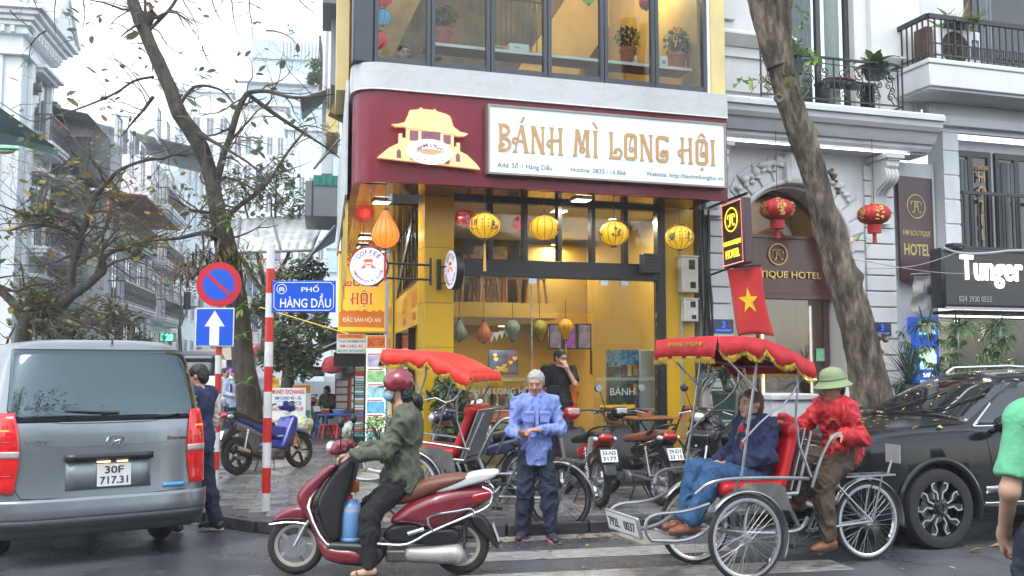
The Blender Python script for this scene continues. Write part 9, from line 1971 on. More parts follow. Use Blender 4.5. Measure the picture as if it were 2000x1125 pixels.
for sd in 'LR':
 a=f.J['an'+sd];g=SDF();g.cap(a+np.array((0,.05,-.075)),a+np.array((0,-.15,-.082)),.034,.036,.02);g.cut(a+np.array((0,0,-.066)),(0,0,1));o=g.bd('sandal',Me_,rider,h=.009);m=MB();m.tube([a+np.array((-.045,-.09,-.07)),a+np.array((-.02,-.1,-.035)),a+np.array((.02,-.1,-.035)),a+np.array((.045,-.09,-.07))],.009,6);m.bd('strap',Me_,o)
 # cyclo passenger and driver: seated in the cyclo's own frame
def seated(label,J,loc=(1.72,8.22,0)):return tng('person',label,'person',loc,HC+pi/2)
t=seated('passenger in navy jacket, jeans and red scarf sitting in the cyclo',None)
J=dict(pel=(0,.29,.8),waist=(0,.33,.92),chest=(0,.365,1.07),neck=(0,.36,1.24),head=(0,.325,1.375),shL=(.17,.37,1.195),shR=(-.17,.37,1.195),elL=(.235,.31,.95),elR=(-.235,.29,.95),wrL=(.075,.05,.9),wrR=(-.06,.04,.9),hpL=(.1,.27,.79),hpR=(-.1,.27,.79),knL=(.13,-.13,.82),knR=(-.1,-.14,.84),anL=(.12,-.34,.435),anR=(-.1,-.28,.435))
f=Fig(J,yaw=rad(6),pitch=rad(-2),bd=1.12,hands=dict(L=dict(dir=(-.75,-.6,-.2),palm=(0,.1,-1),curl=.4,flip=-1),R=dict(dir=(.75,-.6,-.2),palm=(0,.1,-1),curl=.4,flip=-1)))
f.body(t,Mi_);f.hair_cap(t,pm('auburn_hair',(.1,.045,.03),.6,bump=.4,bs=80,var=.2),'short')
f.shirt(t,M1M_,.97,.036,.06,'jacket',.02,9,armr=(.084,.074,.056),seed=5)
g=SDF();g.box((0,.245,1.09),(.045,.03,.11),.02,.02);g.bd('red_jumper',cloth('red_knit',(.45,.03,.03)),t,h=.01)
g=SDF()
for a in range(12):an=2*pi*a/12;g.ell(f.J['neck']+f.Rt@np.array((.07*cos(an),.066*sin(an),.02+.012*sin(an*2))),(.03,.03,.03),.02)
g.cap(f.J['neck']+np.array((.03,-.07,.0)),f.J['chest']+np.array((.055,-.135,-.02)),.028,.024,.02).cap(f.J['neck']+np.array((-.03,-.07,.0)),f.J['chest']+np.array((-.05,-.135,.02)),.028,.024,.02)
g.bd('scarf',pm('checked_scarf',(.2,.16,.2),.8,var=.6,vs=28),t,h=.01,disp=fold_disp(.006,20))
f.trousers(t,M2D_,.965,(.108,.086,.066),amp=.014,freq=9)
f.shoes(t,M1N_,Me_,.17)
t=seated('cyclo driver in red jacket and green pith helmet leaning on the push bar',None)
J=dict(pel=(0,1.25,.93),waist=(0,1.25,1.05),chest=(0,1.235,1.2),neck=(0,1.2,1.375),head=(0,1.165,1.51),shL=(.165,1.19,1.315),shR=(-.165,1.17,1.315),elL=(.25,1.25,1.08),elR=(-.25,1.,1.14),wrL=(.27,1.03,1.125),wrR=(-.2,.78,1.22),hpL=(.09,1.23,.91),hpR=(-.09,1.23,.91),knL=(.13,.93,.72),knR=(-.1,.86,.86),anL=(.14,.97,.235),anR=(-.14,.87,.53))
f=Fig(J,yaw=rad(4),pitch=rad(9),bd=.98,hands=dict(L=dict(dir=(.02,-.9,-.2),palm=(0,-.2,-1),curl=.7),R=dict(dir=(.1,-.9,-.35),palm=(0,-.2,-1),curl=.5)),toes=dict(L=(0,-1,-.15),R=(0,-1,-.1)))
f.body(t,M1b_);f.hair_cap(t,Md_,'short')
j_=f.shirt(t,M2E_,.97,.038,.07,'jacket',.022,8,armr=(.08,.068,.05),collar=True,seed=7)
m=MB();m.box(.06,.13,1.075,1.09,1.235,1.245);m.bd('chest_stripe',M1a_,j_)
M2K_=pm('green_pith_helmet',(.2,.26,.13),.75,var=.06)
m=MB(Matrix.Translation(Vec(f.H((0,.015,.055))))@Matrix([list(r)+[0]for r in f.Rh]+[[0,0,0,1]]))
pr_=[(.165,-.045),(.168,-.04),(.125,-.002),(.112,.02),(.11,.05),(.098,.088),(.07,.112),(.03,.124),(.012,.126),(.012,.136),(.0,.138)]
m.lathe([(0,-.02)]+[(.105,-.02),(.16,-.048)]+pr_,32)
m.v=[(x,y,z)for x,y,z in m.v]
o=m.bd('pith_helmet',M2K_,t,ang=40)
m=MB();m.tube([f.H((.112*cos(a),.015+.112*sin(a),.075))for a in[2*pi*i/24 for i in range(24)]],.008,6,closed=True);m.bd('helmet_band',pm('band_dark_green',(.1,.13,.07),.7),o)
f.trousers(t,M2F_,.965,(.108,.086,.068),amp=.014,freq=9)
f.shoes(t,M1N_,Me_,.15)
g=SDF();g.box(f.J['wrL']+np.array((0,.02,0)),(.03,.012,.03),.01,.01);g.bd('watch',Mk_,t,h=.006)
# man in black t-shirt standing in the shop doorway, hand at his mouth
q=FW(2.3,1.42,ZF)
t=tng('person','man in black t shirt and glasses standing in the shop doorway','person',q,rad(8))
J=dict(elL=(.235,-.06,1.1),wrL=(.075,-.165,1.4),elR=(-.235,.02,1.07),wrR=(-.245,-.06,.83),head=(.0,-.03,1.52))
J=dict(elL=(.2,-.16,1.16),wrL=(.075,-.185,1.385),elR=(-.235,.02,1.07),wrR=(-.245,-.06,.83),head=(.02,-.03,1.52))
f=Fig(J,yaw=rad(35),pitch=rad(10),sc=1.02,hands=dict(L=dict(dir=(-.35,.1,.9),palm=(-.5,.8,0),curl=.7),R=dict(curl=.4)))
f.body(t,Mi_);f.hair_cap(t,Md_,'buzz')
f.shirt(t,Mm_,.46,.032,.1,'tshirt',.012,9,armr=(.08,.072,.06));f.trousers(t,MP_,.98,(.105,.08,.066));f.shoes(t,Me_,MQ_)
m=MB()
for sg in(-1,1):m.torus(f.H((sg*.033,-.098,.008)),f.Rh[:,1],.024,.003,18,5);m.tube([f.H((sg*.057,-.095,.012)),f.H((sg*.078,-.01,.012))],.0025,4)
m.tube([f.H((-.009,-.1,.01)),f.H((.009,-.1,.01))],.0025,4);m.bd('glasses',M1_,t)
m=MB();m.torus(f.J['wrR'],(0,.2,1),.03,.007,18,6);m.torus(f.J['wrL'],(.3,0,1),.03,.007,18,6);m.bd('wristband',M1_,t)
g=SDF();g.box(f.J['chest']+np.array((-.1,-.12,-.12)),(.09,.035,.065),.02,.02);g.bd('sling_bag',Mm_,t,h=.012)
t=tng('person','shop helper in orange standing behind the man in black','person',FW(2.75,2.5,ZF),rad(-30))
f=Fig(dict(),yaw=rad(20),sc=.95);f.body(t,Mi_,h=.011);f.hair_cap(t,Md_,'long',h=.011);f.shirt(t,M2H_,.97,.03,.1,'shirt',.01,9,h=.014);f.trousers(t,Mm_,h=.014)
# man in the green t-shirt leaving the frame on the right
gX=at(2092,900,4.05)
t=tng('person','man in bright green t shirt and dark shorts walking away at the right edge','person',(gX.x,4.05,0),rad(172))
f=Fig(dict(shL=(.165,.01,1.33),shR=(-.165,.01,1.33),elL=(.235,.05,1.075),wrL=(.205,-.12,.89),elR=(-.25,.04,1.08),wrR=(-.24,-.05,.86),knL=(.1,-.1,.48),anL=(.1,.02,.085),knR=(-.1,.06,.48),anR=(-.1,.24,.12)),sc=1.11,bd=.96,hands=dict(L=dict(palm=(-1,0,0),curl=.45)))
f.body(t,Mi_);f.hair_cap(t,pm('brown_hair',(.09,.05,.03),.6,bump=.4,bs=80),'short')
f.shirt(t,M2G_,.47,.034,.12,'tshirt',.005,6,armr=(.062,.068,.055),h=.01)
f.trousers(t,pm('navy_shorts',(.012,.016,.035),.6,var=.1),.47,(.125,.12,.1),'shorts',h=.011)
f.shoes(t,Me_,MQ_)
# man in a varsity jacket beside the van
gX=at(384,900,10.2)
t=tng('person','man in navy and cream varsity jacket half hidden behind the silver van','person',(gX.x,10.2,0),rad(-105))
f=Fig(dict(elL=(.21,.04,1.08),wrL=(.215,-.1,.9),elR=(-.21,.03,1.08),knL=(.09,-.1,.48),anL=(.09,-.16,.085),knR=(-.09,.06,.48),anR=(-.09,.18,.1)),sc=1.04,yaw=rad(10),pitch=rad(10),hands=dict(L=dict(curl=.6)))
f.body(t,Mi_,h=.009);f.hair_cap(t,Md_,'short')
f.shirt(t,M1M_,.3,.045,.12,'jacket',.012,8)
g=SDF()
for sd in 'LR':f.arm(g,sd,.08,.072,.052,.96)
g.bd('cream_sleeves',M2I_,t,h=.011,disp=fold_disp(.012,9))
m=MB()
for dz in(.0,.018):m.torus(f.J['neck']+np.array((0,.0,.02+dz)),(0,0,1),.068,.006,24,6)
m.bd('striped_collar',M2_,t)
f.trousers(t,MP_,.975,(.105,.082,.07));f.shoes(t,Me_,MQ_)
# people further down the side street
def walker(label,px,py,Y,rz,top,bottom,J={},sc=1.,bag=None,z=.0,cap=None):
 q=at(px,py,Y);t=tng('person',label,'person',(q.x,Y,z),rz);f=Fig(J,sc=sc,yaw=.2);f.body(t,Mi_,h=.014);f.hair_cap(t,Md_,'short',h=.014);f.shirt(t,top,.95,.03,.12,'shirt',.012,9,h=.016);f.trousers(t,bottom,h=.016);f.shoes(t,Me_,h=.014)
 if bag:
  g=SDF();g.box(f.J['chest']+np.array((0,.16,-.05)),(.14,.07,.19),.05,.03);g.bd('backpack',bag,t,h=.016);m=MB()
  for sg in(-1,1):m.tube([f.J['chest']+np.array((sg*.1,-.145,-.14)),f.J['chest']+np.array((sg*.11,-.13,.08)),f.J['chest']+np.array((sg*.1,.04,.16))],.018,6)
  m.bd('straps',bag,t)
 return t
M2L_=cloth('pale_blue_shirt',(.36,.44,.6));M1O_=cloth('white_shirt',(.6,.6,.6))
walker('young man in pale blue shirt with dark backpack far down the side street',458,790,22,rad(25),M2L_,MP_,dict(elL=(.22,-.02,1.08),wrL=(.08,-.22,1.08),elR=(-.22,-.02,1.08),wrR=(-.08,-.22,1.05)),bag=Mm_)
walker('pedestrian in white shirt and grey trousers left of the young man with backpack',438,790,22.6,rad(60),M1O_,cloth('grey_trousers',(.28,.27,.25)))
q=gpt(640,832,14)
t=tng('person','vendor in dark clothes sitting low beside the blue plastic table','person',(q.x,q.y,.12),rad(-25))
f=Fig(dict(pel=(0,.05,.34),waist=(0,.05,.46),chest=(0,.02,.62),neck=(0,-.02,.8),head=(0,-.06,.94),shL=(.17,0,.76),shR=(-.17,0,.76),elL=(.22,-.1,.55),elR=(-.22,-.1,.55),wrL=(.08,-.3,.5),wrR=(-.08,-.3,.5),hpL=(.09,.03,.32),hpR=(-.09,.03,.32),knL=(.15,-.35,.42),knR=(-.15,-.35,.42),anL=(.13,-.3,.085),anR=(-.13,-.3,.085)),pitch=.3)
f.body(t,M1b_,h=.012);f.hair_cap(t,Md_,'short',h=.012);f.shirt(t,cloth('dark_green_jacket',(.03,.05,.045)),.95,.04,.08,'jacket',.014,9,h=.014);f.trousers(t,Mm_,h=.014);f.shoes(t,Me_,h=.012)
u,z=fp(790,108,.75)
t=tng('person','person with dark hair peeping over the sill of the upper left window','person',FW(u,.78,z-1.5),FA)
f=Fig(dict(),sc=1.,pitch=.25);f.body(t,Mi_,h=.011);f.hair_cap(t,Md_,'short',h=.011);f.shirt(t,Mm_,.95,h=.016)
# signs, poles, furniture, small things
M1P_=pm('pole_red',(.52,.022,.018),.38,var=.1,vs=9,stain=(.2,.03,.03),stain_amt=.4,stain_scale=6)
M1d_=pm('pole_white',(.62,.63,.63),.4,var=.08,vs=9,stain=(.3,.29,.27),stain_amt=.5,stain_scale=6)
M1e_=pm('sign_blue',(.006,.075,.52),.35,var=.04)
M1Q_=pm('sign_red_paint',(.45,.012,.03),.35,var=.04)
Mn_=pm('sign_white_paint',(.66,.7,.74),.35,var=.03)
def banded_pole(par,z1,r,bands,n=18):
 z=0
 for i,(h,m)in enumerate(bands):
  mb=MB();mb.cyl((0,0,z),(0,0,z+h),r,n=n);mb.bd('pole_band',m,par);z+=h
  if z>=z1:break
p=ground(519,998,.12)
t=tng('striped_pole','red and white striped pole carrying the blue street name sign','pole',p,0)
hz=at(519,478,p.y).z-.12
ys=[998,963,913,864,816,765,716,668,620,573,525,478]
for i in range(len(ys)-1):z0,z1=at(519,ys[i],p.y).z-.12,at(519,ys[i+1],p.y).z-.12;mb=MB();mb.cyl((0,0,max(z0,0)),(0,0,z1),.047,n=20);mb.bd('pole_band',M1d_ if i%2==0 else M1P_,t)
mb=MB();mb.lathe([(.047,hz),(.04,hz+.012),(.0,hz+.016)],20,caps=False);mb.bd('pole_cap',M1d_,t)
c0,c1=at(532,548,p.y-.05),at(655,610,p.y-.05)
W,H=c1.x-c0.x,c0.z-c1.z
s=tng('street_name_sign','blue street name sign with white lettering fixed to the striped pole','sign',(c0.x,p.y-.05,c1.z),0)
MB().box(0,W,0,.018,0,H).bd('sign_panel',M1e_,s,bevel=.004)
mb=MB();e=.022;w=.007;c=.035
pts=[(e+c,e),(W-e-c,e),(W-e,e+c),(W-e,H-e-c),(W-e-c,H-e),(e+c,H-e),(e,H-e-c),(e,e+c)]
mb.tube([(x,-.002,z)for x,z in pts],.0045,4,closed=True);mb.bd('border_line',Mn_,s)
text('sign_lettering','PHỐ',Mn_,s,(W*.6,-.003,H*.76),width=W*.28,height=H*.24,depth=.004,bold=.03)
text('sign_lettering','HÀNG DẦU',Mn_,s,(W*.53,-.003,H*.37),width=W*.8,height=H*.45,depth=.004,bold=.04)
mb=MB();cx_,cz_=W*.15,H*.73;R_=H*.15
mb.torus((cx_,-.002,cz_),(0,1,0),R_,.005,28,4)
for pl in([(-.6,.35),(.6,.35),(.4,.5),(-.4,.5)],[(-.75,.1),(.75,.1),(.5,.25),(-.5,.25)],[(-.6,-.6),(-.35,-.6),(-.35,.08),(-.6,.08)],[(.35,-.6),(.6,-.6),(.6,.08),(.35,.08)],[(-.12,-.25),(.12,-.25),(.12,.08),(-.12,.08)],[(-.3,-.35),(.3,-.35),(.3,-.25),(-.3,-.25)]):mb.prism([(cx_+q[0]*R_*.85,cz_+q[1]*R_*.85)for q in pl],-.006,0)
mb.bd('city_emblem',Mn_,s,flat=True)
mb=MB()
for z in(.07,H-.07):mb.box(-.05,.06,.018,.05,z-.015,z+.015)
for x in(.025,W-.025,W*.2):
 for z in(.012,H-.012):mb.ell((x,-.003,z),(.006,.004,.006),6,4)
mb.bd('bracket_and_bolts',M5_,s)
p=ground(421,948,.12)
t=tng('traffic_sign','no parking disc above a blue one way arrow on a striped pole','sign',p,0)
def zz(y):return at(421,y,p.y).z-.12
def xx(x):return at(x,640,p.y).x-p.x
ys=[948,918,882,844,806,769,730,694,677,520]
for i in range(len(ys)-1):mb=MB();mb.cyl((0,0,max(0,zz(ys[i]))),(0,0,zz(ys[i+1])),.042,n=16);mb.bd('pole_band',M1d_ if i%2==0 else M1P_,t)
R_=(zz(513)-zz(600))/2;cz_=zz(556.5)
d=MB();d.lathe([(0,-.075),(R_,-.075),(R_,-.06),(0,-.06)],44,axis='y',c=(0,0,cz_));d=d.bd('no_parking_disc',M1Q_,t)
mb=MB();mb.lathe([(0,-.079),(R_*.7,-.079),(R_*.7,-.0755),(0,-.0755)],40,axis='y',c=(0,0,cz_));mb.bd('blue_field',M1e_,d)
mb=MB();k=R_*.73;q=R_*.075
ca,sa=cos(rad(-42)),sin(rad(-42))
mb.prism([(x*ca-z*sa,cz_+x*sa+z*ca)for x,z in((-k,-q),(k,-q),(k,q),(-k,q))],-.083,-.0795);mb.bd('slash',M1Q_,d)
x0,x1,z0,z1=xx(385),xx(460),zz(677),zz(602)
d=MB().box(x0,x1,-.075,-.06,z0,z1).bd('one_way_panel',Mn_,t,bevel=.003)
MB().box(x0+.014,x1-.014,-.079,-.0755,z0+.014,z1-.014).bd('blue_field',M1e_,d)
cx_=(x0+x1)/2;w=x1-x0
mb=MB();mb.prism([(cx_-w*.125,z0+.015),(cx_+w*.125,z0+.015),(cx_+w*.125,z0+w*.52),(cx_+w*.26,z0+w*.52),(cx_,z0+w*.93),(cx_-w*.26,z0+w*.52),(cx_-w*.125,z0+w*.52)],-.083,-.0795);mb.bd('arrow',Mn_,d)
mb=MB();mb.tube([gpt(508,600,9),gpt(600,628,8.5),gpt(680,652,7.7)],.012,5)
o=tng('rope','yellow rope strung from the big trunk to the travel sign','rope',(0,0,0));mb.bd('rope_strand',MJ_,o)
# utility cabinet behind the driver
u0,z0=fp(1508,770,-.9);u1,_=fp(1596,770,-.9)
t=tng('utility_cabinet','pale grey street utility cabinet with scribbles behind the cyclo driver','cabinet',FW(u0,-.9,.12),FA)
W=u1-u0;H=z0-.12
M1f_=pm('cabinet_paint',(.5,.52,.53),.5,var=.1,vs=4,stain=(.25,.25,.24),stain_amt=.7,stain_scale=4)
MB().box(.03,W-.03,.02,.5,0,H-.08).bd('cabinet_body',M1f_,t,bevel=.01)
MB().box(-.01,W+.01,-.03,.55,H-.078,H).bd('cabinet_lid',M1f_,t,bevel=.015)
for a,b in((.05,W/2-.005),(W/2+.005,W-.05)):MB().box(a,b,.0,.019,.06,H-.12).bd('cabinet_door',M1f_,t,bevel=.006)
mb=MB();r_=random.Random(3)
for k in range(6):x,z=r_.uniform(.08,W-.12),r_.uniform(.5,H-.25);mb.tube(spath([(x,-.003,z),(x+.03,-.003,z+.07),(x+.05,-.003,z-.02),(x+.07,-.003,z+.05)],1),.004,4)
mb.bd('scribble',pm('marker_ink',(.05,.05,.2),.5),t)
for k in range(4):MB().box(.08,W-.08,-.004,-.0005,.2+k*.05,.22+k*.05).bd('vent_slot',M0_,t)
# folding cafe tables and slatted chairs before the shop
MA_=pm('slat_wood',(.26,.1,.035),.42,var=.3,vs=3,stretch=(1,8,8))
def cafe_chair(label,u,v,rz):
 t=tng('folding_chair',label,'chair',FW(u,v,ZF),FA+rz,'slatted folding chairs before the shop')
 for sg in(-1,1):MB().bar((sg*.19,-.2,0),(sg*.19,.18,.88),.018,.022).bd('back_leg',M0_,t);MB().bar((sg*.17,.22,0),(sg*.17,-.18,.46),.018,.022).bd('front_leg',M0_,t)
 for k in range(5):MB().box(-.2,.2,-.19+k*.075,-.125+k*.075,.45,.465).bd('seat_slat',MA_,t)
 for k in range(3):b=MB().box(-.2,.2,-.008,.008,-.032,.032).bd('back_slat',MA_,t);b.location=(0,.125+.034*k,.7+.075*k);b.rotation_euler=(rad(-22),0,0)
 return t
def cafe_table(label,u,v,w=.7):
 t=tng('folding_table',label,'table',FW(u,v,ZF),FA,'folding tables before the shop')
 for k in range(6):MB().box(-w/2,w/2,-.27+k*.091,-.27+k*.091+.084,.72,.742).bd('top_slat',MA_,t)
 for sg in(-1,1):MB().bar((sg*w*.36,-.22,0),(-sg*w*.36,-.22,.718),.018,.022).bd('leg',M0_,t);MB().bar((sg*w*.36,.22,0),(-sg*w*.36,.22,.718),.018,.022).bd('leg',M0_,t)
 for y in(-.22,.22):MB().box(-w*.36,w*.36,y-.01,y+.01,.695,.717).bd('brace',M0_,t)
 return t
ut=lambda px,v=.55:fp(px,820,v)[0]
cafe_table('slatted folding table by the right pillar, behind the black motorbike',ut(1268),.55)
cafe_chair('slatted folding chair left of the right hand table',ut(1212),.55,pi/2+.2)
cafe_chair('slatted folding chair right of the right hand table, against the yellow pillar',ut(1330),.55,-pi/2+.1)
cafe_table('slatted folding table left, behind the parked cyclo and the man in blue',ut(985),.55,.8)
cafe_chair('slatted folding chair against the yellow corner column behind the red seat',ut(890),.55,pi/2+.1)
cafe_chair('slatted folding chair hidden behind the man in the blue shirt',ut(1045),.6,-pi/2)
for px,w,l in((960,.2,'brown wooden box on the left folding table'),(990,.28,'larger brown wooden box stack on the left folding table'),(1255,.14,'small brown wooden box on the right folding table')):
 o=tng('wooden_box',l,'box',FW(ut(px),.5,ZF+.742),FA);MB().box(-w/2,w/2,-.09,.09,0,.1).bd('box_body',MA_,o,bevel=.008);MB().box(-w/2-.004,w/2+.004,-.094,.094,.101,.118).bd('lid',MA_,o,bevel=.004)
 # inside the shop
u0,z1=fp(1196,684,1.9);u1,_=fp(1291,684,1.9)
t=tng('drinks_fridge','tall white drinks fridge behind the right glass panel','fridge',FW(u0,1.55,ZF),FA)
W=u1-u0;H=z1-ZF
MB().box(W*.36,W,0,.6,0,H).bd('fridge_side',pm('fridge_white',(.62,.68,.7),.3,var=.03),t,bevel=.01)
MB().box(0,W*.355,.05,.6,0,H-.25).bd('fridge_front',pm('fridge_dark',(.1,.14,.15),.2,var=.4,vs=6),t)
MB().box(0,W*.355,.03,.6,H-.245,H).bd('fridge_header',pm('fridge_header',(.15,.32,.55),.4,var=.9,vs=14),t)
for k in range(4):
 for j in range(3):mb=MB();mb.cyl((.05+j*W*.11,.035,.45+k*.28),(.05+j*W*.11,.035,.62+k*.28),.03,n=10);mb.bd('bottle',[MJ_,Mq_,M10_,Mt_[0]][(k+j)%4],t)
t=tng('display_counter','glass and wood food counter inside the shop on the left','counter',FW(.75,2.,ZF),FA)
MB().box(0,1.25,0,.55,0,.82).bd('counter_base',pm('counter_tan',(.35,.25,.14),.4,var=.1),t)
MB().box(-.02,1.27,-.02,.57,.82,.86).bd('counter_top',Mk_,t)
MB().box(.02,1.22,.02,.03,.861,1.22).bd('counter_glass',Mp_,t)
r_=random.Random(21)
for k in range(8):mb=MB();mb.lathe([(.05,0),(.06,.1),(.035,.16),(.0,.18)],12);o=mb.bd('jar',[M2_,Mt_[5],Mo_,M2_][k%4],t);o.location=(.12+k*.14,.3,.862)
t=tng('serving_counter','tan serving counter behind the man in black t shirt','counter',FW(2.,2.9,ZF),FA)
MB().box(0,1.1,0,.5,0,.95).bd('counter_base',MATS['counter_tan'],t);MB().box(-.02,1.12,-.03,.53,.951,1.).bd('counter_top',Mj_,t)
mb=MB()
for k in range(14):mb.ell((.1+.06*k,.2+.1*(k%2),1.05),(.06,.05,.05),8,6)
mb.bd('bread_rolls',pm('bread_crust',(.25,.1,.04),.6,var=.4,vs=20),t)
u0,z1=fp(955,684,4.9);u1,z0=fp(1012,732,4.9)
t=tng('heart_painting','blue framed painting of yellow hearts on the shop back wall','painting',FW(u0,4.9,z0),FA)
W,H=u1-u0,z1-z0
MB().box(0,W,0,.04,0,H).bd('canvas',pm('painting_blue',(.05,.1,.22),.5,var=.9,vs=5,stain=(.25,.05,.05),stain_amt=.8,stain_scale=4),t)
mb=MB()
for k in range(13):x,z,s_=r_.uniform(.06,W-.06),r_.uniform(.06,H-.06),r_.uniform(.03,.055);mb.prism([(x,z-s_),(x+s_,z+.1*s_),(x+.55*s_,z+.75*s_),(x,z+.35*s_),(x-.55*s_,z+.75*s_),(x-s_,z+.1*s_)],-.006,-.001)
mb.bd('hearts',pm('heart_yellow',(.55,.42,.1),.5,var=.3),t)
M2M_=pm('menu_screen',(.1,.09,.12),.2,var=.9,vs=5,emis=(.25,.22,.28),es=.1)
for i,(a,b)in enumerate(((1072,1098),(1100,1126),(1128,1155))):u0,z1=fp(a,632,3.3);u1,z0=fp(b,682,3.3);t=tng('menu_screen',['left dark menu screen above the man in black','middle purple menu screen above the man in black','right dark menu screen above the man in black'][i],'screen',FW(u0,3.3,z0),FA,None);MB().box(0,u1-u0,0,.05,0,z1-z0).bd('screen_case',M1_,t);MB().box(.02,u1-u0-.02,-.004,-.001,.02,z1-z0-.02).bd('screen_face',M2M_ if i!=1 else pm('menu_purple',(.16,.05,.25),.2,var=.6,vs=6,emis=(.2,.08,.3),es=.1),t)
u,z=fp(1233,622,3.8)
t=tng('round_basket','oval woven basket hung on the yellow wall inside','basket',FW(u,3.8,z),FA)
mb=MB();mb.lathe([(0,-.04),(.15,-.03),(.19,.0),(.19,.03)],28,axis='y');o=mb.bd('basket_body',pm('basket_weave',(.22,.13,.06),.7,var=.6,vs=18),t);o.scale=(.72,1,1.25)
u,z=fp(1243,424,3.6)
t=tng('wall_unit','white indoor air conditioner high on the shop wall','air conditioner',FW(u,3.6,z),FA)
MB().box(-.35,.35,0,.2,-.14,.14).bd('case',M2_,t,bevel=.03);MB().box(-.3,.3,-.006,-.001,-.12,-.08).bd('louvre',M6_,t)
u,z=fp(1266,516,.96)
t=tng('grey_box','dark grey louvred box fixed beside the transom on the right','box',FW(u,.82,z),FA)
MB().box(-.14,.14,0,.15,-.14,.14).bd('case',Mb_,t,bevel=.01)
for k in range(5):MB().box(-.12,.12,-.006,-.001,-.11+k*.05,-.085+k*.05).bd('louvre',M0_,t)
for i,px in enumerate((918,945,985,1040)):
 u,_=fp(px,580,3.7);t=tng('wooden_chair',['leftmost wooden chair on the loft','second wooden chair on the loft','third wooden chair on the loft','rightmost wooden chair on the loft'][i],'chair',FW(u,3.7,2.705),FA+.3*i,'chairs on the shop loft')
 for sx in(-1,1):
  for sy in(-1,1):MB().bar((sx*.19,sy*.19,0),(sx*.15,sy*.15,.45),.035,.035).bd('leg',Mo_,t)
 MB().box(-.18,.18,-.18,.18,.451,.49).bd('seat',Mo_,t);MB().box(-.18,.18,.14,.17,.62,.85).bd('backrest',Mo_,t)
 for sx in(-.15,.15):MB().box(sx-.015,sx+.015,.145,.168,.49,.62).bd('post',Mo_,t)
t=tng('bunting','string of small white pennants inside the shop','bunting',FW(0,3.,0),FA)
us_=[fp(px,650,3.)[0]for px in(955,1015)]
mb=MB();mb.tube([(us_[0],0,fp(955,650,3)[1]),((us_[0]+us_[1])/2,0,fp(985,645,3)[1]-.05),(us_[1],0,fp(1015,632,3)[1])],.004,4);mb.bd('string',M2_,t)
for k in range(6):x=lerp(us_[0],us_[1],(k+.5)/6);z=lerp(fp(955,650,3)[1],fp(1015,632,3)[1],(k+.5)/6)-.03;mb=MB();mb.prism([(x-.05,z),(x+.05,z),(x,z-.14)],-.002,.002);mb.bd('pennant',M2_,t)
M2P_=leaf_mat('window_plant_leaf',[(.03,.06,.03),(.05,.09,.04),(.07,.11,.05)],.45,.25)
for i,(px,py,r,l,red)in enumerate(((867,92,.13,'red pot with a flowering plant in the second upper window',True),(1226,128,.13,'terracotta pot with green plant in the fifth upper window',False),(1322,140,.14,'larger terracotta pot with bushy plant in the last upper window',False),(1352,150,.09,'small terracotta pot with thin plant at the right end of the window counter',False))):u,_=fp(px,py,.58);o=bush('window_plant',l,FW(u,.58,6.17),r*1.4,r*1.2,r*1.4,240,[(.03,.06,.03),(.05,.09,.04),(.07,.11,.05)]+([(.35,.04,.05)]if red else[]),.07,60+i,'plant',5);mb=MB();mb.lathe([(r*.72,-.225),(r*.92,-.03),(r*1.,-.03),(r*1.,.02),(r*.85,.02)],18);mb.bd('pot',M2j_,o)
for px,w,h,l,m in((1012,.28,.11,'white patterned box on the upper window counter',M2_),(975,.2,.06,'orange brown tray on the upper window counter',Mq_),(1238,.09,.13,'small white card standing beside a pot in the upper window',M2_),(1296,.11,.17,'white card beside the last pot in the upper window',M2_)):
 u,_=fp(px,110,.5);o=tng('counter_item',l,'box',FW(u,.5,5.946),FA);MB().box(-w/2,w/2,-.05 if w>.15 else-.008,.05 if w>.15 else.008,0,h).bd('box_body',m,o)
 if px==1012:
  mb=MB()
  for k in range(4):mb.torus((-.06+.022*k,-.052,.055),(0,1,0),.009,.002,10,4)
  mb.bd('pattern',M0_,o)
 else:MB().box(-w*.3,w*.3,-.052 if w>.15 else-.0095,-.0505 if w>.15 else-.0085,h*.3,h*.6).bd('print',Mt_[3]if w>.15 else M6_,o)
 # street lamps, signals, flags and vehicles further down the street
def cobra(label,px,py,Y,w_px,flip=1):q=at(px,py,Y);s_=w_px*Y/1905;t=tng('street_lamp',label,'street lamp',q,0);g=SDF();g.ell((0,0,0),(s_*.5,s_*.2,s_*.13),.02);g.cut((0,0,-s_*.02),(0,0,-1));g.bd('lamp_head',pm('green_enamel',(.1,.45,.22),.35),t,h=s_*.04);g=SDF();g.ell((s_*.02,0,-s_*.02),(s_*.36,s_*.16,s_*.13),.01);g.cut((0,0,-s_*.025),(0,0,1));g.bd('lamp_glass',pm('lamp_glass',(.4,.36,.26),.25),t,h=s_*.04);mb=MB();mb.tube(spath([(-flip*s_*.4,0,.02),(-flip*s_*1.4,0,.05*s_),(-flip*s_*2.6,0,-.4*s_),(-flip*s_*2.8,0,-1.4*s_),(-flip*s_*2.8,0,-(q.z-.05))],2),s_*.06,8);mb.bd('lamp_post',M5_,t)
cobra('green street lamp head reaching in at the left edge',8,292,13,62)
cobra('small green street lamp over the far traffic lights',328,556,52,22)
q=at(318,598,55)
t=tng('signal_gantry','grey traffic signal gantry across the far end of the street','traffic light',(q.x,55,0),0)
def lx(px):return at(px,598,55).x-q.x
def lz(py):return at(318,py,55).z
mb=MB();mb.tube([(lx(250),0,lz(597)),(lx(392),0,lz(600))],.09,8);mb.bd('gantry_arm',M6_,t)
mb=MB();mb.tube([(lx(392),0,0),(lx(392),0,lz(560))],.13,8);mb.bd('gantry_post',M6_,t)
for px,py,w,h in((330,597,20,14),(368,588,14,34)):MB().box(lx(px-w/2),lx(px+w/2),-.25,-.1,lz(py+h/2),lz(py-h/2)).bd('signal_back',Mb_,t)
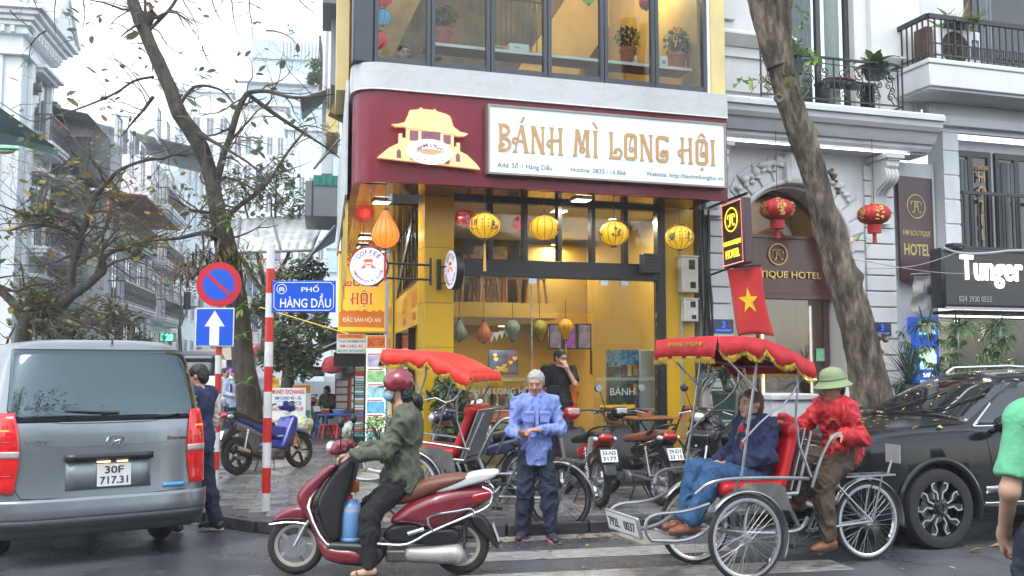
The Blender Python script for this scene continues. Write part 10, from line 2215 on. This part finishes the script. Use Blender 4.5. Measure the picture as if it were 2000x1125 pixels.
t2=tng('traffic_light','far traffic light showing green with a green countdown','traffic light',(q.x,54,0),0)
MB().box(lx(320),lx(331),-.2,.2,lz(680),lz(640)).bd('signal_head',Mb_,t2)
M1R_=emit('green_signal',(.05,1,.45),4.)
mb=MB();mb.lathe([(0,-.21),(.16,-.21),(.16,-.205),(0,-.205)],16,axis='y',c=(lx(326),0,lz(664)));mb.bd('green_lamp',M1R_,t2)
MB().box(lx(338),lx(356),-.2,.2,lz(668),lz(652)).bd('countdown_case',Mb_,t2)
text('countdown','28',M1R_,t2,(lx(347),-.21,lz(660)),width=lx(354)-lx(340),height=.36,depth=.01,bold=.04)
mb=MB();mb.tube([(lx(347),0,0),(lx(347),0,lz(668))],.08,6);mb.bd('signal_post',M6_,t2)
for i,(px,py,Y,w,h,l)in enumerate(((339,630,66,10,24,'small red flag on the far white house'),(215,412,30,9,32,'red flag among the branches on the left'),(298,622,66,10,14,'tiny red flag on the far blue house'))):q2=at(px,py,Y);s_=Y/1905;t=tng('flag',l,'flag',q2,.2*i);mb=MB();mb.grid([[((a/6-.5)*w*s_,.05*sin(a+b),(.5-b/8)*h*s_+.1*sin(b*.9+a*.4)*w*s_*.5)for a in range(7)]for b in range(9)]);o=mb.bd('cloth',M1u_,t,recalc=False);z_=o.modifiers.new('t','SOLIDIFY');z_.thickness=.004;mb=MB();mb.tube([(-.5*w*s_,0,-.8*h*s_),(-.5*w*s_,0,.7*h*s_)],.02,5);mb.bd('pole',M6_,t)
def far_car(label,px,py,Y,rz,paint,name='parked_car',van_=False):
 q2=at(px,py,Y);t=tng(name,label,'car',(q2.x,Y,0),rz);prof=[(-2.1,.35),(2.1,.35),(2.15,.7),(1.9,.9),(1.,.98),(.4,1.42),(-1.3,1.45),(-1.95,1.),(-2.15,.9)]if not van_ else[(-2.4,.4),(2.3,.4),(2.4,1.),(2.,1.2),(1.6,2.2),(-2.4,2.25)];g=SDF();g.poly(spoly(prof,2),-.85,.85,.12,0);g.bd('body',paint,t,h=.05);g=SDF();wp=[(.85,1.),(.35,1.36),(-1.2,1.38),(-1.7,1.)]if not van_ else[(1.7,1.25),(1.4,2.),(-2.2,2.05),(-2.2,1.25)]
 g.poly(wp,-.87,.87,.03,0);g.bd('windows',Mv_,t,h=.05)
 for x in(-1.3,1.3):
  for sg in(-1,1):wheel(t,(x,sg*.75,.32),.32,.2,'arm',5,M5_)
 return t
far_car('white car far down the side street seen past the striped sign pole',428,790,27,rad(105),Mn_)
far_car('dark van far down the side street behind the silver van',385,750,36,rad(100),Mb_,'parked_van',True)
far_car('grey car far down the side street near the big trunk',470,780,34,rad(110),MN_)
q2=gpt(440,735,30);t=tng('far_shop','distant shop front with glowing purple and red signs and a tan awning','shop',q2,SA)
s0,z1=gq(425,700,30);s1,z0=gq(480,770,30)
MB().box(-(s1-s0)/2,(s1-s0)/2,.5,3,-q2.z,z1-q2.z).bd('wall',Mf_,t)
MB().box(-.7,.3,.4,.49,-.3,.3).bd('purple_sign',pm('purple_sign',(.2,.05,.4),.4,emis=(.4,.15,.9),es=.5,var=.4,vs=4),t)
MB().box(-.5,.9,.4,.49,-.7,-.4).bd('red_sign',pm('red_glow_sign',(.5,.03,.03),.4,emis=(1,.1,.08),es=.6,var=.4,vs=4),t)
mb=MB();mb.quad((-2.2,.4,1.),(1.2,.4,1.3),(1.2,-1.8,.75),(-2.2,-1.8,.45));o=mb.bd('tan_awning',pm('tan_awning',(.42,.34,.25),.7),t,recalc=False)
MB().box(-1.3,-1.1,.3,.4,-1,.8).bd('blue_sign',pm('blue_glow_sign',(.05,.15,.5),.4,emis=(.1,.3,1),es=.5),t)
t=tng('overhead_wires','thin wires drooping from the trunk to the black shop sign','wires',(0,0,0))
for(a,b,s_)in((tp_(1690,525),FW(8.2,.1,3.4),.1),(tp_(1660,505),FW(9.6,.15,3.2),.16)):a=FW(a.x,a.y,a.z);m_=(Vec(a)+b)/2-Vec((0,0,s_));mb=MB();mb.tube(spath([a,m_,b],3),.005,4);mb.bd('wire',M6_,t)
t=tng('white_jacket','white jacket with black stripe draped behind the man in blue','jacket',FW(.52,-.62,1.02),FA)
g=SDF();g.ell((0,0,.1),(.11,.09,.2),.03).ell((.06,.0,-.05),(.1,.08,.14),.03);g.bd('cloth',M1O_,t,h=.014,disp=fold_disp(.012,12))
mb=MB();mb.tube(spath([(-.05,-.095,.28),(-.1,-.09,.1),(-.06,-.09,-.1)],2),.014,6);mb.bd('black_stripe',M1_,t)
for o in bpy.data.objects:
 if o.parent is not None and o.name.split('.')[0]in('canopy_fringe','painting','young_shoots','dry_ferns','foliage','leaf_clumps','twigs','branches','sprouts','runners','emblem_windows','grille_mesh','lower_mesh','spokes','gold_print','bulb_row','hearts','bread_rolls','film_line','pattern','star_print','dentil','keystone_carving','scribble','reveal_joint','machined_edges','buttons','gate_print','bracket_and_bolts','city_emblem'):o['kind']='stuff'
t=tng('street_cables','tangle of black cables sagging along the grey rowhouse fronts','cables',(0,0,0))
r_=random.Random(50)
for k in range(9):
 z=6.+r_.uniform(-.5,.7);s=SL+1.3+r_.uniform(-.1,.3);pts=[]
 for j in range(9):pts.append(GW(s,tC+j*4.2,z-(.35 if j%2 else 0)*r_.uniform(.6,1.5)))
 MB().tube(spath(pts,2),.018,5).bd('cable',M0_,t)
for k,(s,tt,z,l)in enumerate(((SL-.2,tB+2,6.9,'white cooling unit on the streaked grey house, lower'),(SL-.2,tB+4,9.9,'white cooling unit high on the streaked grey house'),(SL+1.2,t3+5,8.6,'white cooling unit on the pale shuttered house'))):o=tng('cooling_unit',l,'air conditioner',GW(s+.3,tt,z),SA,'cooling units on the rowhouses');MB().box(-.2,.2,-.45,.45,0,.7).bd('case',M2_,o,bevel=.02);mb=MB();mb.lathe([(0,.202),(.27,.202),(.27,.21),(0,.21)],20,axis='x',c=(0,-.1,.36));mb.bd('fan_hole',Mb_,o)
